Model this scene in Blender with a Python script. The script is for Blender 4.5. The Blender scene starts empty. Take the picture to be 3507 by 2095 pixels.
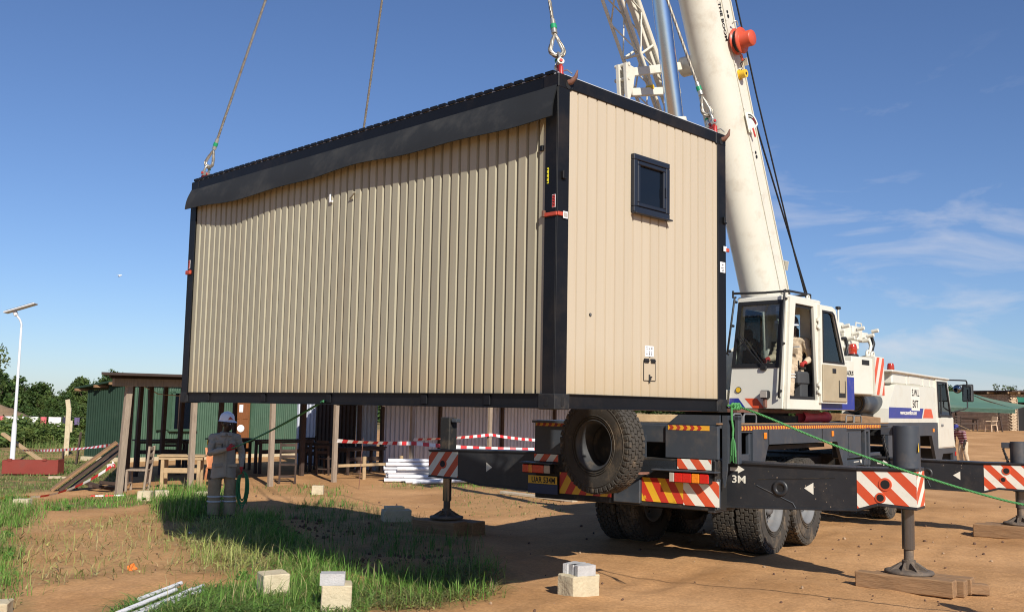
import bpy, bmesh, math, random
import numpy as np
from mathutils import Vector, Matrix, Euler, noise as mnoise

S = bpy.context.scene
COL = S.collection
rng = random.Random(7)
nrng = np.random.default_rng(11)
R = math.radians

# ------------------------------------------------------------------ camera
cam_d = bpy.data.cameras.new('camera')
cam = bpy.data.objects.new('camera', cam_d)
COL.objects.link(cam)
cam_d.sensor_width = 36.0
cam_d.sensor_fit = 'HORIZONTAL'
cam_d.lens = 34.78
cam_d.clip_start = 0.1
cam_d.clip_end = 20000.0
cam.matrix_world = (Matrix.Translation((0, 0, 1.9)) @ Matrix.Rotation(R(90 + 5.89), 4, 'X')
                    @ Matrix.Rotation(R(1.04), 4, 'Z'))
S.camera = cam

# ------------------------------------------------------------------ world + sun
SUN_H = Vector((0.36, -0.933, 0.0))          # horizontal direction towards the sun
SUN_EL = 34.0
sun_dir = (SUN_H.normalized() * math.cos(R(SUN_EL)) + Vector((0, 0, math.sin(R(SUN_EL))))).normalized()
W = bpy.data.worlds.new('World')
S.world = W
W.use_nodes = True
nt = W.node_tree
nt.nodes.clear()
n_out = nt.nodes.new('ShaderNodeOutputWorld')
n_bg = nt.nodes.new('ShaderNodeBackground')
n_sky = nt.nodes.new('ShaderNodeTexSky')
n_sky.sky_type = 'NISHITA'
n_sky.sun_disc = False
n_sky.sun_elevation = R(SUN_EL)
n_sky.sun_rotation = math.atan2(SUN_H.x, SUN_H.y)
n_sky.altitude = 700
n_sky.air_density = 1.0
n_sky.dust_density = 0.5
n_sky.ozone_density = 4.0
n_bg.inputs['Strength'].default_value = 0.076
# thin cirrus low in the sky: noise on the view direction, stretched along the horizon
n_tc = nt.nodes.new('ShaderNodeTexCoord')
n_map = nt.nodes.new('ShaderNodeMapping')
n_map.inputs['Scale'].default_value = (3.0, 3.0, 10)
n_map.inputs['Rotation'].default_value = (R(4), 0, R(25))
n_map.inputs['Location'].default_value = (4.1, 0.2, 0.9)
n_noi = nt.nodes.new('ShaderNodeTexNoise')
n_noi.inputs['Scale'].default_value = 1.6
n_noi.inputs['Detail'].default_value = 9
n_noi.inputs['Roughness'].default_value = 0.58
n_noi.inputs['Distortion'].default_value = 0.5
n_ramp = nt.nodes.new('ShaderNodeValToRGB')
n_ramp.color_ramp.elements[0].position = 0.55
n_ramp.color_ramp.elements[0].color = (0, 0, 0, 1)
n_ramp.color_ramp.elements[1].position = 0.75
n_ramp.color_ramp.elements[1].color = (1, 1, 1, 1)
n_sep = nt.nodes.new('ShaderNodeSeparateXYZ')
n_el = nt.nodes.new('ShaderNodeMapRange')        # clouds only in the lower sky
n_el.inputs['From Min'].default_value = 0.36
n_el.inputs['From Max'].default_value = 0.14
n_el.inputs['To Min'].default_value = 0.0
n_el.inputs['To Max'].default_value = 0.7
n_mul = nt.nodes.new('ShaderNodeMath'); n_mul.operation = 'MULTIPLY'
n_mix = nt.nodes.new('ShaderNodeMixRGB')
n_mix.inputs['Color2'].default_value = (8.6, 8.5, 9.0, 1)
n_tint = nt.nodes.new('ShaderNodeMixRGB'); n_tint.blend_type = 'MULTIPLY'
n_tint.inputs['Fac'].default_value = 1.0
n_tint.inputs['Color2'].default_value = (0.96, 1.03, 1.22, 1)
L = nt.links.new
L(n_tc.outputs['Generated'], n_map.inputs['Vector'])
L(n_map.outputs['Vector'], n_noi.inputs['Vector'])
L(n_noi.outputs['Fac'], n_ramp.inputs['Fac'])
L(n_tc.outputs['Generated'], n_sep.inputs['Vector'])
L(n_sep.outputs['Z'], n_el.inputs['Value'])
n_az = nt.nodes.new('ShaderNodeMapRange')         # the bank of cirrus lies to the east, clear in the west
n_az.interpolation_type = 'SMOOTHSTEP'
n_az.inputs['From Min'].default_value = 0.02
n_az.inputs['From Max'].default_value = 0.30
n_azm = nt.nodes.new('ShaderNodeMath'); n_azm.operation = 'MULTIPLY'
L(n_sep.outputs['X'], n_az.inputs['Value'])
L(n_ramp.outputs['Color'], n_azm.inputs[0])
L(n_az.outputs['Result'], n_azm.inputs[1])
L(n_azm.outputs['Value'], n_mul.inputs[0])
L(n_el.outputs['Result'], n_mul.inputs[1])
L(n_mul.outputs['Value'], n_mix.inputs['Fac'])
L(n_sky.outputs['Color'], n_tint.inputs['Color1'])
L(n_tint.outputs['Color'], n_mix.inputs['Color1'])
L(n_mix.outputs['Color'], n_bg.inputs['Color'])
L(n_bg.outputs['Background'], n_out.inputs['Surface'])

sun_d = bpy.data.lights.new('sun', 'SUN')
sun_d.energy = 5.0
sun_d.angle = R(0.55)
sun_d.color = (1.0, 0.94, 0.84)
sun = bpy.data.objects.new('sun', sun_d)
COL.objects.link(sun)
sun.rotation_euler = sun_dir.to_track_quat('Z', 'Y').to_euler()

S.view_settings.view_transform = 'Standard'
S.view_settings.look = 'None'
S.view_settings.gamma = 1.0
S.view_settings.use_curve_mapping = False
S.view_settings.exposure = 0.2
S.render.engine = 'CYCLES'
S.cycles.filter_width = 1.1
S.cycles.max_bounces = 6
S.cycles.transparent_max_bounces = 16
S.cycles.use_denoising = True

# ------------------------------------------------------------------ materials
MATS = {}


def mat(name, col, rough=0.6, metal=0.0, var=0.12, vscale=3.0, stain=None, bump=0.0, bscale=60.0, spec=0.5,
        stretch=None, coat=0.0, objvar=0.0, zdirt=None):
    """Principled material; colour varied by noise, optional stain = (colour, amount 0-1, scale)."""
    if name in MATS:
        return MATS[name]
    m = bpy.data.materials.new(name)
    m.use_nodes = True
    t = m.node_tree
    b = t.nodes['Principled BSDF']
    b.inputs['Roughness'].default_value = rough
    b.inputs['Metallic'].default_value = metal
    b.inputs['Specular IOR Level'].default_value = spec
    b.inputs['Coat Weight'].default_value = coat
    tc = t.nodes.new('ShaderNodeTexCoord')
    mp = t.nodes.new('ShaderNodeMapping')
    if stretch:
        mp.inputs['Scale'].default_value = stretch
    oi = t.nodes.new('ShaderNodeObjectInfo')
    sh = t.nodes.new('ShaderNodeVectorMath'); sh.operation = 'ADD'
    k_ = t.nodes.new('ShaderNodeMath'); k_.operation = 'MULTIPLY'; k_.inputs[1].default_value = 53.0
    t.links.new(oi.outputs['Random'], k_.inputs[0])
    t.links.new(tc.outputs['Object'], mp.inputs['Vector'])
    t.links.new(mp.outputs['Vector'], sh.inputs[0])
    t.links.new(k_.outputs[0], sh.inputs[1])
    n = t.nodes.new('ShaderNodeTexNoise')
    n.inputs['Scale'].default_value = vscale
    n.inputs['Detail'].default_value = 6
    n.inputs['Roughness'].default_value = 0.65
    t.links.new(sh.outputs['Vector'], n.inputs['Vector'])
    mr = t.nodes.new('ShaderNodeMapRange')
    mr.inputs['From Min'].default_value = 0.25
    mr.inputs['From Max'].default_value = 0.75
    mr.inputs['To Min'].default_value = 1 - var
    mr.inputs['To Max'].default_value = 1 + var
    t.links.new(n.outputs['Fac'], mr.inputs['Value'])
    mx = t.nodes.new('ShaderNodeVectorMath')
    mx.operation = 'SCALE'
    mx.inputs[0].default_value = col
    t.links.new(mr.outputs['Result'], mx.inputs['Scale'])
    last = mx.outputs['Vector']
    if stain:
        sc, am, ss = stain
        n2 = t.nodes.new('ShaderNodeTexNoise')
        n2.inputs['Scale'].default_value = ss
        n2.inputs['Detail'].default_value = 8
        n2.inputs['Roughness'].default_value = 0.7
        t.links.new(sh.outputs['Vector'], n2.inputs['Vector'])
        r2 = t.nodes.new('ShaderNodeMapRange')
        r2.inputs['From Min'].default_value = 0.52
        r2.inputs['From Max'].default_value = 0.74
        r2.inputs['To Max'].default_value = am
        t.links.new(n2.outputs['Fac'], r2.inputs['Value'])
        m2 = t.nodes.new('ShaderNodeMixRGB')
        m2.inputs['Color2'].default_value = (*sc, 1)
        t.links.new(last, m2.inputs['Color1'])
        t.links.new(r2.outputs['Result'], m2.inputs['Fac'])
        last = m2.outputs['Color']
        r3 = t.nodes.new('ShaderNodeMapRange')
        r3.inputs['To Min'].default_value = rough
        r3.inputs['To Max'].default_value = min(1, rough + 0.35)
        t.links.new(r2.outputs['Result'], r3.inputs['Value'])
        t.links.new(r3.outputs['Result'], b.inputs['Roughness'])
    if zdirt:
        zc, z0, z1 = zdirt
        sx_ = t.nodes.new('ShaderNodeSeparateXYZ'); t.links.new(tc.outputs['Object'], sx_.inputs['Vector'])
        ad_ = t.nodes.new('ShaderNodeMath'); ad_.operation = 'MULTIPLY_ADD'; ad_.inputs[1].default_value = -(z1 - z0) * 1.6
        t.links.new(n.outputs['Fac'], ad_.inputs[0]); t.links.new(sx_.outputs['Z'], ad_.inputs[2])
        rz_ = t.nodes.new('ShaderNodeMapRange')
        rz_.inputs['From Min'].default_value = z1 - (z1 - z0) * .8; rz_.inputs['From Max'].default_value = z0 - (z1 - z0) * .8
        rz_.inputs['To Max'].default_value = .55
        t.links.new(ad_.outputs[0], rz_.inputs['Value'])
        mz_ = t.nodes.new('ShaderNodeMixRGB'); mz_.inputs['Color2'].default_value = (*zc, 1)
        t.links.new(rz_.outputs['Result'], mz_.inputs['Fac']); t.links.new(last, mz_.inputs['Color1'])
        last = mz_.outputs['Color']
    if objvar:
        ov = t.nodes.new('ShaderNodeMapRange'); ov.inputs['To Min'].default_value = 1 - objvar; ov.inputs['To Max'].default_value = 1 + objvar
        t.links.new(oi.outputs['Random'], ov.inputs['Value'])
        os_ = t.nodes.new('ShaderNodeVectorMath'); os_.operation = 'SCALE'
        t.links.new(last, os_.inputs[0]); t.links.new(ov.outputs['Result'], os_.inputs['Scale'])
        last = os_.outputs['Vector']
    t.links.new(last, b.inputs['Base Color'])
    if bump:
        n3 = t.nodes.new('ShaderNodeTexNoise')
        n3.inputs['Scale'].default_value = bscale
        n3.inputs['Detail'].default_value = 5
        t.links.new(mp.outputs['Vector'], n3.inputs['Vector'])
        bp = t.nodes.new('ShaderNodeBump')
        bp.inputs['Strength'].default_value = bump
        bp.inputs['Distance'].default_value = 0.02
        t.links.new(n3.outputs['Fac'], bp.inputs['Height'])
        t.links.new(bp.outputs['Normal'], b.inputs['Normal'])
    MATS[name] = m
    return m


def glass_mat(name, tint=(0.8, 0.85, 0.85), refl=0.12):
    m = bpy.data.materials.new(name)
    m.use_nodes = True
    t = m.node_tree
    t.nodes.clear()
    o = t.nodes.new('ShaderNodeOutputMaterial')
    a = t.nodes.new('ShaderNodeBsdfTransparent'); a.inputs['Color'].default_value = (*tint, 1)
    g = t.nodes.new('ShaderNodeBsdfGlossy'); g.inputs['Roughness'].default_value = 0.03
    f = t.nodes.new('ShaderNodeFresnel'); f.inputs['IOR'].default_value = 1.5
    k = t.nodes.new('ShaderNodeMath'); k.operation = 'ADD'; k.inputs[1].default_value = refl - 0.04
    x = t.nodes.new('ShaderNodeMixShader')
    t.links.new(f.outputs['Fac'], k.inputs[0])
    t.links.new(k.outputs['Value'], x.inputs['Fac'])
    t.links.new(a.outputs[0], x.inputs[1])
    t.links.new(g.outputs[0], x.inputs[2])
    t.links.new(x.outputs[0], o.inputs['Surface'])
    MATS[name] = m
    return m


def attr_mat(name, rough=0.8, trans=0.0, spec=0.3):
    """Colour read from the face-corner colour attribute 'tone' (each leaf or blade has its own colour)."""
    m = bpy.data.materials.new(name)
    m.use_nodes = True
    t = m.node_tree
    b = t.nodes['Principled BSDF']
    b.inputs['Roughness'].default_value = rough
    b.inputs['Specular IOR Level'].default_value = spec
    a = t.nodes.new('ShaderNodeAttribute'); a.attribute_name = 'tone'
    t.links.new(a.outputs['Color'], b.inputs['Base Color'])
    if trans:
        tr = t.nodes.new('ShaderNodeBsdfTranslucent')
        t.links.new(a.outputs['Color'], tr.inputs['Color'])
        x = t.nodes.new('ShaderNodeMixShader'); x.inputs['Fac'].default_value = trans
        t.links.new(b.outputs[0], x.inputs[1]); t.links.new(tr.outputs[0], x.inputs[2])
        t.links.new(x.outputs[0], t.nodes['Material Output'].inputs['Surface'])
    MATS[name] = m
    return m


RUST = (0.16, 0.07, 0.03)
DUST = (0.36, 0.25, 0.15)
mat('cabin_black', (0.0040, 0.0047, 0.0065), 0.5, var=0.3, vscale=2.5, stain=(DUST, 0.05, 1.5), bump=0.05, bscale=25, spec=0.3)
mat('cabin_cream', (0.485, 0.412, 0.305), 0.5, var=0.03, vscale=1.4, stain=((0.40, 0.32, 0.21), 0.25, 2.2), stretch=(3, 3, 0.25), objvar=0.025, zdirt=((0.42, 0.31, 0.17), .05, .5))
mat('cabin_cream_shaded', (0.36, 0.33, 0.235), 0.5, var=0.06, vscale=1.4, stain=((0.33, 0.26, 0.17), 0.5, 2.6), stretch=(3, 3, 0.14), objvar=0.06, zdirt=((0.36, 0.25, 0.13), .05, .55))  # same cream darkened: the long wall's grazing light put into colour, plus stains
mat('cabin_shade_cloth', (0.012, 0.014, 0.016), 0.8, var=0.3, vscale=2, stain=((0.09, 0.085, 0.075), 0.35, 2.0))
mat('roof_pale', (0.5, 0.5, 0.5), 0.4, var=0.1)
mat('groove_dark', (0.20, 0.15, 0.10), 0.7)
mat('window_black', (0.012, 0.015, 0.024), 0.35)
mat('window_glass', (0.004, 0.006, 0.010), 0.08, spec=0.4, var=0.02)
mat('sticker_white', (0.8, 0.8, 0.8), 0.5, var=0.03)
mat('ink_black', (0.01, 0.01, 0.01), 0.6)
mat('tag_red', (0.45, 0.06, 0.03), 0.5, stain=(RUST, 0.4, 30))
mat('yellow_tape', (0.75, 0.68, 0.03), 0.5)
mat('wire_rope', (0.30, 0.27, 0.22), 0.45, metal=0.7, var=0.25, vscale=20, stain=(RUST, 0.5, 14))
mat('galvanised', (0.50, 0.48, 0.42), 0.35, metal=0.75, var=0.15, vscale=20, stain=(RUST, 0.35, 12))
mat('green_tape', (0.01, 0.25, 0.10), 0.45)
mat('hook_red', (0.45, 0.035, 0.03), 0.4, var=0.2, stain=(RUST, 0.5, 14))
mat('hook_rust', (0.17, 0.075, 0.05), 0.7, var=0.3, vscale=15, stain=((0.26, 0.20, 0.15), 0.6, 12))
mat('crane_white', (0.68, 0.66, 0.57), 0.32, var=0.035, vscale=1.2, stain=((0.45, 0.36, 0.22), 0.28, 2.3), coat=0.2)
mat('boom_white', (0.65, 0.625, 0.53), 0.36, var=0.05, vscale=1.0, stain=((0.32, 0.24, 0.14), 0.42, 2.4), coat=0.15)
mat('crane_grey', (0.042, 0.050, 0.062), 0.45, var=0.2, vscale=2.5, stain=((0.19, 0.145, 0.10), 0.35, 3.0))
mat('beam_charcoal', (0.021, 0.023, 0.027), 0.42, var=0.2, vscale=3, stain=((0.14, 0.11, 0.08), 0.22, 5.0))
mat('under_black', (0.012, 0.012, 0.012), 0.7, stain=(DUST, 0.25, 4))
mat('crane_blue', (0.02, 0.035, 0.25), 0.35, var=0.1, stain=(DUST, 0.2, 5))
mat('crane_orange', (0.62, 0.085, 0.03), 0.4, var=0.08, stain=(DUST, 0.12, 6))
mat('stripe_white', (0.78, 0.76, 0.66), 0.4, var=0.04, stain=(DUST, 0.2, 7))
mat('board_red', (0.50, 0.035, 0.02), 0.4)
mat('board_yellow', (0.72, 0.40, 0.025), 0.4)
mat('tape_red', (0.36, 0.035, 0.02), 0.45, stain=(DUST, 0.25, 9))
mat('tape_yellow', (0.72, 0.36, 0.03), 0.45, stain=(DUST, 0.25, 9))
mat('tyre_rubber', (0.045, 0.039, 0.032), 0.85, var=0.2, vscale=6, stain=((0.26, 0.19, 0.12), 0.8, 3.5), bump=0.15, bscale=50)
mat('rim_shaded', (0.05, 0.052, 0.056), 0.5, metal=0.1, var=0.15, stain=((0.22, 0.15, 0.08), 0.5, 5))  # spare wheel rim, colour darkened to stand in for the shade on it
mat('rim_steel', (0.15, 0.152, 0.155), 0.65, metal=0.0, var=0.2, stain=((0.25, 0.18, 0.11), 0.7, 4))
mat('chrome', (0.55, 0.60, 0.68), 0.14, metal=1.0, var=0.05, vscale=5)
mat('jack_chrome', (0.055, 0.050, 0.048), 0.16, metal=0.0, var=0.2, vscale=6, spec=1.0, coat=1.0)
mat('foot_steel', (0.11, 0.085, 0.065), 0.75, var=0.3, vscale=9, stain=(DUST, 0.7, 7), bump=0.2)
mat('timber_brown', (0.27, 0.155, 0.075), 0.85, var=0.3, vscale=8, stain=((0.14, 0.085, 0.05), 0.6, 5), bump=0.4, bscale=30, stretch=(0.4, 4, 4))
mat('timber_pale', (0.40, 0.28, 0.155), 0.8, var=0.2, vscale=8, stain=((0.38, 0.25, 0.12), 0.4, 6), bump=0.2, bscale=30)
mat('timber_grey', (0.30, 0.235, 0.175), 0.85, var=0.25, vscale=10, stain=((0.17, 0.125, 0.09), 0.6, 6), bump=0.3, bscale=40, stretch=(3, 3, 0.4))
mat('timber_dark', (0.055, 0.034, 0.025), 0.8, var=0.3, vscale=6)
mat('lens_red', (0.55, 0.01, 0.008), 0.12, var=0.25, vscale=40, coat=0.6)
mat('lens_amber', (0.75, 0.22, 0.01), 0.15, var=0.25, vscale=40, coat=0.5)
mat('lens_clear', (0.42, 0.38, 0.33), 0.15, coat=0.5)
mat('beacon', (0.40, 0.03, 0.008), 0.12, var=0.2, vscale=20, coat=0.7)
mat('plate_yellow', (0.70, 0.42, 0.03), 0.4)
mat('plate_blue', (0.015, 0.03, 0.09), 0.45)
mat('rubber_black', (0.012, 0.012, 0.013), 0.55)
mat('cab_inside', (0.06, 0.06, 0.06), 0.8)
mat('door_lining', (0.36, 0.30, 0.20), 0.7, stain=(DUST, 0.4, 5))
mat('seat_grey', (0.045, 0.048, 0.052), 0.8)
mat('reel_orange', (0.55, 0.08, 0.035), 0.4, stain=(RUST, 0.3, 8))
mat('cap_yellow', (0.75, 0.47, 0.03), 0.45)
mat('red_hose', (0.55, 0.05, 0.07), 0.6)
mat('rope_green', (0.06, 0.24, 0.07), 0.7, var=0.3, vscale=60)
mat('rope_green_dark', (0.03, 0.17, 0.06), 0.7, var=0.3, vscale=60)
mat('concrete_cream', (0.52, 0.445, 0.30), 0.9, var=0.14, vscale=9, stain=((0.33, 0.24, 0.14), 0.5, 5), bump=0.5, bscale=45)
mat('concrete_grey', (0.44, 0.435, 0.43), 0.9, var=0.14, vscale=12, stain=((0.25, 0.22, 0.2), 0.3, 8), bump=0.4, bscale=70)
mat('pipe_white', (0.70, 0.70, 0.73), 0.35, var=0.04, stain=(DUST, 0.2, 6))
mat('iron_green', (0.017, 0.040, 0.025), 0.7, var=0.15, vscale=2, stain=((0.035, 0.06, 0.04), 0.5, 3), spec=0.25)
mat('iron_green_light', (0.048, 0.10, 0.060), 0.6, var=0.12, vscale=2, stain=((0.10, 0.15, 0.10), 0.4, 3))
mat('iron_grey', (0.50, 0.53, 0.60), 0.5, var=0.14, vscale=3, stain=((0.24, 0.21, 0.21), 0.5, 4), stretch=(4, 4, 0.4), objvar=.08)
mat('roof_brown', (0.05, 0.032, 0.024), 0.7, var=0.2)
mat('door_wood', (0.22, 0.085, 0.03), 0.35, var=0.3, vscale=6, stretch=(4, 4, 0.6))
mat('box_red', (0.22, 0.035, 0.022), 0.55, var=0.15, stain=((0.12, 0.04, 0.03), 0.5, 3))
mat('lamp_post', (0.60, 0.61, 0.62), 0.4, var=0.04)
mat('panel_dark', (0.03, 0.035, 0.05), 0.2)
mat('tape_stripe_red', (0.60, 0.035, 0.04), 0.5)
mat('tape_stripe_white', (0.80, 0.78, 0.76), 0.5)
mat('thatch', (0.20, 0.135, 0.08), 0.95, var=0.35, vscale=10, bump=0.6, bscale=30)
mat('net_green', (0.01, 0.13, 0.09), 0.8, var=0.3, vscale=3)
mat('tarp_teal', (0.085, 0.17, 0.125), 0.7, var=0.15, vscale=1, stain=((0.20, 0.20, 0.13), 0.85, 0.35))
mat('brick', (0.52, 0.40, 0.27), 0.95, var=0.25, vscale=2, stain=((0.25, 0.17, 0.11), 0.5, 1.2))
mat('mortar', (0.26, 0.19, 0.125), 0.95)
mat('bark', (0.085, 0.06, 0.04), 0.9, var=0.3, vscale=6, bump=0.4)
mat('skin_dark', (0.030, 0.018, 0.013), 0.45, var=0.08)
mat('overall_khaki', (0.315, 0.285, 0.225), 0.9, var=0.14, vscale=14, bump=0.35, bscale=14)
mat('overall_tan', (0.50, 0.40, 0.28), 0.9, var=0.2, vscale=14, bump=0.35, bscale=14)
mat('trousers_khaki', (0.30, 0.235, 0.145), 0.9, var=0.14, vscale=14, bump=0.35, bscale=14)
mat('trousers_cream', (0.55, 0.44, 0.30), 0.9, var=0.12, vscale=14, bump=0.35, bscale=14)
mat('glove_red', (0.42, 0.03, 0.025), 0.8)
mat('boot_dark', (0.03, 0.024, 0.02), 0.7)
mat('boot_sole', (0.25, 0.18, 0.08), 0.8)
mat('helmet_white', (0.72, 0.75, 0.80), 0.3, var=0.03)
mat('helmet_navy', (0.06, 0.085, 0.13), 0.25)
mat('casting_grey', (0.016, 0.017, 0.019), 0.6, var=0.3, vscale=6, stain=((0.10, 0.08, 0.06), 0.5, 8), spec=0.3)
mat('reflective', (0.50, 0.52, 0.52), 0.35)
mat('cap_blue', (0.03, 0.035, 0.20), 0.8)
mat('shoe_yellow', (0.65, 0.75, 0.08), 0.6)
mat('eye_white', (0.6, 0.58, 0.55), 0.3)
mat('sign_yellow', (0.70, 0.42, 0.02), 0.5, stain=(DUST, 0.3, 6))
mat('plastic_cream', (0.62, 0.45, 0.30), 0.5)
mat('plastic_orange', (0.62, 0.25, 0.11), 0.5)
mat('rag_orange', (0.80, 0.20, 0.03), 0.7)
mat('cloth_white', (0.75, 0.73, 0.70), 0.9)
mat('cloth_teal', (0.05, 0.32, 0.38), 0.9)
mat('cloth_pink', (0.55, 0.12, 0.13), 0.9, var=0.6, vscale=6)
mat('cloth_dark', (0.03, 0.03, 0.05), 0.9)
mat('cloth_purple', (0.12, 0.09, 0.18), 0.9)
mat('soil_dark', (0.12, 0.065, 0.04), 0.95, var=0.3, vscale=9, bump=0.8, bscale=25)
mat('hill_blue', (0.16, 0.20, 0.26), 1.0, var=0.08, vscale=0.01)
mat('water_tank', (0.03, 0.03, 0.03), 0.5)
mat('mirror_glass', (0.25, 0.27, 0.3), 0.05, metal=1.0, var=0.02)
mat('plank_weathered', (0.46, 0.39, 0.29), 0.9, var=0.2, vscale=8)
mat('stone_brown', (0.34, 0.23, 0.14), 0.95, var=0.3, vscale=8)
mat('stone_pale', (0.45, 0.36, 0.25), 0.95, var=0.2, vscale=8)
glass_mat('cab_glass', (0.72, 0.78, 0.78), 0.09)
attr_mat('grass_blades', 0.7, 0.30)
attr_mat('tree_leaves', 0.65, 0.25)


# striped shirt: flat print on cloth
def stripe_cloth():
    m = mat('shirt_stripes', (0.16, 0.02, 0.035), 0.9)
    t = m.node_tree
    b = t.nodes['Principled BSDF']
    tc = t.nodes.new('ShaderNodeTexCoord')
    sp = t.nodes.new('ShaderNodeSeparateXYZ')
    mu = t.nodes.new('ShaderNodeMath'); mu.operation = 'MULTIPLY'; mu.inputs[1].default_value = 1 / 0.062
    fr = t.nodes.new('ShaderNodeMath'); fr.operation = 'FRACT'
    gt = t.nodes.new('ShaderNodeMath'); gt.operation = 'GREATER_THAN'; gt.inputs[1].default_value = 0.74
    mx = t.nodes.new('ShaderNodeMixRGB')
    mx.inputs['Color1'].default_value = (0.13, 0.016, 0.03, 1)
    mx.inputs['Color2'].default_value = (0.55, 0.45, 0.45, 1)
    t.links.new(tc.outputs['Object'], sp.inputs['Vector'])
    t.links.new(sp.outputs['Z'], mu.inputs[0]); t.links.new(mu.outputs[0], fr.inputs[0])
    t.links.new(fr.outputs[0], gt.inputs[0]); t.links.new(gt.outputs[0], mx.inputs['Fac'])
    t.links.new(mx.outputs[0], b.inputs['Base Color'])


stripe_cloth()


# ------------------------------------------------------------------ mesh builder
def frame_to(d):
    d = Vector(d).normalized()
    up = Vector((0, 0, 1)) if abs(d.z) < 0.95 else Vector((1, 0, 0))
    x = up.cross(d).normalized()
    return x, d.cross(x).normalized(), d


class MB:
    def __init__(s):
        s.v, s.f, s.m, s.sm = [], [], [], []

    def add(s, vs, fs, m, smooth=False):
        o = len(s.v)
        s.v += [tuple(p) for p in vs]
        for f in fs:
            s.f.append(tuple(i + o for i in f))
            s.m.append(m)
            s.sm.append(smooth)
        return s

    def box(s, c, d, m, rot=None, bev=0.0, taper=None):
        """chamfered box, centre c, full size d; taper=(tx,ty) scales the top"""
        hx, hy, hz = d[0] / 2, d[1] / 2, d[2] / 2
        b = min(bev, hx * .9, hy * .9, hz * .9)
        vs, idx = [], {}
        for sx in (-1, 1):
            for sy in (-1, 1):
                for sz in (-1, 1):
                    if b > 0:
                        pts = [(sx * hx, sy * (hy - b), sz * (hz - b)), (sx * (hx - b), sy * hy, sz * (hz - b)),
                               (sx * (hx - b), sy * (hy - b), sz * hz)]
                    else:
                        pts = [(sx * hx, sy * hy, sz * hz)]
                    idx[(sx, sy, sz)] = [len(vs) + i for i in range(len(pts))]
                    vs += pts
        if taper:
            vs = [(x * (1 + (taper[0] - 1) * (z / d[2] + .5)), y * (1 + (taper[1] - 1) * (z / d[2] + .5)), z) for x, y, z in vs]
        fs = []

        def fc(keys, k):
            fs.append(tuple(idx[q][k if b > 0 else 0] for q in keys))
        for sg in (-1, 1):
            o = [(sg, -1, -1), (sg, 1, -1), (sg, 1, 1), (sg, -1, 1)]
            fc(o if sg > 0 else o[::-1], 0)
            o = [(-1, sg, -1), (-1, sg, 1), (1, sg, 1), (1, sg, -1)]
            fc(o if sg > 0 else o[::-1], 1)
            o = [(-1, -1, sg), (1, -1, sg), (1, 1, sg), (-1, 1, sg)]
            fc(o if sg > 0 else o[::-1], 2)
        if b > 0:
            for a in (-1, 1):
                for c2 in (-1, 1):
                    q = [(a, c2, -1), (a, c2, 1)]      # edge along z between x and y faces
                    f = (idx[q[0]][0], idx[q[0]][1], idx[q[1]][1], idx[q[1]][0])
                    fs.append(f if a * c2 > 0 else f[::-1])
                    q = [(a, -1, c2), (a, 1, c2)]
                    f = (idx[q[0]][2], idx[q[0]][0], idx[q[1]][0], idx[q[1]][2])
                    fs.append(f if a * c2 > 0 else f[::-1])
                    q = [(-1, a, c2), (1, a, c2)]
                    f = (idx[q[0]][1], idx[q[0]][2], idx[q[1]][2], idx[q[1]][1])
                    fs.append(f if a * c2 > 0 else f[::-1])
            for k, q in idx.items():
                fs.append(tuple(q) if k[0] * k[1] * k[2] > 0 else tuple(q[::-1]))
        if rot is not None:
            rm = rot if isinstance(rot, Matrix) else Euler(rot).to_matrix()
            vs = [rm @ Vector(p) for p in vs]
        vs = [(p[0] + c[0], p[1] + c[1], p[2] + c[2]) for p in vs]
        return s.add(vs, fs, m)

    def bar(s, a, b, w, h, m, bev=0.0, up=(0, 0, 1)):
        """rectangular bar from a to b; w across, h along up"""
        a, b = Vector(a), Vector(b)
        d = (b - a)
        ln = d.length
        d.normalize()
        u = Vector(up)
        if abs(d.dot(u)) > 0.98:
            u = Vector((1, 0, 0))
        x = d.cross(u).normalized()
        z = x.cross(d).normalized()
        rm = Matrix((x, d, z)).transposed()
        return s.box((a + b) / 2, (w, ln, h), m, rm, bev)

    def cyl(s, a, b, r, m, r2=None, n=12, cap=True, smooth=True):
        r2 = r if r2 is None else r2
        a, b = Vector(a), Vector(b)
        x, y, d = frame_to(b - a)
        vs = []
        for p, rr in ((a, r), (b, r2)):
            for i in range(n):
                t = 2 * math.pi * i / n
                vs.append(p + x * (rr * math.cos(t)) + y * (rr * math.sin(t)))
        s.add(vs, [(i, (i + 1) % n, n + (i + 1) % n, n + i) for i in range(n)], m, smooth)
        if cap:
            s.add(vs[:n], [tuple(range(n))[::-1]], m)
            s.add(vs[n:], [tuple(range(n))], m)
        return s

    def tube(s, pts, r, m, n=8, cap=True, closed=False, ry=None):
        pts = [Vector(p) for p in pts]
        k = len(pts)
        rs = r if isinstance(r, (list, tuple)) else [r] * k
        vs = []
        px = None
        for i, p in enumerate(pts):
            if closed:
                d = pts[(i + 1) % k] - pts[(i - 1) % k]
            else:
                d = pts[min(i + 1, k - 1)] - pts[max(i - 1, 0)]
            d.normalize()
            if px is None:
                x, y, _ = frame_to(d)
            else:
                x = (px - d * px.dot(d)).normalized()
                y = d.cross(x)
            px = x
            for j in range(n):
                t = 2 * math.pi * j / n
                vs.append(p + x * (rs[i] * math.cos(t)) + y * ((ry[i] if ry else rs[i]) * math.sin(t)))
        fs = []
        for i in range(k if closed else k - 1):
            i2 = (i + 1) % k
            for j in range(n):
                fs.append((i * n + j, i * n + (j + 1) % n, i2 * n + (j + 1) % n, i2 * n + j))
        s.add(vs, fs, m, True)
        if cap and not closed:
            s.add(vs[:n], [tuple(range(n))[::-1]], m)
            s.add(vs[-n:], [tuple(range(n))], m)
        return s

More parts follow.
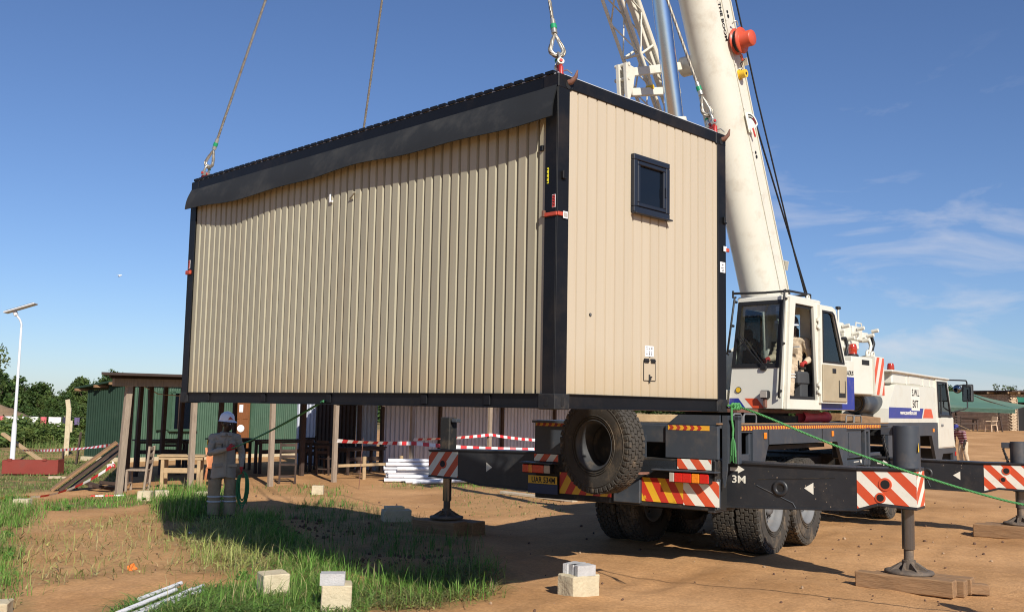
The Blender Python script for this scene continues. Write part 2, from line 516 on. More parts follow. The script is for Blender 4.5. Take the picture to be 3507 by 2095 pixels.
    def prism(s, poly, h, m, O=(0, 0, 0), X=(1, 0, 0), Y=(0, 1, 0), mside=None):
        """2-D polygon extruded by h along X x Y"""
        O, X, Y = Vector(O), Vector(X), Vector(Y)
        N = X.cross(Y).normalized() * h
        k = len(poly)
        a = [O + X * p[0] + Y * p[1] for p in poly]
        b = [p + N for p in a]
        area = sum(poly[i][0] * poly[(i + 1) % k][1] - poly[(i + 1) % k][0] * poly[i][1] for i in range(k))
        if area * h < 0:
            a, b = a[::-1], b[::-1]
        s.add(a, [tuple(range(k))[::-1]], mside or m)
        s.add(b, [tuple(range(k))], m)
        s.add(a + b, [(i, (i + 1) % k, k + (i + 1) % k, k + i) for i in range(k)], mside or m)
        return s

    def lathe(s, prof, m, o=(0, 0, 0), axis=(0, 0, 1), n=24, ms=None):
        """profile [(radius, along)] turned round axis; ms gives a material per segment"""
        x, y, d = frame_to(axis)
        o = Vector(o)
        vs = []
        for r, a in prof:
            for i in range(n):
                t = 2 * math.pi * i / n
                vs.append(o + d * a + x * (r * math.cos(t)) + y * (r * math.sin(t)))
        o2 = len(s.v)
        s.v += [tuple(p) for p in vs]
        for j in range(len(prof) - 1):
            for i in range(n):
                i2 = (i + 1) % n
                s.f.append((o2 + j * n + i, o2 + j * n + i2, o2 + (j + 1) * n + i2, o2 + (j + 1) * n + i))
                s.m.append(ms[j] if ms else m)
                s.sm.append(True)
        return s

    def sphere(s, c, r, m, nu=12, nv=8, sc=(1, 1, 1), rot=None):
        vs, fs = [], []
        for j in range(nv + 1):
            p = math.pi * j / nv
            for i in range(nu):
                t = 2 * math.pi * i / nu
                q = Vector((math.sin(p) * math.cos(t) * sc[0], math.sin(p) * math.sin(t) * sc[1], math.cos(p) * sc[2])) * r
                if rot is not None:
                    q = rot @ q
                vs.append((q[0] + c[0], q[1] + c[1], q[2] + c[2]))
        for j in range(nv):
            for i in range(nu):
                a, b = j * nu + i, j * nu + (i + 1) % nu
                c2, d = (j + 1) * nu + (i + 1) % nu, (j + 1) * nu + i
                if j == 0:
                    fs.append((a, d, c2))
                elif j == nv - 1:
                    fs.append((a, d, b))
                else:
                    fs.append((a, d, c2, b))
        return s.add(vs, fs, m, True)

    def mesh(s, name):
        me = bpy.data.meshes.new(name)
        me.from_pydata(s.v, [], s.f)
        keys = list(dict.fromkeys(s.m))
        for k in keys:
            me.materials.append(MATS[k])
        ix = {k: i for i, k in enumerate(keys)}
        me.polygons.foreach_set('material_index', [ix[k] for k in s.m])
        me.polygons.foreach_set('use_smooth', s.sm)
        me.update()
        return me

    def build(s, name, parent=None, loc=None, rot=None, mw=None):
        return link(name, s.mesh(name), parent, loc, rot, mw)


def link(name, me, parent=None, loc=None, rot=None, mw=None):
    o = bpy.data.objects.new(name, me)
    COL.objects.link(o)
    if parent:
        o.parent = parent
    if mw is not None:
        o.matrix_local = mw
    if loc is not None:
        o.location = loc
    if rot is not None:
        o.rotation_euler = rot
    return o


def tag(o, label=None, cat=None, group=None, kind=None):
    if label: o['label'] = label
    if cat: o['category'] = cat
    if group: o['group'] = group
    if kind: o['kind'] = kind
    return o


def thing(name, label, cat, loc=(0, 0, 0), rz=0.0, group=None):
    o = bpy.data.objects.new(name, None)
    o.empty_display_size = 0.2
    COL.objects.link(o)
    o.location = loc
    o.rotation_euler = (0, 0, rz)
    return tag(o, label, cat, group)


def copy_thing(o, label=None, loc=None, rz=None, parent=None):
    c = o.copy()
    COL.objects.link(c)
    if parent: c.parent = parent
    if label: c['label'] = label
    if loc is not None: c.location = loc
    if rz is not None: c.rotation_euler = (0, 0, rz)
    for ch in list(o.children):
        copy_thing(ch, parent=c)
    return c


def text(body, size, m, name, parent, mw, ext=0.0012, bold=0.0, sx=1.0, align='LEFT', fit=None):
    """flat lettering as a mesh part; baseline frame mw (x along the text, y up)"""
    cu = bpy.data.curves.new('lettering', 'FONT')
    cu.body = body
    cu.size = size
    cu.extrude = ext
    cu.offset = bold
    cu.align_x = align
    cu.resolution_u = 3
    ob = bpy.data.objects.new('lettering', cu)
    COL.objects.link(ob)
    dg = bpy.context.evaluated_depsgraph_get()
    me = bpy.data.meshes.new_from_object(ob.evaluated_get(dg))
    bpy.data.objects.remove(ob)
    bpy.data.curves.remove(cu)
    if fit:
        xs = [v.co.x for v in me.vertices]
        sx = fit / (max(xs) - min(xs))
    for v in me.vertices:
        v.co.x *= sx
    me.materials.clear()
    me.materials.append(MATS[m])
    return link(name, me, parent, mw=mw)


def frm(o, x, y):
    """4x4 frame with origin o, x axis and y axis"""
    x = Vector(x).normalized(); y = Vector(y).normalized(); z = x.cross(y)
    m = Matrix((x, y, z)).transposed().to_4x4()
    m.translation = Vector(o)
    return m


def rot_z(a):
    return Matrix.Rotation(a, 4, 'Z')


def seg_pts(a, b, n, sag=0.0):
    a, b = Vector(a), Vector(b)
    return [a.lerp(b, i / n) - Vector((0, 0, sag * 4 * (i / n) * (1 - i / n))) for i in range(n + 1)]


def twist_rope(pts, r, m, strands=3, turns=10.0, name='rope', parent=None, n=5):
    """laid rope: strands wound round a line"""
    mb = MB()
    pts = [Vector(p) for p in pts]
    cum = [0.0]
    for i in range(1, len(pts)):
        cum.append(cum[-1] + (pts[i] - pts[i - 1]).length)
    tot = cum[-1]
    steps = max(12, int(tot * turns * 6))
    for k in range(strands):
        out = []
        j = 0
        for i in range(steps + 1):
            d = tot * i / steps
            while j < len(cum) - 2 and cum[j + 1] < d:
                j += 1
            p = pts[j].lerp(pts[j + 1], (d - cum[j]) / max(1e-6, cum[j + 1] - cum[j]))
            x, y, _ = frame_to(pts[j + 1] - pts[j])
            t = 2 * math.pi * (d * turns + k / strands)
            out.append(p + x * (r * .52 * math.cos(t)) + y * (r * .52 * math.sin(t)))
        mb.tube(out, r * .56, m, n=n)
    return mb.build(name, parent)


# ------------------------------------------------------------------ ground
def smooth(e0, e1, x):
    t = np.clip((x - e0) / (e1 - e0), 0, 1)
    return t * t * (3 - 2 * t)


def hgt(x, y):
    """terrain height"""
    x = np.asarray(x, float); y = np.asarray(y, float)
    h = 0.018 * np.sin(x * 1.9 + 0.7 * y) + 0.014 * np.sin(y * 2.6 - 0.9 * x + 1.3) + 0.008 * np.sin(5.1 * x + 1.0) * np.sin(4.3 * y)
    h = h + 0.006 * np.sin(11 * x + 3 * y) * np.sin(9.2 * y - 2 * x)
    far = smooth(14, 30, np.hypot(x, y))
    h = h * (1 - 0.75 * far)
    # low spoil heap beneath the cabin
    h = h + 0.17 * np.exp(-(((x + 3.35) / 0.62) ** 2 + ((y - 15.2) / 0.8) ** 2))
    h = h + 0.10 * np.exp(-(((x + 1.5) / 0.6) ** 2 + ((y - 12.0) / 0.7) ** 2))
    near = (np.hypot(x, y) < 30)
    if near.any():
        k = 1 - smooth(16, 28, np.hypot(x, y))
        h = h + k * (0.0025 * np.sin(17.3 * x + 6.1 * y + np.sin(7.7 * y)) * np.sin(15.1 * y - 5.2 * x + np.sin(9.1 * x)) + 0.002 * np.sin(29 * x - 11 * y + 2 * np.sin(5 * x)) * np.sin(23 * y + 9 * x))
        # wheel ruts left by the crane driving in, and on the near right
        for off, amp in ((-1.08, .028), (1.08, .022), (-2.9, .018), (-4.6, .016)):
            d = (x - 1.71) * -0.8141 + (y - 13.11) * 0.5807 - off - 0.12 * np.sin(x * .6 + off)
            h = h - .6 * k * amp * (np.exp(-(d / .15) ** 2) - .55 * np.exp(-((np.abs(d) - .27) / .10) ** 2)) * (.7 + .3 * np.sin(3.1 * (x + y)))
    # meadow falls away on the left, the plot rises towards the brick house
    h = h - 1.5 * smooth(35, 100, y) * smooth(-8, -22, x)
    h = h + 1.0 * smooth(38, 62, y) * smooth(6, 18, x)
    return h


def H(x, y):
    return float(hgt(x, y))

# grass areas (outline on the ground, blades per m2, height range, upright 0-1, colours)
G_LUSH = ((0.11, 0.235, 0.035), (0.165, 0.32, 0.055), (0.26, 0.36, 0.09))
G_PALE = ((0.30, 0.32, 0.09), (0.42, 0.40, 0.15), (0.19, 0.27, 0.06))
G_BRIGHT = ((0.34, 0.40, 0.10), (0.44, 0.46, 0.16), (0.22, 0.36, 0.07))
G_DEEP = ((0.06, 0.16, 0.03), (0.10, 0.23, 0.04), (0.15, 0.25, 0.06))
G_LAWN = ((0.15, 0.22, 0.055), (0.20, 0.25, 0.075), (0.11, 0.19, 0.045))
AREAS = [
    ([(-9.92, 18.71), (-9.19, 19.10), (-7.79, 16.58), (-6.91, 14.06), (-5.63, 11.37), (-4.47, 9.12), (-4.82, 9.09)], 1300, (0.08, 0.25), 0.7, G_LUSH),
    ([(-8.69, 18.38), (-7.84, 20.46), (-6.89, 21.15), (-6.32, 19.41), (-6.98, 18.24), (-7.98, 17.20)], 600, (0.05, 0.15), 0.75, G_LUSH),
    ([(-7.50, 21.03), (-6.24, 21.29), (-5.19, 18.80), (-4.51, 16.38), (-4.68, 15.62), (-5.19, 15.82), (-6.49, 18.56)], 1200, (0.12, 0.40), 0.8, G_LUSH),
    ([(-7.12, 15.51), (-5.72, 17.59), (-4.51, 16.38), (-2.79, 13.37), (-2.15, 11.47), (-2.55, 10.64), (-3.42, 11.06), (-4.16, 10.98), (-4.60, 10.20), (-4.89, 9.95), (-6.28, 12.92)], 75, (0.08, 0.30), 0.5, G_PALE),
    ([(-4.92, 14.82), (-4.46, 16.21), (-2.90, 13.36), (-2.39, 11.73), (-2.61, 10.88), (-3.28, 11.34)], 430, (0.12, 0.36), 0.5, G_BRIGHT),
    ([(-4.59, 16.19), (-3.88, 16.02), (-2.92, 13.96), (-2.14, 11.91), (-1.74, 11.24), (-1.44, 9.39), (-2.73, 8.99), (-3.03, 9.25), (-2.60, 10.17), (-2.35, 10.91), (-2.67, 12.32)], 1900, (0.13, 0.38), 0.55, G_LUSH),
    ([(-3.57, 9.46), (-3.12, 10.12), (-2.50, 10.41), (-1.61, 10.74), (-1.26, 8.94), (-3.37, 8.77)], 2200, (0.05, 0.16), 0.6, G_LUSH),
    ([(-1.54, 10.50), (-1.38, 11.28), (-0.89, 11.46), (-0.25, 11.97), (-0.07, 11.41), (-0.20, 10.18), (-0.70, 9.62), (-1.14, 9.41), (-1.41, 9.66)], 1000, (0.12, 0.36), 0.65, G_LUSH),
    ([(-4.15, 18.99), (-3.55, 19.95), (-2.33, 18.19), (-1.59, 16.67), (-0.48, 14.51), (-0.25, 12.28), (-0.60, 11.36), (-1.34, 12.15), (-2.36, 13.43), (-3.16, 15.07)], 270, (0.08, 0.26), 0.6, G_DEEP),
    ([(-1.45, 22.87), (0.54, 23.30), (1.20, 19.99), (1.09, 18.07), (-0.23, 17.52), (-1.08, 18.41)], 60, (0.03, 0.09), 0.6, G_LAWN),
    ([(-3.16, 25.24), (-1.42, 25.67), (0.68, 25.20), (0.64, 23.56), (-2.87, 23.01)], 150, (0.05, 0.14), 0.7, G_LUSH),
    ([(-5.99, 23.01), (-4.85, 23.90), (-4.08, 22.86), (-3.63, 19.93), (-4.82, 21.60), (-5.37, 20.97)], 75, (0.06, 0.16), 0.6, G_LAWN),
    ([(-16.06, 30.13), (-14.50, 31.86), (-12.34, 31.38), (-9.36, 24.12), (-9.22, 21.71), (-10.27, 19.06)], 420, (0.04, 0.11), 0.6, G_LAWN),
    ([(-17.71, 36.54), (-15.79, 37.34), (-12.77, 32.47), (-12.31, 29.17), (-15.08, 28.30), (-19.96, 37.37)], 200, (0.05, 0.14), 0.6, G_LAWN),
    ([(-4.73, 23.30), (-3.80, 22.92), (-3.17, 19.18), (-3.86, 19.46)], 120, (0.06, 0.2), 0.7, G_LUSH),
    ([(-3.12, 14.37), (-1.98, 12.74), (-1.07, 11.44), (-0.14, 11.41), (-0.79, 10.82), (-1.74, 11.24), (-2.31, 12.04)], 100, (0.08, 0.30), 0.6, G_PALE),
    ([(-24.0, 50.0), (-15.5, 50.0), (-15.2, 38.0), (-19.0, 38.5)], 90, (0.25, 0.55), 0.85, G_LAWN),
    ([(-34.0, 76.0), (-19.0, 76.0), (-16.0, 50.0), (-24.0, 50.0)], 60, (0.25, 0.55), 0.85, G_LAWN),
]


def in_poly(px, py, poly):
    c = np.zeros(len(px), bool)
    k = len(poly)
    for i in range(k):
        x1, y1 = poly[i]; x2, y2 = poly[(i + 1) % k]
        hit = ((y1 > py) != (y2 > py)) & (px < (x2 - x1) * (py - y1) / (y2 - y1 + 1e-12) + x1)
        c ^= hit
    return c


def patchy(x, y, s=1.0):
    return 0.5 + 0.27 * (np.sin(2.3 * s * x + 1.1 * np.sin(1.7 * s * y)) + np.sin(2.9 * s * y + 0.8 * np.sin(2.1 * s * x + 2))) * 0.9 \
        + 0.15 * np.sin(7.3 * s * x - 5.1 * s * y)


# the ground sheet: fine near the camera, coarse towards the horizon
def ground_sheet():
    nx, ny = 300, 330
    u = np.linspace(-1, 1, nx)
    kx = 6.2
    gx = np.sinh(u * kx) / np.sinh(kx) * 3500.0
    gx = np.sort(np.concatenate([np.linspace(-26, -9.2, 70), np.linspace(-9, 12, 330), np.linspace(12.2, 26, 60), gx[np.abs(gx) > 27]]))
    v = np.linspace(0, 1, ny)
    gy = np.concatenate([np.linspace(-60, 5, 14)[:-1], np.linspace(5, 8.3, 20), np.linspace(8.4, 24, 300), np.linspace(24.3, 42, 90), 42 + (np.exp(np.linspace(0.02, 1, 60) * 6) - 1) / (np.e ** 6 - 1) * 6000])
    X, Y = np.meshgrid(gx, gy)
    Z = hgt(X, Y)
    V = np.stack([X, Y, Z], -1).reshape(-1, 3)
    w, h = len(gx), len(gy)
    i = np.arange(w * h).reshape(h, w)
    F = np.stack([i[:-1, :-1], i[:-1, 1:], i[1:, 1:], i[1:, :-1]], -1).reshape(-1, 4)
    me = bpy.data.meshes.new('ground')
    me.from_pydata(V.tolist(), [], F.tolist())
    me.polygons.foreach_set('use_smooth', [True] * len(me.polygons))
    g = np.zeros(len(V))
    for poly, dens, hr, upr, cols in AREAS:
        # soft membership: average over jittered samples
        acc = np.zeros(len(V))
        for dx, dy in ((0, 0), (.25, 0), (-.25, 0), (0, .3), (0, -.3), (.15, .2), (-.15, -.2)):
            acc += in_poly(V[:, 0] + dx, V[:, 1] + dy, poly)
        g = np.maximum(g, acc / 7 * min(1, dens / 420))
    # meadow and bush land beyond the site
    far = smooth(26, 40, V[:, 1]) * smooth(-8, -15, V[:, 0])
    g = np.maximum(g, far * 0.9)
    g = np.maximum(g, smooth(95, 130, V[:, 1]))
    a = me.attributes.new('grassy', 'FLOAT', 'POINT')
    a.data.foreach_set('value', g.astype(np.float32))
    m = bpy.data.materials.new('sandy_ground')
    m.use_nodes = True
    t = m.node_tree
    b = t.nodes['Principled BSDF']
    b.inputs['Roughness'].default_value = 0.95
    b.inputs['Specular IOR Level'].default_value = 0.15
    tc = t.nodes.new('ShaderNodeTexCoord')

    def noi(sc, det, rough=0.6):
        n = t.nodes.new('ShaderNodeTexNoise')
        n.inputs['Scale'].default_value = sc; n.inputs['Detail'].default_value = det
        n.inputs['Roughness'].default_value = rough
        t.links.new(tc.outputs['Object'], n.inputs['Vector'])
        return n.outputs['Fac']

    def ramp(src, p0, c0, p1, c1):
        r = t.nodes.new('ShaderNodeValToRGB')
        e = r.color_ramp.elements
        e[0].position, e[0].color = p0, (*c0, 1)
        e[1].position, e[1].color = p1, (*c1, 1)
        t.links.new(src, r.inputs['Fac'])
        return r.outputs['Color']

    def mix(fac, a_, b_, mode='MIX'):
        x = t.nodes.new('ShaderNodeMixRGB'); x.blend_type = mode
        if isinstance(fac, float): x.inputs['Fac'].default_value = fac
        else: t.links.new(fac, x.inputs['Fac'])
        for k, q in (('Color1', a_), ('Color2', b_)):
            if isinstance(q, tuple): x.inputs[k].default_value = (*q, 1)
            else: t.links.new(q, x.inputs[k])
        return x.outputs['Color']
    base = ramp(noi(0.55, 8, .62), 0.32, (0.43, 0.232, 0.098), 0.70, (0.66, 0.385, 0.185))
    fine = ramp(noi(26, 6, .7), 0.3, (0.70, 0.68, 0.66), 0.72, (1.14, 1.12, 1.10))
    base = mix(1.0, base, fine, 'MULTIPLY')
    damp = ramp(noi(0.33, 5, .55), 0.54, (0, 0, 0), 0.70, (1, 1, 1))
    base = mix(mix(1.0, damp, (0.45, 0.45, 0.45), 'MULTIPLY'), base, (0.31, 0.165, 0.075))
    peb = ramp(noi(75, 2, .5), 0.70, (0, 0, 0), 0.74, (1, 1, 1))
    base = mix(mix(1.0, peb, (0.5, 0.5, 0.5), 'MULTIPLY'), base, (0.46, 0.36, 0.25))
    at = t.nodes.new('ShaderNodeAttribute'); at.attribute_name = 'grassy'
    soil = ramp(noi(7, 6, .7), 0.35, (0.13, 0.105, 0.045), 0.68, (0.22, 0.20, 0.085))
    md = t.nodes.new('ShaderNodeMath'); md.operation = 'MULTIPLY'
    rg = t.nodes.new('ShaderNodeMapRange')
    rg.inputs['From Min'].default_value = 0.30; rg.inputs['From Max'].default_value = 0.62
    t.links.new(noi(1.7, 5, .6), rg.inputs['Value'])
    ad = t.nodes.new('ShaderNodeMath'); ad.operation = 'ADD'; ad.use_clamp = True; ad.inputs[1].default_value = 0.25
    t.links.new(rg.outputs['Result'], ad.inputs[0])
    t.links.new(at.outputs['Fac'], md.inputs[0]); t.links.new(ad.outputs[0], md.inputs[1])
    base = mix(md.outputs[0], base, soil)
    t.links.new(base, b.inputs['Base Color'])
    bp = t.nodes.new('ShaderNodeBump'); bp.inputs['Strength'].default_value = 0.55; bp.inputs['Distance'].default_value = 0.03
    sm = t.nodes.new('ShaderNodeMath'); sm.operation = 'ADD'
    t.links.new(noi(9, 8, .7), sm.inputs[0]); t.links.new(noi(45, 4, .7), sm.inputs[1])
    t.links.new(sm.outputs[0], bp.inputs['Height'])
    t.links.new(bp.outputs['Normal'], b.inputs['Normal'])
    me.materials.append(m)
    return tag(link('ground', me), kind='structure')


ground_sheet()


def grass_mesh(name, x, y, hh, az, lean, width, colour):
    """bent blades: two stations and a tip each, in one mesh"""
    n = len(x)
    z0 = hgt(x, y)
    dx, dy = np.cos(az), np.sin(az)
    wx, wy = -dy * width, dx * width
    P = np.empty((n, 7, 3))
    for k, (t, wd, bend) in enumerate(((0, 1, 0), (0, -1, 0), (.42, .9, .16), (.42, -.9, .16), (.76, .6, .52), (.76, -.6, .52), (1, 0, 1))):
        zz = hh * (t - 0.45 * bend * lean)
        out = hh * lean * bend
        P[:, k, 0] = x + dx * out + wx * wd
        P[:, k, 1] = y + dy * out + wy * wd
        P[:, k, 2] = z0 + zz - (0.01 if t == 0 else 0)
    V = P.reshape(-1, 3)
    o = (np.arange(n) * 7)[:, None]
    me = bpy.data.meshes.new(name)
    me.vertices.add(len(V)); me.vertices.foreach_set('co', V.ravel())
    loops = np.concatenate([o + 0, o + 1, o + 3, o + 2, o + 2, o + 3, o + 5, o + 4, o + 4, o + 5, o + 6], 1).ravel()
    me.loops.add(len(loops)); me.loops.foreach_set('vertex_index', loops.astype(np.int32))
    st = (np.arange(n)[:, None] * 11 + np.array([0, 4, 8])).ravel()
    me.polygons.add(3 * n)
    me.polygons.foreach_set('loop_start', st.astype(np.int32))
    me.update(calc_edges=True)
    ca = me.color_attributes.new('tone', 'FLOAT_COLOR', 'POINT')
    c = np.ones((n, 7, 4))
    c[:, :, :3] = colour[:, None, :]
    ca.data.foreach_set('color', c.ravel())
    me.materials.append(MATS['grass_blades'])
    return me


KEEP_OUT = [(0.73, 10.16, .3), (-1.54, 9.27, .22), (-2.26, 9.88, .2), (-1.84, 16.46, .3), (-6.99, 19.28, .2), (-6.85, 19.56, .2), (-4.06, 21.25, .2), (-5.98, 19.65, .2), (-4.70, 16.35, .36)]


def grow_grass():
    for i, (poly, dens, hr, upr, cols) in enumerate(AREAS):
        p = np.array(poly)
        x0, y0 = p.min(0); x1, y1 = p.max(0)
        n = int((x1 - x0) * (y1 - y0) * dens)
        x = nrng.uniform(x0, x1, n); y = nrng.uniform(y0, y1, n)
        # gather the blades in tufts
        tx = x + nrng.normal(0, .03, n)
        s = 2.2 if dens < 200 else 1.3
        dens_here = patchy(x, y, s)
        keep = in_poly(x + nrng.normal(0, .12, n), y + nrng.normal(0, .15, n), poly)
        keep &= nrng.uniform(0, 1, n) < np.clip((dens_here - 0.12) * 1.6, 0.03 if dens < 200 else 0.2, 1)
        for kx, ky, kr in KEEP_OUT:
            keep &= (np.abs(x - kx) > kr) | (np.abs(y - ky) > kr)
        # clumping: snap two thirds of them towards cell centres
        x, y, tx = x[keep], y[keep], tx[keep]
        n = len(x)
        cs = 0.16 if dens < 700 else 0.12
        cx = (np.floor(x / cs) + .5) * cs; cy = (np.floor(y / cs) + .5) * cs
        jx = np.sin(cx * 91.7 + cy * 37.3) * cs * .5; jy = np.cos(cx * 53.1 - cy * 71.9) * cs * .5
        f = (nrng.uniform(0, 1, n) < .6) * nrng.uniform(.5, .95, n)
        x = x + (cx + jx - x) * f; y = y + (cy + jy - y) * f
        cell = np.abs(np.sin(cx * 12.9898 + cy * 78.233) * 43758.5453) % 1
        hh = (hr[0] + (hr[1] - hr[0]) * nrng.uniform(0, 1, n) ** 1.4) * (0.55 + 0.65 * cell)
        lean = np.clip(nrng.normal(1.18 - upr, .32, n), 0.05, 1.6)
        az = nrng.uniform(0, 2 * np.pi, n) * 0.6 + cell * 2 * np.pi
        ca = np.array(cols)
        k = nrng.choice(3, n, p=[.45, .35, .2])
        col = ca[k] * nrng.uniform(.7, 1.25, (n, 1))
        dry = nrng.uniform(0, 1, n) < .13
        col[dry] = np.array([.42, .36, .17]) * nrng.uniform(.7, 1.1, (dry.sum(), 1))
        wd = nrng.uniform(.0022, .0046, n) * (2.4 if hr[1] > .9 else (1.6 if y.mean() > 18 else 1.0))
        o = link('grass', grass_mesh('grass', x, y, hh, az, lean, wd, col))
        tag(o, kind='stuff')


grow_grass()


def straw_litter():
    """cut pale stalks lying flat on the bare soil"""
    n = 800
    poly = AREAS[3][0]
    p = np.array(poly)
    x = nrng.uniform(p[:, 0].min(), p[:, 0].max(), n); y = nrng.uniform(p[:, 1].min(), p[:, 1].max(), n)
    k = in_poly(x, y, poly)
    x, y = x[k], y[k]
    n = len(x)
    col = np.array([.40, .37, .13]) * nrng.uniform(.6, 1.15, (n, 1))
    me = grass_mesh('dry_straw', x, y, nrng.uniform(.1, .42, n), nrng.uniform(0, 6.28, n), nrng.uniform(1.35, 1.9, n), nrng.uniform(.003, .006, n), col)
    z = np.empty(len(me.vertices) * 3); me.vertices.foreach_get('co', z); z = z.reshape(-1, 3)
    z[:, 2] = np.maximum(z[:, 2], hgt(z[:, 0], z[:, 1]) + .008)
    me.vertices.foreach_set('co', z.ravel())
    tag(link('dry_straw', me), kind='stuff')


straw_litter()


def thatch(area, n, tone):
    """trodden blades and dead stalks matted at the foot of the grass"""
    poly = AREAS[area][0]
    p = np.array(poly)
    x = nrng.uniform(p[:, 0].min(), p[:, 0].max(), n); y = nrng.uniform(p[:, 1].min(), p[:, 1].max(), n)
    k = in_poly(x + nrng.normal(0, .15, n), y + nrng.normal(0, .15, n), poly)
    x, y = x[k], y[k]
    n = len(x)
    col = np.array(tone) * nrng.uniform(.5, 1.3, (n, 1)) * (1 + nrng.uniform(-.2, .2, (n, 3)))
    me = grass_mesh('trodden_grass', x, y, nrng.uniform(.06, .26, n), nrng.uniform(0, 6.28, n), nrng.uniform(1.1, 1.9, n), nrng.uniform(.003, .006, n), col)
    z = np.empty(len(me.vertices) * 3); me.vertices.foreach_get('co', z); z = z.reshape(-1, 3)
    z[:, 2] = np.maximum(z[:, 2], hgt(z[:, 0], z[:, 1]) + nrng.uniform(.004, .04, len(z)))
    me.vertices.foreach_set('co', z.ravel())
    tag(link('trodden_grass', me), kind='stuff')


for a_, n_, t_ in ((0, 5000, (.16, .20, .06)), (2, 4000, (.15, .20, .05)), (5, 9000, (.20, .32, .08)), (6, 6000, (.18, .28, .07)), (7, 3000, (.25, .27, .09)), (4, 2200, (.40, .38, .14)), (3, 700, (.40, .36, .15))):
    thatch(a_, n_, t_)


def clods():
    """small lumps of soil and stones lying about"""
    mb = MB()
    for i in range(760):
        a = rng.random()
        if a < .55:
            y = rng.uniform(9, 22); x = rng.uniform(-.35, .5) * y
        elif a < .8:
            x, y = rng.gauss(-3.4, .55), rng.gauss(15.1, .6)
        else:
            x, y = rng.gauss(-1.35, .5), rng.gauss(12.0, .5)
        r = (.006 + .022 * rng.random() ** 2.5) * (1.0 if y < 14 else 1.3)
        if a > .55: r *= 1.5
        rm = Euler((rng.random() * 6, rng.random() * 6, rng.random() * 6)).to_matrix()
        mb.sphere((x, y, H(x, y) + r * .3), r, 'soil_dark' if a > .55 or rng.random() < .72 else 'stone_brown', 5, 3, (1, .8, .6), rm)
    o = mb.build('soil_clods')
    tag(o, kind='stuff')


clods()


# ------------------------------------------------------------------ hanging cabin
CAB_O = (0.3432, 7.7026, 1.905)
CAB_A = R(45.34)
CH, CW, CL = 2.68, 2.435, 6.055
cabin = thing('portable_cabin', 'cream ribbed portable cabin in a black frame hanging from four wire slings', 'portable cabin', CAB_O, CAB_A)


def rib_panel(pitch, d=0.027, s=0.010, b=0.020):
    """one pan and one groove of the trapezoid cladding: x along the wall, face towards -y, recess towards +y"""
    pan = pitch - 2 * s - b
    prof = [(0, d), (s, 0), (s + pan, 0), (s + pan + s, d), (pitch, d)]
    return prof


def panel_mesh(name, pitch, z0, z1, m):
    pr = rib_panel(pitch, .013, .006, .011)
    mb = MB()
    k = len(pr)
    vs = [(x, y, z0) for x, y in pr] + [(x, y, z1) for x, y in pr]
    mb.add(vs, [(i, i + 1, k + i + 1, k + i) for i in range(k - 1)], m)
    return mb.mesh(name)


# end wall (faces -y), 17 strips; the strips over the window are cut in two
PE = (2.305 - 0.145) / 17.5
me_e = panel_mesh('wall_panel', PE, 0.10, 2.585, 'cabin_cream')
for i in range(18):
    pitch_x = 0.135 + i * PE
    link('wall_panel', me_e, cabin, loc=(pitch_x, 0.014, 0))
# long wall (faces -x): mirrored so that the strips run along y
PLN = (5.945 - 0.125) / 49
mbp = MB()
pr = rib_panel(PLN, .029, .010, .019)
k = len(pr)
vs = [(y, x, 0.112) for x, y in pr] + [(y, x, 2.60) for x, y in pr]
mbp.add(vs, [(k + i, k + i + 1, i + 1, i) for i in range(k - 1)], 'cabin_cream_shaded')
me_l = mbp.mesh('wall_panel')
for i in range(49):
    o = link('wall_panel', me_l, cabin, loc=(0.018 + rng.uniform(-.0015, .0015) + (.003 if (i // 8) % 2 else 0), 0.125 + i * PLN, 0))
# inner box that closes the cabin behind the cladding
mb = MB()
mb.box((CW / 2, CL / 2, 1.36), (CW - .11, CL - .11, 2.42), 'cabin_cream')
mb.build('inner_shell', cabin)
# frame
for (x, y) in ((0, 0), (CW, 0), (0, CL), (CW, CL)):
    sx = 1 if x == 0 else -1
    sy = 1 if y == 0 else -1
    mb = MB()
    # angle-shaped post with a folded lip
    mb.box((x + sx * .069, y + sy * .006, 1.34), (.138, .012, 2.46), 'cabin_black', bev=.003)
    mb.box((x + sx * .006, y + sy * .075, 1.34), (.012, .126, 2.46), 'cabin_black', bev=.003)
    mb.box((x + sx * .066, y + sy * .066, 1.34), (.10, .10, 2.45), 'cabin_black')
    mb.build('corner_post', cabin)
    # bottom casting with two slots
    mb = MB()
    cx, cy = x + sx * .082, y + sy * .082
    mb.box((cx, cy, .052), (.178, .178, .124), 'casting_grey', bev=.006)
    for (fx, fy) in ((0, -sy), (-sx, 0)):
        ox, oy = cx + fx * .0895, cy + fy * .0895
        sz = (.045, .004, .03) if fy else (.004, .045, .03)
        pts = []
        for kk in range(13):
            t = 2 * math.pi * kk / 12
            pts.append((.018 * math.cos(t), .016 * math.sin(t) + (.022 if math.sin(t) > 0 else -.022)))
        X = (-1 if sy > 0 else 1, 0, 0) if fy else (0, -1 if sx > 0 else 1, 0)
        if fy: X = (1, 0, 0); N = (0, 0, 1)
        else: X = (0, 1, 0); N = (0, 0, 1)
        mb.prism(pts[:-1], .003, 'ink_black', (ox - (fx * .0), oy, .052), X, N)
        mb.prism(pts[:-1], -.003, 'ink_black', (ox, oy, .052), X, N)
    mb.build('corner_casting', cabin)
    # top casting with an eye for the hook
    mb = MB()
    mb.box((cx, cy, 2.622), (.168, .168, .115), 'cabin_black', bev=.006)
    e = (cx + (.03 if sy > 0 and x == 0 else 0), cy - sy * .0852, 2.60)
    mb.cyl((e[0], e[1] + .001 * sy, e[2]), (e[0], e[1] - .0025 * sy, e[2]), .032, 'ink_black', n=16)
    mb.build('top_casting', cabin)
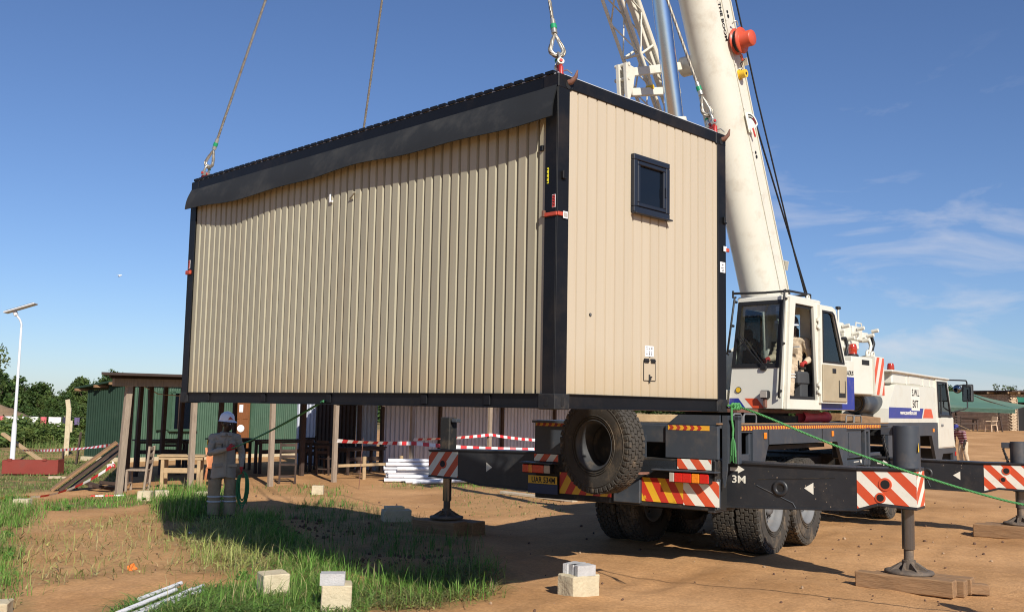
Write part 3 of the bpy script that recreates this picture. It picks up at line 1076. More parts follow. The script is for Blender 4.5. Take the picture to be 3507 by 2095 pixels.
for name, z, hh in (('bottom_rail', .056, .112), ('top_rail', 2.628, .104)):
    for (a, b) in (((.165, .018), (CW - .165, .018)), ((.165, CL - .018), (CW - .165, CL - .018)),
                   ((.018, .165), (.018, CL - .165)), ((CW - .018, .165), (CW - .018, CL - .165))):
        mb = MB()
        mb.bar((*a, z), (*b, z), .03, hh, 'cabin_black', bev=.003)
        # folded flanges above and below make a channel
        if name == 'bottom_rail':
            lon = abs(a[1] - b[1]) > 1
            off = Vector((-.012 if a[0] < 1 else .012, 0, 0)) if lon else Vector((0, -.012 if a[1] < 1 else .012, 0))
            mb.bar(Vector((*a, .003)) + off, Vector((*b, .003)) + off, .05, .009, 'cabin_black')
            mb.bar(Vector((*a, .112)) + off, Vector((*b, .112)) + off, .05, .007, 'cabin_black')
            if lon and a[0] < 1:
                for yy in (.75, 1.55, 3.0, 4.2, 5.4):
                    mb.box((a[0] - .02, yy, .06), (.016, .075, .09), 'cabin_black', bev=.004)
        else:
            lon = abs(a[1] - b[1]) > 1
            if lon:
                off = Vector((-.012 if a[0] < 1 else .012, 0, 0))
                mb.bar(Vector((*a, 2.58)) + off, Vector((*b, 2.58)) + off, .025, .010, 'cabin_black')
        mb.build(name, cabin)
# underfloor
mb = MB()
mb.box((CW / 2, CL / 2, .12), (CW - .08, CL - .08, .05), 'under_black')
for i in range(9):
    mb.box((CW / 2, .5 + i * .63, .07), (CW - .1, .06, .07), 'under_black')
mb.build('floor_base', cabin)
# ribbed roof sheet: pale tops between dark rib ends along the edge
mb = MB()
mb.box((CW / 2, CL / 2, 2.683), (CW - .02, CL - .1, .012), 'roof_pale')
n_r = 50
for i in range(n_r):
    y = .10 + i * (CL - .2) / (n_r - 1)
    mb.box((CW / 2 + .01, y, 2.698), (CW - .08, .088, .026), 'roof_pale')
    mb.box((.024, y + rng.uniform(-.004, .004), 2.698), (.06, .088, .028), 'cabin_black')
mb.box((CW / 2, .05, 2.692), (CW - .2, .03, .012), 'roof_pale')
mb.build('roof_sheet', cabin)
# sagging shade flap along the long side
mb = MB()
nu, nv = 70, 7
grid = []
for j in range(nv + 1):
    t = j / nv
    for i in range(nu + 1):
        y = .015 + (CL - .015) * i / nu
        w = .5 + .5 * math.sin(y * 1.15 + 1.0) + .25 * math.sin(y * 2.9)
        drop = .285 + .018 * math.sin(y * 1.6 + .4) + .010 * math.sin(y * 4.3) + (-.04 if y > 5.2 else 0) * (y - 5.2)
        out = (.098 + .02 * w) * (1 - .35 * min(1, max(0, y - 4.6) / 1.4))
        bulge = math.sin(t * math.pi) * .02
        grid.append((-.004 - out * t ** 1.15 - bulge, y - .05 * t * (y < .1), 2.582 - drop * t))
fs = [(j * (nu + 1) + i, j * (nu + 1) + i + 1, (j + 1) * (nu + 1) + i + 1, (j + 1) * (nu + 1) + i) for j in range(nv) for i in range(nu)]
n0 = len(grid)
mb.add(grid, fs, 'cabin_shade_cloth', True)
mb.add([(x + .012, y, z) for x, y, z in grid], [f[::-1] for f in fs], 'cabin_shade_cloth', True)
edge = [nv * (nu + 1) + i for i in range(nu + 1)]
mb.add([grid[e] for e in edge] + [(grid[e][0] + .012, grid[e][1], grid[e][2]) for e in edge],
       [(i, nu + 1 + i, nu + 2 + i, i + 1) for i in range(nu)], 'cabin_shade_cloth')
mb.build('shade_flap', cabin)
# window in the end wall
mb = MB()
wx, wz, ww, wh = 1.219, 1.950, .522, .512
fw = .050
for (cx, cz, sx, sz) in ((wx, wz + wh / 2 - fw / 2, ww, fw), (wx, wz - wh / 2 + fw / 2, ww, fw),
                         (wx - ww / 2 + fw / 2, wz, fw, wh - 2 * fw), (wx + ww / 2 - fw / 2, wz, fw, wh - 2 * fw)):
    mb.box((cx, -.004, cz), (sx, .044, sz), 'window_black', bev=.005)
win = mb.build('window', cabin)
mb = MB()
sw, sh, sf = ww - 2 * fw - .012, wh - 2 * fw - .012, .034
for (cx, cz, sx, sz) in ((wx, wz + sh / 2 - sf / 2, sw, sf), (wx, wz - sh / 2 + sf / 2, sw, sf),
                         (wx - sw / 2 + sf / 2, wz, sf, sh - 2 * sf), (wx + sw / 2 - sf / 2, wz, sf, sh - 2 * sf)):
    mb.box((cx, -.010, cz), (sx, .03, sz), 'window_black', bev=.005)
mb.box((wx + sw / 2 - .012, -.03, wz - .02), (.012, .02, .09), 'window_black', bev=.003)
mb.build('sash', win)
mb = MB()
mb.box((wx, .004, wz), (sw - 2 * sf, .006, sh - 2 * sf), 'window_glass')
mb.build('pane', win)
mb = MB()
mb.box((wx, -.03, wz - wh / 2 - .008), (ww + .012, .05, .014), 'window_black', bev=.003)
mb.build('sill', win)
# service flap low on the end wall
mb = MB()
hx0, hx1, hz0, hz1 = 1.150, 1.316, .252, .428
for (cx, cz, sx, sz) in (((hx0 + hx1) / 2, hz0, hx1 - hx0, .006), (hx0, (hz0 + hz1) / 2, .006, hz1 - hz0), (hx1, (hz0 + hz1) / 2, .006, hz1 - hz0)):
    mb.box((cx, .012, cz), (sx, .006, sz), 'ink_black')
hatch = mb.build('service_hatch', cabin)
mb = MB()
mb.box(((hx0 + hx1) / 2, .0115, (hz0 + hz1) / 2), (hx1 - hx0 - .008, .004, hz1 - hz0 - .004), 'cabin_cream')
mb.build('hatch_door', hatch)
for cx in (1.184, 1.277):
    MB().box((cx, .006, .424), (.06, .014, .038), 'rubber_black', bev=.003).cyl((cx - .03, 0, .424), (cx + .03, 0, .424), .006, 'rubber_black', n=6).build('hinge', hatch)
MB().box((1.224, .004, .268), (.012, .012, .075), 'rubber_black', bev=.002).box((1.242, .002, .285), (.03, .01, .010), 'rubber_black', bev=.002).box((1.236, .002, .268), (.018, .01, .014), 'rubber_black', bev=.002).build('latch', hatch)
# sticker with three arrows
mb = MB()
mb.box((1.2295, .0115, .5075), (.124, .002, .092), 'sticker_white')
for cx in (1.195, 1.2295, 1.264):
    mb.prism([(-.0035, .02), (-.0035, -.008), (-.010, -.008), (0, -.022), (.010, -.008), (.0035, -.008), (.0035, .02)], -.0012, 'ink_black', (cx, .0103, .492), (1, 0, 0), (0, 0, 1))
    for zz in (.540, .528):
        mb.box((cx, .0100, zz), (.021, .0008, .005), 'ink_black')
mb.build('arrow_sticker', cabin)
MB().cyl((.432, .016, .762), (.432, .008, .762), .014, 'ink_black', n=12).cyl((.432, .010, .762), (.432, .006, .762), .008, 'rim_steel', n=8).build('wall_plug', cabin)
# clips, tags and stickers on the posts
for (px, pz) in ((.052, 1.85), (2.385, 1.83)):
    MB().box((px, -.012, pz), (.022, .028, .062), 'cabin_black', bev=.003).box((px + .014, -.012, pz - .026), (.045, .02, .012), 'cabin_black', bev=.002).build('clip', cabin)
strap = MB()
strap.box((-.006, .062, 1.532), (.018, .13, .03), 'tag_red', bev=.003).box((.03, -.007, 1.534), (.055, .012, .032), 'tag_red', bev=.003)
strap.box((-.012, .135, 1.542), (.024, .026, .052), 'hook_rust', bev=.003)
strap.build('red_strap', cabin)
MB().box((.083, -.014, 1.53), (.052, .003, .056), 'sticker_white').box((.083, -.0162, 1.53), (.04, .001, .036), 'lens_clear').build('strap_tag', cabin)
strap = MB()
strap.box((2.44, -.01, 1.545), (.05, .02, .035), 'tag_red', bev=.003)
strap.build('red_strap', cabin)
MB().box((2.40, -.012, 1.552), (.052, .003, .05), 'sticker_white').build('strap_tag', cabin)
strap = MB()
strap.box((-.014, 6.0, 1.56), (.03, .11, .05), 'tag_red', bev=.006)
strap.build('red_strap', cabin)
for yy, zz in ((.036, 1.636), (6.01, 1.66)):
    mb = MB()
    mb.box((-.002, yy, zz), (.003, .036, .104), 'sticker_white')
    mb.box((-.0042, yy, zz), (.001, .03, .098), 'board_red')
    for j in range(4):
        mb.bar((-.0052, yy - .012, zz - .036 + j * .022), (-.0052, yy + .012, zz - .024 + j * .022), .001, .006, 'ink_black', up=(0, 0, 1))
    mb.build('warning_sticker', cabin)
mb = MB()
mb.box((2.372, -.002, 1.372), (.085, .003, .10), 'sticker_white')
mb.cyl((2.372, -.003, 1.395), (2.372, -.005, 1.395), .010, 'ink_black', n=10)
for j in range(3):
    mb.box((2.372, -.0042, 1.365 - j * .014), (.06 - .012 * j, .001, .005), 'ink_black')
mb.build('data_plate', cabin)
mb = MB()
mb.box((-.001, .104, 1.85), (.004, .016, .128), 'yellow_tape')
for j in range(4):
    mb.box((-.0035, .104, 1.80 + j * .033), (.001, .016, .007), 'ink_black')
mb.build('yellow_label', cabin)
MB().box((.010, .185, 2.09), (.02, .035, .045), 'cabin_black', bev=.003).build('clip', cabin)
MB().box((.008, 3.10, 2.045), (.012, .055, .015), 'sticker_white').box((.008, 3.12, 2.085), (.012, .015, .075), 'sticker_white').build('white_bracket', cabin)
MB().bar((.004, 2.78, 2.03), (-.02, 2.66, 2.075), .012, .012, 'cabin_cream_shaded').build('loose_sliver', cabin)


def cabw(x, y, z):
    p = Matrix.Translation(CAB_O) @ rot_z(CAB_A) @ Vector((x, y, z))
    return p


# ------------------------------------------------------------------ slings, shackles, hooks
APEX = cabw(1.2, 2.72, 11.4)
SL = [(.09, .06, 'near top corner of the cabin, left of the window wall'), (CW - .09, .06, 'right end of the window wall, before the crane boom'),
      (.09, CL - .09, 'far left corner of the cabin, above the long wall'), (CW - .09, CL - .09, 'hidden back corner of the cabin, behind the roof line')]


def sling(x, y, lab, shk_dir):
    top = cabw(x, y, 2.68)
    d = (APEX - top).normalized()
    side = Vector((math.cos(CAB_A + shk_dir), math.sin(CAB_A + shk_dir), 0))
    side = (side - d * side.dot(d)).normalized()
    # hook: shank eye above, point curling out and up through the casting eye
    hk = thing('lifting_hook', 'worn red hook caught in the ' + lab.split(',')[0].replace('cabin', 'cabin roof'), 'hook', top, 0, 'lifting hooks on the cabin corners')
    mb = MB()
    out = Vector((math.cos(CAB_A - math.pi / 2), math.sin(CAB_A - math.pi / 2), 0)) if y < 1 else -Vector((math.cos(CAB_A - math.pi / 2), math.sin(CAB_A - math.pi / 2), 0))
    sx = Vector((math.cos(CAB_A), math.sin(CAB_A), 0))
    z = Vector((0, 0, 1))
    tip = [z * .085 - out * .0, z * .04 - out * .002, z * .0 + out * .004 + sx * .0, z * -.055 + out * .030 + sx * .022, z * -.052 + out * .080 + sx * .040, z * -.015 + out * .115 + sx * .052, z * .04 + out * .125 + sx * .062]
    mb.tube(tip[:4], [.020, .021, .023, .024], 'hook_red', n=10)
    hb = mb.build('shank', hk)
    MB().tube(tip[3:], [.024, .024, .017, .006], 'hook_rust', n=10).build('hook_tip', hk)
    MB().tube([z * .045 + sx * .01, z * .05 + out * .05 + sx * .02, z * .015 + out * .085 + sx * .04], .006, 'galvanised', n=6).build('latch', hk)
    # shackle: pin through the hook eye, bow upwards
    sh = thing('bow_shackle', 'bow shackle with a red pin above the ' + lab.split(',')[0], 'shackle', top + d * .12, 0, 'bow shackles under the slings')
    mb = MB()
    pts = []
    for i in range(17):
        t = math.pi * (i / 16) * 1.0
        w = .038 + .006 * math.sin(t)
        pts.append(side * (w * math.cos(t)) * (1 if 0.05 < i / 16 < .95 else .9) + d * (.02 + .085 * math.sin(t) ** .8 if 0 < i < 16 else 0))
    mb.tube(pts, .0135, 'galvanised', n=8)
    for sg in (-1, 1):
        mb.cyl(side * (sg * .020), side * (sg * .052), .030, 'galvanised', n=14)
    mb.build('bow', sh)
    MB().cyl(side * -.062, side * .066, .014, 'hook_red', n=12).build('pin', sh)
    MB().cyl(d * .055 + side * .037, d * .072 + side * .039, .018, 'green_tape', n=10).build('tape_band', sh)
    MB().tube([d * -.01 + side * .035 * math.cos(t) + d * .0 + (d * -.030 * math.sin(t)) for t in [math.pi * i / 8 for i in range(9)]], .017, 'hook_red', n=8).build('hook_eye', sh)
    # sling
    sl = thing('wire_sling', 'wire sling at the ' + lab, 'wire sling', top + d * .205, 0, 'wire rope slings holding the cabin')
    mb = MB()
    eye = []

    def drop(t, r, z0):
        # teardrop: round below, straight sides to a point above
        u = t / (2 * math.pi)
        if .25 < u < .75:
            q = math.pi * (u - .25) / .5
            return (z0 + r - r * math.sin(q), r * math.cos(q)) if False else (z0 + r + 0 - r * math.sin(q), r * math.cos(q))
        k = (1 - u / .25) if u <= .25 else (u - .75) / .25
        top_ = .215
        return (z0 + r + (top_ - z0 - r) * k, (1 if u <= .25 else -1) * r * (1 - k) ** .85)
    cr = d.cross(side).normalized()
    loop_side = cr
    for i in range(25):
        t = i / 24 * 2 * math.pi
        a, ww = drop(t, .050, .010)
        eye.append(loop_side * ww + d * a)
    twist = MB()
    mb.tube(eye, .0125, 'galvanised', n=8, closed=False)
    e2 = [p + (p - d * .115) * .16 * 1 for p in eye]
    mb.build('eye_loop', sl)
    # wires of the eye wound round the thimble
    q = MB()
    for kk in range(3):
        ph = kk * 2 * math.pi / 3
        tw = []
        for i in range(49):
            t = i / 48 * 2 * math.pi
            a, ww = drop(t, .066, -.008)
            base = loop_side * ww + d * a
            tw.append(base + side * (.0085 * math.cos(ph + i * .33)) + (base - d * .115).normalized() * (.0065 * math.sin(ph + i * .33)))
        q.tube(tw, .0088, 'wire_rope', n=6)
    q.build('eye_wires', sl)
    f0, f1 = d * .225, d * .365
    MB().cyl(f0, f1, .026, 'galvanised', r2=.022, n=14).build('ferrule', sl)
    MB().cyl(d * .27, d * .315, .0275, 'green_tape', n=14).build('tape_band', sl)
    r = twist_rope([d * .36, APEX - (top + d * .205)], .0155, 'wire_rope', strands=4, turns=5.0, name='rope', parent=sl)


for (x, y, lab), sd in zip(SL, (R(60), R(75), R(20), R(20))):
    sling(x, y, lab, sd)

# ------------------------------------------------------------------ mobile crane (x forward, y left, origin under the rear outrigger)
CR_O, CR_A = (1.71, 13.11, 0.0), R(54.5)
crane = thing('mobile_crane', 'white and dark grey truck crane with blue and orange stripes standing on four outriggers', 'crane truck', CR_O, CR_A)
CRM = Matrix.Translation(CR_O) @ rot_z(CR_A)


def crw(x, y, z=0.0):
    return CRM @ Vector((x, y, z))


def clip_half(poly, n, c):
    out = []
    for i in range(len(poly)):
        p, q = poly[i], poly[(i + 1) % len(poly)]
        dp, dq = p[0] * n[0] + p[1] * n[1] - c, q[0] * n[0] + q[1] * n[1] - c
        if dp >= 0: out.append(p)
        if dp * dq < 0:
            t = dp / (dp - dq)
            out.append((p[0] + (q[0] - p[0]) * t, p[1] + (q[1] - p[1]) * t))
    return out


def stripes(mb, poly, O, X, Y, ang, period, m_base, m_band, th=0.002, phase=0.0, duty=0.5):
    """painted diagonal bands on a thin convex plate"""
    mb.prism(poly, th, m_base, O, X, Y)
    n = (-math.sin(ang), math.cos(ang))
    ds = [p[0] * n[0] + p[1] * n[1] for p in poly]
    k0 = math.floor((min(ds) - phase) / period) - 1
    N = Vector(X).cross(Vector(Y)).normalized()
    for k in range(k0, k0 + int((max(ds) - min(ds)) / period) + 4):
        a = phase + k * period
        p = clip_half(poly, n, a)
        if len(p) > 2:
            p = clip_half(p, (-n[0], -n[1]), -(a + period * duty))
        if len(p) > 2:
            mb.prism(p, .0008, m_band, Vector(O) + N * th, X, Y)


def chevron_tape(mb, O, X, Y, length, h, period, m_base, m_band):
    mb.prism([(0, 0), (length, 0), (length, h), (0, h)], .0015, m_base, O, X, Y)
    N = Vector(X).cross(Vector(Y)).normalized()
    n = int(length / period)
    w = period * .5
    for i in range(n):
        a = i * period + .1 * period
        mb.prism([(a, 0), (a + w, 0), (a + w + h * .42, h / 2), (a + w, h), (a, h), (a + h * .42, h / 2)], .0008, m_band, Vector(O) + N * .0015, X, Y)


def ring(mb, outer, inner, h, m, O, X, Y):
    """flat frame: outer and inner outline with the same number of points, extruded by h"""
    O, X, Y = Vector(O), Vector(X), Vector(Y)
    N = X.cross(Y).normalized() * h
    k = len(outer)
    a = [O + X * p[0] + Y * p[1] for p in outer] + [O + X * p[0] + Y * p[1] for p in inner]
    b = [p + N for p in a]
    fs = []
    for i in range(k):
        j = (i + 1) % k
        fs.append((2 * k + i, 2 * k + j, 3 * k + j, 3 * k + i))      # front
        fs.append((k + i, k + j, j, i))                               # back
        fs.append((i, j, 2 * k + j, 2 * k + i))                       # outer wall
        fs.append((3 * k + i, 3 * k + j, k + j, k + i))               # inner wall
    mb.add(a + b, fs, m)


# ---- wheels: axis along local y, outer face towards -y
def tyre_mesh(R0, Wd):
    mb = MB()
    hw = Wd / 2
    ri = 0.292
    prof = [(ri, -hw * .80), (ri + .018, -hw * .86), (ri + .05, -hw * .93), (ri + .11, -hw * 1.0), (R0 * .80, -hw * 1.02), (R0 * .90, -hw * .98), (R0 - .035, -hw * .93), (R0 - .014, -hw * .86),
            (R0 - .012, -hw * .5), (R0 - .010, 0), (R0 - .012, hw * .5), (R0 - .014, hw * .86), (R0 - .035, hw * .93), (R0 * .90, hw * .98), (R0 * .80, hw * 1.02), (ri + .11, hw), (ri + .05, hw * .93), (ri, hw * .80), (ri - .02, 0), (ri, -hw * .80)]
    mb.lathe(prof, 'tyre_rubber', axis=(0, 1, 0), n=56)
    for k, rr in ((0, .335), (1, .36), (2, R0 * .86)):
        pts = [(rr * math.cos(t), -hw * (.965 if k == 0 else 1.005), rr * math.sin(t)) for t in [2 * math.pi * i / 48 for i in range(48)]]
        mb.tube(pts, .006, 'tyre_rubber', n=5, closed=True)
    n = 46
    rows = [(-.78, .28, 0), (-.385, .30, .5), (0, .30, 0), (.385, .30, .5), (.78, .28, 0)]
    for yc, yw, ph in rows:
        for i in range(n):
            t = 2 * math.pi * (i + ph) / n
            r = R0 - .009
            c = (r * math.cos(t), yc * hw, r * math.sin(t))
            rm = Matrix.Rotation(-t, 3, 'Y') @ Matrix.Rotation(R(12 if (i + int(2 * ph)) % 2 else -12), 3, 'X')
            ln = 2 * math.pi * R0 / n * .80
            mb.box(c, (.026, yw * hw * 1.12, ln), 'tyre_rubber', rm, bev=.003)
    for sg in (-1, 1):       # shoulder lugs running down the side
        for i in range(n):
            t = 2 * math.pi * i / n
            r = R0 - .038
            rm = Matrix.Rotation(-t, 3, 'Y')
            mb.box((r * math.cos(t), sg * hw * .955, r * math.sin(t)), (.05, .02, 2 * math.pi * R0 / n * .62), 'tyre_rubber', rm, bev=.004)
    return mb.mesh('tyre')


def rim_mesh(dish, disc='rim_steel'):
    """steel disc wheel; dish = how far the disc sits behind the outer lip"""
    mb = MB()
    o = -.13
    prof = [(.262, .13), (.268, o + .03), (.30, o + .008), (.312, o - .006), (.306, o - .016), (.292, o - .008), (.262, o + .03), (.25, o + dish * .5), (.238, o + dish), (.165, o + dish - .03), (.15, o + dish - .032), (.11, o + dish - .03), (.10, o + dish - .06), (.085, o + dish - .10), (.0, o + dish - .105)]
    if disc != 'rim_steel':
        prof = prof[:6] + [(.258, o + .05), (.25, .10), (.24, .125), (.16, .12), (.145, .11), (.0, .11)]
    mb.lathe(prof, 'rim_steel', axis=(0, 1, 0), n=36, ms=['rim_shaded'] * 7 + [disc] * 20 if disc != 'rim_steel' else None)
    for i in range(10):
        t = 2 * math.pi * i / 10
        if disc != 'rim_steel': break
        mb.cyl((.135 * math.cos(t), o + dish - .02, .135 * math.sin(t)), (.135 * math.cos(t), o + dish - .065, .135 * math.sin(t)), .014, 'rim_steel', n=6)
    for i in range(10):
        t = 2 * math.pi * (i + .5) / 10
        if disc != 'rim_steel': break
        mb.cyl((.205 * math.cos(t), o + dish - .012, .205 * math.sin(t)), (.205 * math.cos(t), o + dish - .0185, .205 * math.sin(t)), .022, 'under_black', n=10)
    return mb.mesh('rim')


TY = tyre_mesh(.585, .30)
RIM_OUT = rim_mesh(.13)
RIM_DEEP = rim_mesh(.215, 'under_black')


def wheel(name, x, y, z, rz=0.0, deep=False, ry=0.0, tilt=0.0):
    w = bpy.data.objects.new(name, None)
    COL.objects.link(w)
    w.parent = crane
    w.location = (x, y, z)
    w.rotation_euler = (tilt, ry, rz)
    if name == 'wheel':
        w.scale = (1.065, 1.04, 1.065)
        w.location.z = .62
    link('tyre', TY, w)
    link('rim', RIM_DEEP if deep else RIM_OUT, w)
    return w


for ax in (1.57, 2.93):
    wheel('wheel', ax, -1.08, .575, ry=ax)
    wheel('wheel', ax, -.74, .575, rz=math.pi, ry=.4)
    wheel('wheel', ax, .74, .575, ry=.2)
    wheel('wheel', ax, 1.08, .575, rz=math.pi, ry=.7)
for ax in (7.55, 9.0):
    wheel('wheel', ax, -1.06, .575, ry=.3, rz=R(2))
    wheel('wheel', ax, 1.06, .575, rz=math.pi)
# spare wheel on the tail, its dish facing back
sp = wheel('spare_wheel', -1.03, -.02, 1.47, rz=R(-90 - 13.5 + 0), deep=True, ry=.5)

# ---- chassis
mb = MB()
mb.box((6.0, 0, .95), (12.6, .95, .46), 'under_black', bev=.02)
mb.box((2.25, 0, .58), (1.6, .3, .3), 'under_black', bev=.05)
for ax in (1.57, 2.93, 7.55, 9.0):
    mb.cyl((ax, -1.15, .575), (ax, 1.15, .575), .09, 'under_black', n=10)
    mb.sphere((ax, 0, .575), .22, 'under_black', 10, 8)
mb.box((2.25, 0, 1.42), (3.4, 2.3, .06), 'under_black')
mb.box((.62, 0, 1.4), (.04, 2.4, .6), 'under_black')
mb.box((2.3, .42, 1.2), (3.6, .04, .9), 'under_black')
mb.build('chassis_frame', crane)
mb = MB()
mb.box((3.28, 0, 1.725), (7.48, 2.66, .05), 'crane_grey', bev=.006)
mb.box((3.22, -1.325, 1.757), (7.5, .03, .018), 'timber_brown')
mb.box((-.42, 1.0, 1.73), (.35, .62, .03), 'crane_grey')
for x in (.35, .62, 4.9, 5.22, 5.34, 5.66):
    pass
mb.build('deck', crane)
for x0, x1 in ((.02, .30), (.36, .78), (4.62, 5.02), (5.06, 5.46)):
    MB().tube([(x0, -1.29, 1.75), (x0, -1.29, 1.85), (x0 + .04, -1.29, 1.88), (x1 - .04, -1.29, 1.88), (x1, -1.29, 1.85), (x1, -1.29, 1.75)], .013, 'rim_steel', n=6).build('grab_rail', crane)
# right side skirt with the double wheel arch
mb = MB()
arch = [(.52, 1.06), (.52, 1.685), (4.45, 1.685), (4.45, 1.06), (4.28, 1.06), (3.96, 1.475), (1.06, 1.485), (.80, 1.06)]
mb.prism([(x, z) for x, z in arch], .05, 'crane_grey', (0, -1.30, 0), (1, 0, 0), (0, 0, 1))
mb.box((1.06, -1.354, 1.58), (.008, .008, .20), 'under_black')
mb.box((3.25, -1.354, 1.58), (.006, .006, .20), 'under_black')
sk = mb.build('side_skirt', crane)
for x in (.93, 3.72):
    MB().box((x, -1.358, 1.60), (.085, .018, .085), 'lens_amber', bev=.006).build('side_marker', crane)
mb = MB()
mb.prism([(x, z) for x, z in arch], -.05, 'crane_grey', (0, 1.30, 0), (1, 0, 0), (0, 0, 1))
mb.build('side_skirt', crane)
# cabinets and ladders between the skirt and the front outrigger
mb = MB()
mb.box((4.95, -1.20, 1.42), (.80, .24, .46), 'crane_grey', bev=.01)
mb.box((4.95, -1.325, 1.42), (.62, .01, .38), 'crane_grey', bev=.004)
mb.box((4.95, -1.30, 1.115), (.86, .06, .10), 'crane_grey', bev=.006)
mb.box((4.9, -1.22, .98), (.34, .2, .15), 'crane_grey', bev=.006)
mb.box((5.2, -1.22, .98), (.22, .2, .15), 'under_black', bev=.006)
mb.cyl((5.24, -1.335, 1.13), (5.24, -1.342, 1.13), .03, 'stripe_white', n=10)
mb.box((5.0, -1.333, 1.13), (.26, .004, .012), 'stripe_white')
mb.build('tool_cabinet', crane)
mb = MB()
for x in (.10, .48):
    mb.box((x, -1.30, 1.37), (.06, .05, .64), 'crane_grey', bev=.006)
mb.box((.30, -1.30, 1.33), (.36, .05, .09), 'crane_grey', bev=.006)
mb.box((.22, -1.30, 1.12), (.30, .04, .05), 'crane_grey')
mb.build('step_frame', crane)
mb = MB()
for x in (5.52, 5.74):
    mb.box((x, -1.31, 1.36), (.07, .07, .62), 'crane_grey', bev=.008)
mb.box((5.63, -1.31, 1.65), (.24, .07, .08), 'crane_grey', bev=.008)
mb.box((5.62, -1.30, 1.10), (.30, .06, .10), 'crane_grey', bev=.008)
mb.build('ladder_frame', crane)
mb = MB()
chevron_tape(mb, (0.0, -1.343, 1.672), (1, 0, 0), (0, 0, 1), 6.42, .058, .097, 'tape_yellow', 'tape_red')
mb.build('reflective_tape', crane)
mb = MB()
mb.box((3.2, -1.325, 1.655), (6.5, .04, .016), 'crane_grey')
mb.box((3.2, -1.325, 1.742), (6.5, .05, .016), 'crane_grey')
mb.build('deck_lip', crane)

# ---- rear end
XR = -.52
mb = MB()
mb.box((XR + .03, .96, 1.46), (.06, .70, .50), 'crane_grey', bev=.008)
mb.box((XR + .25, 1.30, 1.46), (.5, .03, .52), 'crane_grey', bev=.008)
mb.box((XR + .03, -.98, 1.53), (.06, .70, .40), 'crane_grey', bev=.008)
mb.prism([(-.28, 1.72), (-.60, 1.72), (-.78, 1.86), (-1.32, 1.86), (-1.32, 1.72)], .05, 'crane_grey', (XR + .06, 0, 0), (0, 1, 0), (0, 0, 1))
mb.box((XR + .06, -.42, 1.62), (.05, .42, .22), 'crane_grey', bev=.008)
mb.box((XR + .10, -.08, 1.35), (.05, .10, .72), 'crane_grey', bev=.008)
mb.prism([(-.35, 1.20), (-.35, 1.6), (-.28, 1.6), (-.18, 1.2)], .03, 'crane_grey', (XR + .02, 0, 0), (0, 1, 0), (0, 0, 1))
mb.box((XR + .03, -.45, 1.215), (.06, 1.0, .17), 'crane_grey', bev=.008)
mb.box((XR + .30, 0, 1.5), (.04, 2.3, .5), 'under_black')
mb.box((XR + .08, 0, .92), (.10, 2.62, .36), 'crane_grey', bev=.01)
mb.box((XR + .0, -.12, .90), (.10, .38, .30), 'crane_grey', bev=.01)
mb.build('rear_panel', crane)
# spare wheel carrier
mb = MB()
mb.box((-.72, -.02, 1.42), (.35, .16, .16), 'under_black', bev=.01)
mb.cyl((-.9, -.01, 1.47), (-.62, -.05, 1.47), .12, 'under_black', n=12)
mb.bar((-.55, -.42, 1.13), (-.78, -.30, 1.13), .03, .03, 'hook_rust')
mb.build('spare_carrier', crane)
mb = MB()
chevron_tape(mb, (XR - .001, 1.30, 1.672), (0, -1, 0), (0, 0, 1), .58, .058, .093, 'tape_yellow', 'tape_red')
mb.build('reflective_tape', crane)
mb = MB()
chevron_tape(mb, (XR - .001, -.67, 1.672), (0, -1, 0), (0, 0, 1), .55, .058, .093, 'tape_yellow', 'tape_red')
mb.build('reflective_tape', crane)
X_, Z_ = (0, -1, 0), (0, 0, 1)
for nm, (y0, y1, z0, z1), ang, per, mb_, ma_, ph in (
        ('chevron_board', (.90, .12, .80, 1.075), 61, .185, 'board_yellow', 'board_red', .02),
        ('chevron_board', (-.315, -.88, .785, 1.075), -61, .185, 'board_yellow', 'board_red', .05),
        ('striped_board', (-.88, -1.345, .775, 1.075), -50, .20, 'stripe_white', 'crane_orange', .02),
        ('striped_board', (-.80, -1.245, 1.205, 1.325), -52, .185, 'stripe_white', 'crane_orange', .02),
        ('striped_board', (1.31, .93, 1.205, 1.30), 52, .17, 'stripe_white', 'crane_orange', .02)):
    mb = MB()
    w, h = y0 - y1, z1 - z0
    stripes(mb, [(0, 0), (w, 0), (w, h), (0, h)], (XR - .004, y0, z0), X_, Z_, R(ang), per, mb_, ma_, th=.006, phase=ph)
    mb.build(nm, crane)
for ch, y, z, mm in (('L', .50, .835, 'board_yellow'), ('L', .20, .815, 'board_yellow'), ('R', -.345, .815, 'board_yellow'), ('R', -.745, .80, 'board_yellow')):
    text(ch, .055, mm, 'letter', crane, frm((XR - .0118, y, z), X_, Z_), bold=.002)


def tail_light(y0, y1, z0, z1, cells):
    mb = MB()
    mb.box((XR - .06, (y0 + y1) / 2, (z0 + z1) / 2), (.11, abs(y0 - y1), z1 - z0), 'rubber_black', bev=.008)
    t = mb.build('tail_light', crane)
    a = y0
    for w, m in cells:
        b = a + (y1 - y0) * w
        MB().box((XR - .118, (a + b) / 2, (z0 + z1) / 2), (.022, abs(b - a) - .004, z1 - z0 - .010), m, bev=.006).build('lens', t)
        a = b


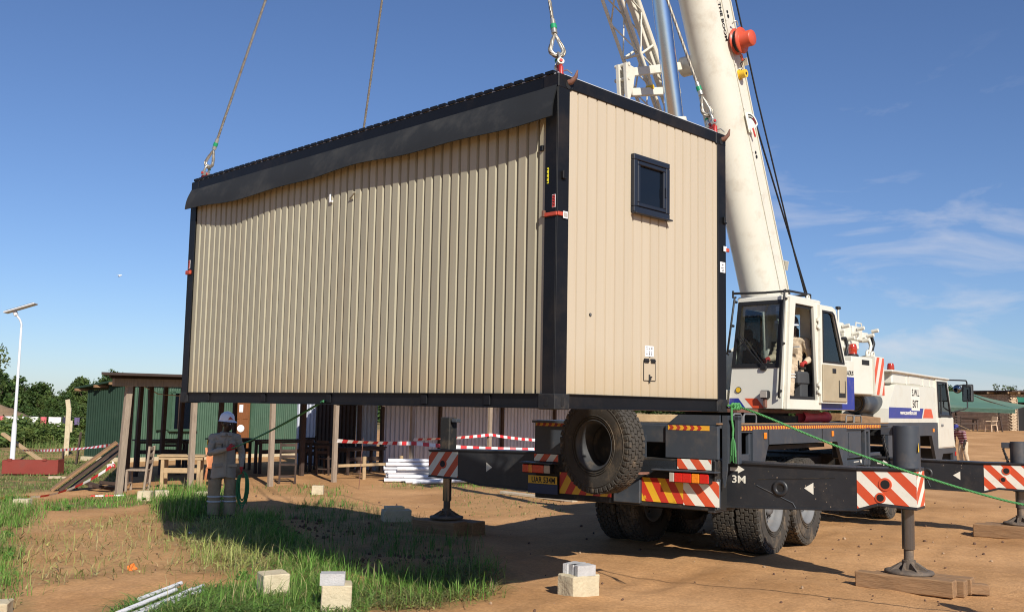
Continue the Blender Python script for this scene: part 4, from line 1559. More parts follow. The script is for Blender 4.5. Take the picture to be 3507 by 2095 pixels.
tail_light(-.745, -1.262, 1.045, 1.165, ((.13, 'lens_clear'), (.20, 'lens_red'), (.24, 'lens_red'), (.20, 'lens_amber'), (.23, 'lens_red')))
tail_light(1.425, .985, 1.05, 1.165, ((.22, 'lens_red'), (.14, 'lens_amber'), (.42, 'lens_red'), (.22, 'lens_clear')))
MB().box((XR - .06, -.93, 1.185), (.16, .84, .018), 'crane_grey', bev=.004).build('lamp_shelf', crane)
MB().box((XR - .06, 1.20, 1.182), (.16, .52, .018), 'crane_grey', bev=.004).build('lamp_shelf', crane)
mb = MB()
mb.box((XR - .05, 1.145, .963), (.006, .46, .105), 'plate_yellow', bev=.001)
pl = mb.build('number_plate', crane)
text('UAR 534M', .105, 'ink_black', 'lettering', pl, frm((XR - .0535, 1.32, .926), X_, Z_), bold=.002, fit=.37)
MB().box((XR - .043, 1.145, .845), (.008, .47, .125), 'plate_blue', bev=.001).build('mud_flap', crane)
MB().box((XR + .05, .55, .775), (.05, .8, .03), 'rim_steel', bev=.004).build('bumper_bar', crane)
mb = MB()      # upright slotted guide at the right rear corner
for y in (-1.36, -1.49):
    mb.box((-.30, y, 1.565), (.10, .05, .57), 'crane_grey', bev=.006)
mb.box((-.30, -1.425, 1.83), (.10, .18, .06), 'crane_grey', bev=.006)
mb.box((-.25, -1.425, 1.56), (.02, .10, .50), 'under_black')
mb.prism([(0, 1.86), (.07, 1.86), (.06, 1.2), (.025, 1.0), (0, 1.12)], .03, 'crane_grey', (-.38, -1.335, 0), (0, -1, 0), (0, 0, 1))
mb.build('corner_guide', crane)
mb = MB()
mb.box((-.2, .0, 1.02), (.64, 2.60, .60), 'under_black', bev=.01)
mb.box((-.22, -1.24, 1.02), (.60, .10, .64), 'beam_charcoal', bev=.01)
mb.box((.1, 1.24, 1.02), (.60, .10, .64), 'beam_charcoal', bev=.01)
mb.build('rear_outrigger_box', crane)
mb = MB()
mb.box((6.25, .0, .93), (.78, 2.60, .56), 'under_black', bev=.01)
mb.box((6.2, -1.26, .95), (.70, .08, .6), 'crane_grey', bev=.01)
mb.build('front_outrigger_box', crane)


# ---- outriggers


def build_outrigger(x0, x1, sy, tops, bots, a_st, a_end, holes, tri, jack_a, jack_x, foot_z, box, beam_hole, three_m):
    """tops/bots: lists of (a, z) from the housing outwards, a = |y|"""
    poly = tops + bots[::-1]
    mb = MB()
    O = (x0, 0, 0)
    Xv, Yv = (0, sy, 0), (0, 0, 1)
    # N = X x Y = (sy,0,0); extrude towards +x
    mb.prism(poly, (x1 - x0) * (1 if sy > 0 else -1), 'beam_charcoal', O, Xv, Yv)
    for i in range(len(tops) - 1):
        mb.bar(((x0 + x1) / 2, sy * tops[i][0], tops[i][1] + .008), ((x0 + x1) / 2, sy * tops[i + 1][0], tops[i + 1][1] + .008), x1 - x0 + .05, .026, 'beam_charcoal', bev=.004)
    for i in range(len(bots) - 1):
        mb.bar(((x0 + x1) / 2, sy * bots[i][0], bots[i][1] - .006), ((x0 + x1) / 2, sy * bots[i + 1][0], bots[i + 1][1] - .006), x1 - x0 + .03, .022, 'beam_charcoal', bev=.004)
    # weld seams
    if three_m or sy < 0:
        a0 = tops[0][0]
        mb.tube([(x0 - .002, sy * (a0 + .48), 1.10 - .06), (x0 - .002, sy * (a0 + .52), 1.02), (x0 - .002, sy * (a0 + .92), .86), (x0 - .002, sy * (a0 + .97), bots[0][1] + .02)], .006, 'crane_grey', n=5)
        mb.bar((x0 - .001, sy * (a0 + .50), 1.11), (x0 - .001, sy * (a0 + 1.42), 1.175), .006, .010, 'under_black')
    beam = mb.build('outrigger_beam', crane)
    f = x0 - .0015
    # marking panel
    lerp = lambda L_, a: next((L_[i][1] + (L_[i + 1][1] - L_[i][1]) * (a - L_[i][0]) / (L_[i + 1][0] - L_[i][0]) for i in range(len(L_) - 1) if L_[i][0] <= a <= L_[i + 1][0]), L_[-1][1])
    mb = MB()
    cuts = sorted(set([a_st, a_end] + [b[0] for b in bots if a_st < b[0] < a_end]))
    for q in range(len(cuts) - 1):
        p0, p1 = cuts[q], cuts[q + 1]
        quad = [(sy * p0, lerp(bots, p0) + .016), (sy * p1, lerp(bots, p1) + .016), (sy * p1, lerp(tops, p1) - .018), (sy * p0, lerp(tops, p0) - .018)]
        quad = [(-x, z) for x, z in quad]
        if sy > 0: quad = quad[::-1]
        stripes(mb, quad, (f, 0, 0), (0, -1, 0), (0, 0, 1), R(-44 if sy < 0 else 52), .205, 'stripe_white', 'crane_orange', th=.0015, phase=.06)
    # return on the end face
    e = sy * (a_end + .001)
    zt, zb = lerp(tops, a_end) - .018, lerp(bots, a_end) + .016
    if sy < 0:
        stripes(mb, [(0, zb), (x1 - x0, zb), (x1 - x0, zt), (0, zt)], (x0, e, 0), (1, 0, 0), (0, 0, 1), R(40), .205, 'stripe_white', 'crane_orange', th=.0015, phase=.1)
    mb.build('stripe_panel', beam)
    for a, z, r in holes:
        mb = MB()
        mb.cyl((x0 + .01, sy * a, z), (f - .010, sy * a, z), r * 1.55, 'crane_orange', r2=r * 1.4, n=20)
        mb.cyl((x0 + .01, sy * a, z), (f - .0115, sy * a, z), r, 'ink_black', n=18)
        mb.build('lock_hole', beam)
    mb = MB()
    if beam_hole:
        a, z = beam_hole
        mb.lathe([(.095, 0), (.095, -.014), (.07, -.020), (.045, -.012), (.04, .0)], 'beam_charcoal', (x0, sy * a, z), (1, 0, 0), n=20)
        mb.cyl((x0, sy * a, z), (x0 - .006, sy * a, z), .045, 'ink_black', n=14)
    if beam_hole: mb.build('beam_hole', beam)
    a, z, s_ = tri
    mb = MB()
    d = 1 if sy < 0 else -1
    mb.prism([(-d * .055, 0), (d * .055, -.068), (d * .055, .068)] if d > 0 else [(.055, 0), (-.055, .068), (-.055, -.068)], .001, 'stripe_white', (f, sy * a, z), (0, -1, 0), (0, 0, 1))
    mb.build('triangle_mark', beam)
    # paint chips
    if sy < 0:
        mb = MB()
        for i in range(22):
            a = rng.uniform(tops[0][0] + .25, a_st - .1); z = rng.uniform(.84, 1.22)
            r = rng.uniform(.002, .006)
            mb.prism([(-r, -r * 1.5), (r, -r * 1.1), (r * .8, r * 1.6), (-r * .7, r)], .0006, 'timber_grey', (f, sy * a, z), (0, -1, 0), (0, 0, 1))
        mb.build('paint_chips', beam)
    # jack
    jb = lerp(bots, jack_a)
    mb = MB()
    mb.cyl((jack_x, sy * jack_a, jb - .03), (jack_x, sy * jack_a, jb + .03), .10, 'beam_charcoal', n=18)
    mb.cyl((jack_x, sy * jack_a, foot_z + .26), (jack_x, sy * jack_a, jb), .068, 'jack_chrome', n=20)
    mb.cyl((jack_x, sy * jack_a, foot_z + .12), (jack_x, sy * jack_a, foot_z + .26), .052, 'foot_steel', n=16)
    jk = mb.build('jack', crane)
    mb = MB()
    c = Vector((jack_x, sy * jack_a, foot_z))
    mb.lathe([(0, .0), (.255, .0), (.26, .012), (.255, .03), (.21, .04), (.10, .05), (.0, .05)], 'foot_steel', c, (0, 0, 1), n=28)
    for i in range(8):
        t = 2 * math.pi * i / 8
        u = Vector((math.cos(t), math.sin(t), 0))
        mb.prism([(.06, .04), (.21, .04), (.09, .115), (.06, .115)], .02, 'foot_steel', c - u.cross(Vector((0, 0, 1))) * -.01, u, (0, 0, 1))
    mb.cyl(c + Vector((0, 0, .04)), c + Vector((0, 0, .14)), .075, 'foot_steel', n=14)
    mb.build('foot_plate', jk)
    # housing above the beam
    mb = MB()
    zt = lerp(tops, jack_a)
    if box == 'box':
        mb.box((jack_x, sy * jack_a, zt + .26), (.19, .19, .50), 'under_black', bev=.015)
        mb.box((jack_x - .03, sy * jack_a - .17, zt + .46), (.12, .09, .05), 'crane_grey', bev=.005)
    else:
        hh, rr = box
        mb.cyl((jack_x, sy * jack_a, zt - .02), (jack_x, sy * jack_a, zt + hh), rr, 'crane_grey', n=28)
        mb.cyl((jack_x, sy * jack_a, zt + hh), (jack_x, sy * jack_a, zt + hh + .012), rr * .96, 'crane_grey', n=28)
        mb.box((jack_x - .02, sy * jack_a + rr + .05, zt + hh - .05), (.09, .13, .09), 'crane_grey', bev=.006)
    jc = mb.build('jack_housing', jk)
    if box != 'box':
        p = Vector((jack_x - .04, sy * jack_a + box[1] + .07, zt))
        hp = [p + Vector((-.01, .02, box[0] - .1)), p + Vector((-.015, .01, box[0] * .6)), p + Vector((0, -.02, box[0] * .3)), p + Vector((0, -.05, .0))]
        twist_rope(hp, .022, 'rubber_black', strands=2, turns=9, name='hose', parent=jk)
        MB().prism([(0, 0), (.05, 0), (.03, .10)], .002, 'cap_yellow', (jack_x - .04, sy * (jack_a) - box[1] - .001, zt + .2), (-1, 0, 0), (0, 0, 1)).build('warning_label', jk)
    return beam, jk


bm, _ = build_outrigger(-.20, .14, -1, [(1.20, 1.285), (2.86, 1.285), (3.50, 1.305)], [(1.20, .755), (2.86, .835), (3.09, .912), (3.50, .89)],
                        2.86, 3.50, [(3.17, 1.135, .050), (3.115, .985, .040)], (2.31, 1.04, 1), 3.36, -.03, .175, (.47, .145), (1.97, 1.02), True)
text('3M', .125, 'stripe_white', 'lettering', bm, frm((-.2035, -1.365, 1.055), X_, Z_), bold=.002, sx=1.15)
MB().prism([(0, -.022), (.10, -.022), (.10, -.048), (.185, 0), (.10, .048), (.10, .022), (0, .022)], .001, 'stripe_white', (-.2015, -1.345, 1.215), X_, Z_).build('arrow_mark', bm)
build_outrigger(.17, .50, 1, [(1.25, 1.285), (3.10, 1.25), (3.74, 1.225)], [(1.25, .74), (2.75, .765), (3.10, .83), (3.74, .845)],
                3.17, 3.74, [(3.46, 1.04, .05)], (2.58, 1.03, 1), 3.50, .335, .21, 'box', None, False)
bf, _ = build_outrigger(5.90, 6.22, -1, [(1.30, 1.165), (3.09, 1.15), (3.80, 1.165)], [(1.30, .715), (3.09, .70), (3.30, .765), (3.80, .75)],
                        3.09, 3.80, [(3.42, 1.05, .045), (3.37, .91, .035)], (2.68, .94, 1), 3.58, 6.06, .21, (.34, .125), (2.22, .95), False)
MB().prism([(0, -.022), (.10, -.022), (.10, -.048), (.185, 0), (.10, .048), (.10, .022), (0, .022)], .001, 'stripe_white', (5.8985, -1.42, 1.09), X_, Z_).build('arrow_mark', bf)
build_outrigger(6.30, 6.62, 1, [(1.25, 1.165), (3.09, 1.15), (3.80, 1.165)], [(1.25, .715), (3.09, .70), (3.30, .765), (3.80, .75)],
                3.09, 3.80, [(3.42, 1.05, .045)], (2.68, .94, 1), 3.58, 6.46, .21, 'box', None, False)

# ---- carrier cab
mb = MB()
side = [(7.12, 1.76), (7.16, 2.02), (7.62, 2.47), (10.92, 2.50), (10.92, 1.76)]
mb.prism(side, -.85, 'crane_white', (0, -1.30, 0), (1, 0, 0), (0, 0, 1))
mb.build('engine_cover', crane)
mb = MB()
mb.box((9.75, -.80, 2.60), (4.4, .95, .24), 'crane_white', bev=.03)
mb.box((9.7, -.80, 2.715), (4.75, 1.08, .045), 'crane_white', bev=.015)
for x in (8.55, 9.9, 10.5):
    mb.box((x, -1.277, 2.59), (.03, .012, .20), 'crane_white', bev=.004)
mb.box((9.2, -1.279, 2.60), (.9, .008, .16), 'crane_white', bev=.02)
mb.build('cab_roof', crane)
mb = MB()
ring(mb, [(10.90, 1.21), (12.66, 1.21), (12.02, 2.69), (10.90, 2.69)], [(11.10, 1.86), (12.30, 1.86), (11.90, 2.64), (10.99, 2.62)], .06, 'crane_white', (0, -1.245, 0), (1, 0, 0), (0, 0, 1))
mb.build('side_frame', crane)
mb = MB()
mb.prism([(10.98, 1.23), (12.52, 1.23), (12.40, 1.82), (11.02, 1.84)], -.02, 'crane_white', (0, -1.308, 0), (1, 0, 0), (0, 0, 1)) if False else mb.prism([(10.98, 1.23), (12.52, 1.23), (12.40, 1.84), (11.02, 1.86)], .02, 'crane_white', (0, -1.302, 0), (1, 0, 0), (0, 0, 1))
dr = mb.build('cab_door', crane)
ring(mbx := MB(), [(11.06, 1.87), (12.33, 1.87), (11.90, 2.65), (10.97, 2.64)], [(11.15, 1.92), (12.22, 1.92), (11.83, 2.61), (11.05, 2.59)], .014, 'rubber_black', (0, -1.304, 0), (1, 0, 0), (0, 0, 1))
mbx.build('window_seal', dr)
MB().prism([(11.15, 1.92), (12.22, 1.92), (11.83, 2.61), (11.05, 2.59)], .004, 'cab_glass', (0, -1.300, 0), (1, 0, 0), (0, 0, 1)).build('window_pane', dr)
MB().box((11.30, -1.33, 1.70), (.14, .03, .05), 'rim_steel', bev=.008).build('handle', dr)
MB().box((11.20, -1.335, 2.25), (.02, .03, .62), 'rubber_black', bev=.005).build('grab_bar', dr)
mb = MB()      # cab interior and front
mb.box((11.5, -.4, 1.6), (1.1, 1.5, .7), 'cab_inside')
mb.box((11.0, -.5, 2.2), (.05, 1.5, .95), 'cab_inside')
mb.box((11.35, -.85, 2.15), (.14, .46, .55), 'seat_grey', bev=.04)
mb.box((12.52, -.5, 1.55), (.14, 1.6, .66), 'crane_white', bev=.03)
mb.build('cab_shell', crane)
MB().prism([(12.62, 1.9), (12.06, 2.66), (12.03, 2.64), (12.58, 1.88)], -1.5, 'cab_glass', (0, -1.22, 0), (1, 0, 0), (0, 0, 1)).build('windscreen', crane)
MB().box((12.25, -.5, 2.66), (.34, 1.5, .03), 'rubber_black', rot=(0, R(24), 0), bev=.01).build('sun_visor', crane)
mb = MB()
grey = [(7.05, 1.06), (7.05, 1.755), (10.98, 1.755), (10.98, 1.21), (12.70, 1.19), (12.78, .90), (12.42, .90), (12.40, 1.08), (11.4, 1.09), (11.2, .90), (10.80, .90), (10.40, 1.49), (8.46, 1.50), (8.05, 1.06)]
mb.prism(grey, .06, 'crane_grey', (0, -1.25, 0), (1, 0, 0), (0, 0, 1))
mb.box((9.3, -.2, 1.62), (4.2, 2.1, .22), 'under_black')
mb.box((12.6, -.1, 1.02), (.24, 2.4, .28), 'crane_grey', bev=.02)
mb.build('carrier_skirt', crane)
MB().box((10.55, -1.318, 1.60), (.13, .018, .075), 'lens_amber', bev=.006).build('side_marker', crane)
MB().box((12.62, -1.318, 1.06), (.06, .02, .10), 'lens_red', bev=.006).build('side_marker', crane)
mb = MB()
mb.prism([(7.14, 1.842), (9.62, 1.842), (9.78, 2.045), (7.18, 2.045)], .0012, 'crane_blue', (0, -1.3005, 0), (1, 0, 0), (0, 0, 1))
mb.build('blue_stripe', crane)
mb = MB()
mb.prism([(9.72, 1.85), (10.62, 1.85), (10.46, 2.04), (9.88, 2.04)], .0012, 'crane_orange', (0, -1.3005, 0), (1, 0, 0), (0, 0, 1))
mb.build('orange_mark', crane)
text('www.zoomlion.com', .115, 'stripe_white', 'lettering', crane, frm((7.95, -1.3035, 1.915), (1, 0, 0), Z_), bold=.003, sx=1.35)
mb = MB()
mb.box((9.14, -1.3015, 2.225), (.66, .002, .46), 'stripe_white')
bd = mb.build('load_plate', crane)
text('S.W.L', .19, 'ink_black', 'lettering', bd, frm((8.86, -1.304, 2.285), (1, 0, 0), Z_), bold=.003, sx=1.25)
text('50T', .21, 'ink_black', 'lettering', bd, frm((8.88, -1.304, 2.055), (1, 0, 0), Z_), bold=.003, sx=1.4)
mb = MB()
mb.cyl((7.95, -.95, 2.40), (7.95, -.95, 2.655), .30, 'crane_white', n=28)
mb.build('exhaust_drum', crane)


def beacon(par, p, mw=None):
    mb = MB()
    mb.cyl((0, 0, 0), (0, 0, .03), .095, 'rubber_black', n=18)
    mb.cyl((0, 0, .03), (0, 0, .045), .08, 'rubber_black', n=18)
    b = mb.build('beacon', par, loc=p)
    q = MB()
    q.lathe([(.074, .04), (.074, .06), (.068, .065), (.072, .07), (.070, .16), (.060, .20), (.052, .215), (.0, .218)], 'beacon', n=18)
    for zz in (.09, .12, .15):
        q.tube([(.072 * math.cos(t), .072 * math.sin(t), zz) for t in [2 * math.pi * i / 20 for i in range(20)]], .004, 'beacon', n=4, closed=True)
    q.build('dome', b)


beacon(crane, (9.28, -.80, 2.735))
mb = MB()
mb.tube([(12.0, -1.25, 2.70), (12.5, -1.45, 2.71), (12.75, -1.55, 2.71), (12.8, -1.56, 2.67), (12.8, -1.56, 2.55)], .016, 'rubber_black', n=8)
mb.tube([(12.8, -1.56, 2.30), (12.8, -1.56, 2.10), (12.76, -1.5, 2.06), (12.4, -1.30, 1.98)], .016, 'rubber_black', n=8)
mr = mb.build('mirror', crane)
# mirror glass faces back
MB().box((12.82, -1.57, 2.43), (.06, .24, .40), 'rubber_black', bev=.02).build('mirror_shell', mr)
MB().box((12.788, -1.57, 2.43), (.004, .20, .36), 'mirror_glass').build('mirror_glass', mr)
mb = MB()
mb.sphere((12.78, -1.36, 2.52), .10, 'rubber_black', 14, 8, (.5, 1, 1.0))
mb.sphere((12.755, -1.36, 2.52), .09, 'mirror_glass', 14, 8, (.4, 1, 1.0))
mb.bar((12.8, -1.36, 2.6), (12.8, -1.55, 2.62), .02, .02, 'rubber_black')
mb.build('round_mirror', mr)
# grey air cleaner lying behind the cab
mb = MB()
mb.lathe([(0, .05), (.06, .05), (.10, .02), (.125, .06), (.15, .0), (.185, .0), (.19, .02), (.19, .12), (.175, .13), (.175, .62), (.185, .63), (.185, 1.25), (.0, 1.25)],
         'crane_grey', (6.12, -.98, 2.10), (1, 0, 0), n=28, ms=['rim_steel', 'rim_steel', 'rim_steel', 'timber_pale'] + ['crane_grey'] * 8)
mb.box((6.75, -.98, 2.0), (.9, .1, .35), 'under_black')
mb.build('air_cleaner', crane)
mb = MB()
mb.lathe([(.0, .03), (.075, .03), (.078, 0), (.088, 0), (.09, .02), (.09, .30), (.082, .32), (.082, 1.08), (.09, 1.10), (.09, 1.25), (0, 1.25)], 'red_hose', (3.45, -.95, 1.845), (1, 0, 0), n=20)
mb.build('red_canister', crane)

# ---- superstructure turned towards the tail
SUM = Matrix.Translation((3.2, 0, 0)) @ rot_z(R(173.2))
mb = MB()
mb.cyl((0, 0, 1.75), (0, 0, 1.86), .95, 'under_black', n=40)
mb.cyl((0, 0, 1.86), (0, 0, 1.95), .80, 'under_black', n=40)
mb.box((.35, 0, 1.925), (2.6, 1.9, .05), 'hook_rust')
mb.build('slew_ring', crane, mw=SUM)
mb = MB()
mb.box((-.78, .86, 2.355), (1.34, .90, .79), 'crane_white', bev=.012)
mb.box((-.75, -.86, 2.30), (3.3, .86, .68), 'crane_white', bev=.012)
mb.box((-.9, 0, 2.10), (4.2, .84, .26), 'crane_white', bev=.01)
for y in (-.40, .40):
    mb.prism([(-2.2, 2.0), (.9, 2.0), (.2, 2.5), (-.8, 3.05), (-1.7, 3.05), (-2.2, 2.7)], .04, 'crane_white', (0, y + .02, 0), (1, 0, 0), (0, 0, 1))
mb.build('upper_body', crane, mw=SUM)
UY = 1.3115
ub = MB()
ub.prism([(-(-1.44), 1.972), (-(-1.44), 2.49), (1.06, 2.49), (.70, 2.08), (.16, 2.08), (.16, 1.972)][::1], .0012, 'crane_blue', (0, UY, 0), (-1, 0, 0), (0, 0, 1))
ub.build('blue_panel', crane, mw=SUM)
ub = MB()
ub.prism([(1.0, 2.50), (.86, 2.50), (.62, 2.22), (.76, 2.22)], .0012, 'crane_orange', (0, UY, 0), (-1, 0, 0), (0, 0, 1))
ub.build('orange_panel', crane, mw=SUM)
for s_, x, z, w_ in (('BE C', .56, 2.645, .20), ('S', 1.10, 2.645, .05), ('WORKING RADIUS', .70, 2.52, .72)):
    text(s_, .10, 'ink_black', 'lettering', crane, SUM @ frm((-x, UY + .001, z), (-1, 0, 0), Z_), bold=.0015, fit=w_)
# counterweight
mb = MB()
mb.box((-2.10, 0, 2.54), (.84, 2.36, .62), 'crane_white', bev=.015)
mb.prism([(-2.53, -1.2), (-2.53, 1.2), (-3.05, 1.16), (-3.20, .9), (-3.20, -.9), (-3.05, -1.16)][::-1], .67, 'crane_white', (0, 0, 2.22), (1, 0, 0), (0, 1, 0))
cw = mb.build('counterweight', crane, mw=SUM)
mb = MB()
stripes(mb, [(0, 0), (.50, 0), (.50, .64), (0, .64)], (-2.545, 1.2015, 2.235), (-.997, -.077, 0), (0, 0, 1), R(62), .26, 'crane_white', 'crane_orange', th=.0012, phase=.07, duty=.48)
mb.build('stripe_panel', cw)
for x, y in ((-2.62, 1.06), (-3.02, .98)):
    mb = MB()
    mb.lathe([(.035, -.015), (.075, -.015), (.075, .015), (.035, .015), (.035, -.015)], 'crane_white', (x, y, 2.93), (0, 1, 0), n=16)
    mb.box((x, y, 2.88), (.12, .03, .05), 'crane_white')
    mb.build('lifting_eye', cw)
MB().box((-2.22, 1.182, 2.765), (.30, .006, .085), 'ink_black', bev=.003).build('vent', cw)
b0 = bpy.data.objects.new('beacon_mount', MB().box((0, 0, .0), (.18, .18, .02), 'crane_white').mesh('beacon_mount'))
COL.objects.link(b0); b0.parent = crane; b0.matrix_local = SUM @ Matrix.Translation((-2.25, .95, 2.86))
beacon(b0, (0, 0, .01))
# winches, valves and hoses behind the boom foot
mb = MB()
mb.cyl((-2.7, -.36, 3.02), (-2.7, .36, 3.02), .24, 'crane_white', n=22)
mb.cyl((-3.3, -.36, 3.02), (-3.3, .36, 3.02), .22, 'crane_white', n=22)
for y in (-.38, .38):
    mb.cyl((-2.7, y - .02, 3.02), (-2.7, y + .02, 3.02), .32, 'crane_white', n=24)
    mb.cyl((-3.3, y - .02, 3.02), (-3.3, y + .02, 3.02), .30, 'crane_white', n=24)
mb.build('winch', crane, mw=SUM)
mb = MB()
for (c, s_) in (((-2.35, .55, 3.30), (.35, .18, .22)), ((-2.62, .50, 3.42), (.22, .20, .16)), ((-2.9, .52, 3.33), (.30, .16, .24)), ((-3.25, .50, 3.38), (.25, .18, .20)),
                ((-3.6, .45, 3.36), (.22, .14, .26)), ((-3.9, .42, 3.32), (.26, .16, .18)), ((-2.15, .60, 3.18), (.25, .14, .30)), ((-3.0, .48, 3.14), (1.0, .12, .16))):
    mb.box(c, s_, 'crane_white', bev=.02)
for i in range(9):
    x = -2.2 - i * .21
    mb.cyl((x, .62, 3.22 + .1 * (i % 3)), (x, .74, 3.24 + .1 * (i % 3)), .035, 'crane_white', n=10)
mb.tube([(-3.45, .5, 3.48), (-3.45, .5, 3.56), (-3.7, .5, 3.56), (-3.7, .5, 3.48)], .012, 'crane_white', n=6)
mb.build('valve_block', crane, mw=SUM)
for a_, m_ in (((-4.05, .45, 3.35), 'rubber_black'), ((-3.75, .52, 3.28), 'crane_white'), ((-2.5, .62, 3.2), 'rubber_black')):
    a_ = Vector(a_)
    MB().tube([a_, a_ + Vector((-.16, .02, .02)), a_ + Vector((-.22, .04, -.12)), a_ + Vector((.02, .08, -.36)), a_ + Vector((.7, .1, -.46)), a_ + Vector((1.1, .1, -.44))], .032, m_, n=8).build('hydraulic_hose', crane, mw=SUM)
mb = MB()
mb.cyl((-3.05, .35, 3.3), (-3.05, .35, 3.78), .018, 'crane_white', n=8)
mb.box((-3.05, .35, 3.80), (.10, .07, .05), 'rubber_black', bev=.01)
mb.build('camera_mast', crane, mw=SUM)

# ---- operator cab (superstructure frame: x towards the boom side, y to its right)
mb = MB()
FX, FT = 1.0, .865           # front face at the sill and at the roof
up = Vector((FT - FX, 0, 1.61))
ul = up.length
u_ = up.normalized()
fO = Vector((FX, 0, 1.96))
CY0, CY1 = .47, 1.32
w0 = lambda z: z / u_.z      # height above sill -> distance along the slanted face
ring(mb, [(CY0, 0), (CY1, 0), (CY1 + .02, ul), (CY0 + .10, ul)], [(CY0 + .06, w0(.62)), (CY1 - .085, w0(.62)), (CY1 - .05, w0(1.53)), (CY0 + .14, w0(1.53))], .05, 'crane_white', fO, (0, 1, 0), u_)
ring(mb, [(1.0 - FX, 0), (-(-.08) + 0 + 1.0 - 1.0 + 0, 0), (0, 0), (0, 0)], [(0, 0)] * 4, .001, 'crane_white', (0, 5, -5), (1, 0, 0), (0, 0, 1)) if False else None
# right side wall with the door opening
ring(mb, [(1.0, 1.96), (-.10, 1.96), (-.10, 3.56), (FT, 3.57)], [(.915, 2.10), (.02, 2.10), (.12, 3.49), (.70, 3.49)], -.05, 'crane_white', (0, CY1 + .005, 0), (1, 0, 0), (0, 0, 1))
# left side and back
ring(mb, [(1.0, 1.96), (-.10, 1.96), (-.10, 3.56), (FT, 3.57)], [(.85, 2.6), (.04, 2.6), (.08, 3.45), (.74, 3.45)], -.04, 'crane_white', (0, CY0 + .08, 0), (1, 0, 0), (0, 0, 1))
ring(mb, [(CY0 + .08, 1.96), (CY1, 1.96), (CY1, 3.56), (CY0 + .08, 3.56)], [(CY0 + .2, 3.0), (CY1 - .26, 3.0), (CY1 - .26, 3.40), (CY0 + .2, 3.40)], .04, 'crane_white', (-.12, 0, 0), (0, 1, 0), (0, 0, 1))
mb.box((.36, (CY0 + CY1) / 2 + .05, 3.575), (1.06, .84, .06), 'crane_white', bev=.025)
mb.box((.45, (CY0 + CY1) / 2, 1.99), (1.05, .8, .06), 'crane_white')
cab = mb.build('operator_cab', crane, mw=SUM)
mb = MB()
mb.prism([(CY0 + .06, w0(.62)), (CY1 - .085, w0(.62)), (CY1 - .05, w0(1.53)), (CY0 + .14, w0(1.53))], .006, 'cab_glass', fO + Vector((.03, 0, 0)), (0, 1, 0), u_)
mb.build('windscreen', cab)
mb = MB()
ring(mb, [(CY0 + .03, w0(.585)), (CY1 - .055, w0(.585)), (CY1 - .02, w0(1.565)), (CY0 + .11, w0(1.565))], [(CY0 + .085, w0(.645)), (CY1 - .11, w0(.645)), (CY1 - .075, w0(1.505)), (CY0 + .165, w0(1.505))], .012, 'rubber_black', fO + Vector((.05, 0, 0)), (0, 1, 0), u_)
mb.build('windscreen_seal', cab)
mb = MB()
ring(mb, [(.93, 2.08), (-.01, 2.08), (.095, 3.515), (.715, 3.515)], [(.875, 2.15), (.06, 2.15), (.155, 3.445), (.665, 3.445)], -.012, 'rubber_black', (0, CY1 + .006, 0), (1, 0, 0), (0, 0, 1))
mb.build('door_seal', cab)
MB().prism([(CY0 + .2, 3.0), (CY1 - .26, 3.0), (CY1 - .26, 3.40), (CY0 + .2, 3.40)], .005, 'cab_glass', (-.10, 0, 0), (0, 1, 0), (0, 0, 1)).build('rear_pane', cab)
MB().prism([(.85, 2.6), (.04, 2.6), (.08, 3.45), (.74, 3.45)], .005, 'cab_glass', (0, CY0 + .06, 0), (1, 0, 0), (0, 0, 1)).build('side_pane', cab)


def fp(y, z, off=.053):
    """point on the slanted front face"""
    return fO + Vector((off, y, 0)) + u_ * w0(z - 1.96)


mb = MB()
mb.prism([(CY0 + .005, w0(.005)), (CY0 + .28, w0(.005)), (CY0 + .16, w0(.145)), (CY0 + .015, w0(.145))], .0015, 'crane_blue', fO + Vector((.051, 0, 0)), (0, 1, 0), u_)
mb.build('blue_mark', cab)
mb = MB()
mb.prism([(CY0 + .40, w0(.005)), (CY0 + .58, w0(.005)), (CY0 + .46, w0(.145)), (CY0 + .26, w0(.145))], .0015, 'crane_orange', fO + Vector((.051, 0, 0)), (0, 1, 0), u_)
mb.build('orange_mark', cab)
mb = MB()
mb.prism([(-.83, 1.975), (.02, 1.975), (.02, 2.065), (-.77, 2.065)], .0015, 'crane_orange', (0, CY1 + .0055, 0), (-1, 0, 0), (0, 0, 1))
mb.build('orange_mark', cab)
MB().cyl(fp(CY0 + .16, 2.225, .04), fp(CY0 + .16, 2.225, .065), .045, 'rubber_black', n=18).cyl(fp(CY0 + .16, 2.225, .06), fp(CY0 + .16, 2.225, .072), .036, 'cap_yellow', n=18).build('round_marker', cab)
mb = MB()
c = fp(1.075, 2.16, .09)
mb.box(c, (.10, .13, .12), 'rubber_black', bev=.02)
mb.box(c - Vector((0, 0, .12)), (.05, .05, .14), 'hook_rust', bev=.01)
hl = mb.build('work_lamp', cab)
MB().box(c + Vector((.05, 0, 0)), (.012, .105, .095), 'lens_clear', bev=.005).build('lens', hl)
# wipers
mb = MB()
mb.bar(fp(1.02, 2.56, .08), fp(.60, 3.00, .085), .014, .014, 'rubber_black')
mb.bar(fp(1.06, 2.55, .08), fp(.70, 2.99, .085), .010, .010, 'rubber_black')
mb.box(fp(1.03, 2.54, .075), (.03, .10, .06), 'rubber_black', bev=.008)
mb.bar(fp(.62, 3.03, .08), fp(.86, 2.72, .08), .016, .012, 'rubber_black')
mb.bar(fp(.55, 2.80, .075), fp(.75, 2.96, .075), .008, .008, 'rubber_black')
mb.build('wiper', cab)
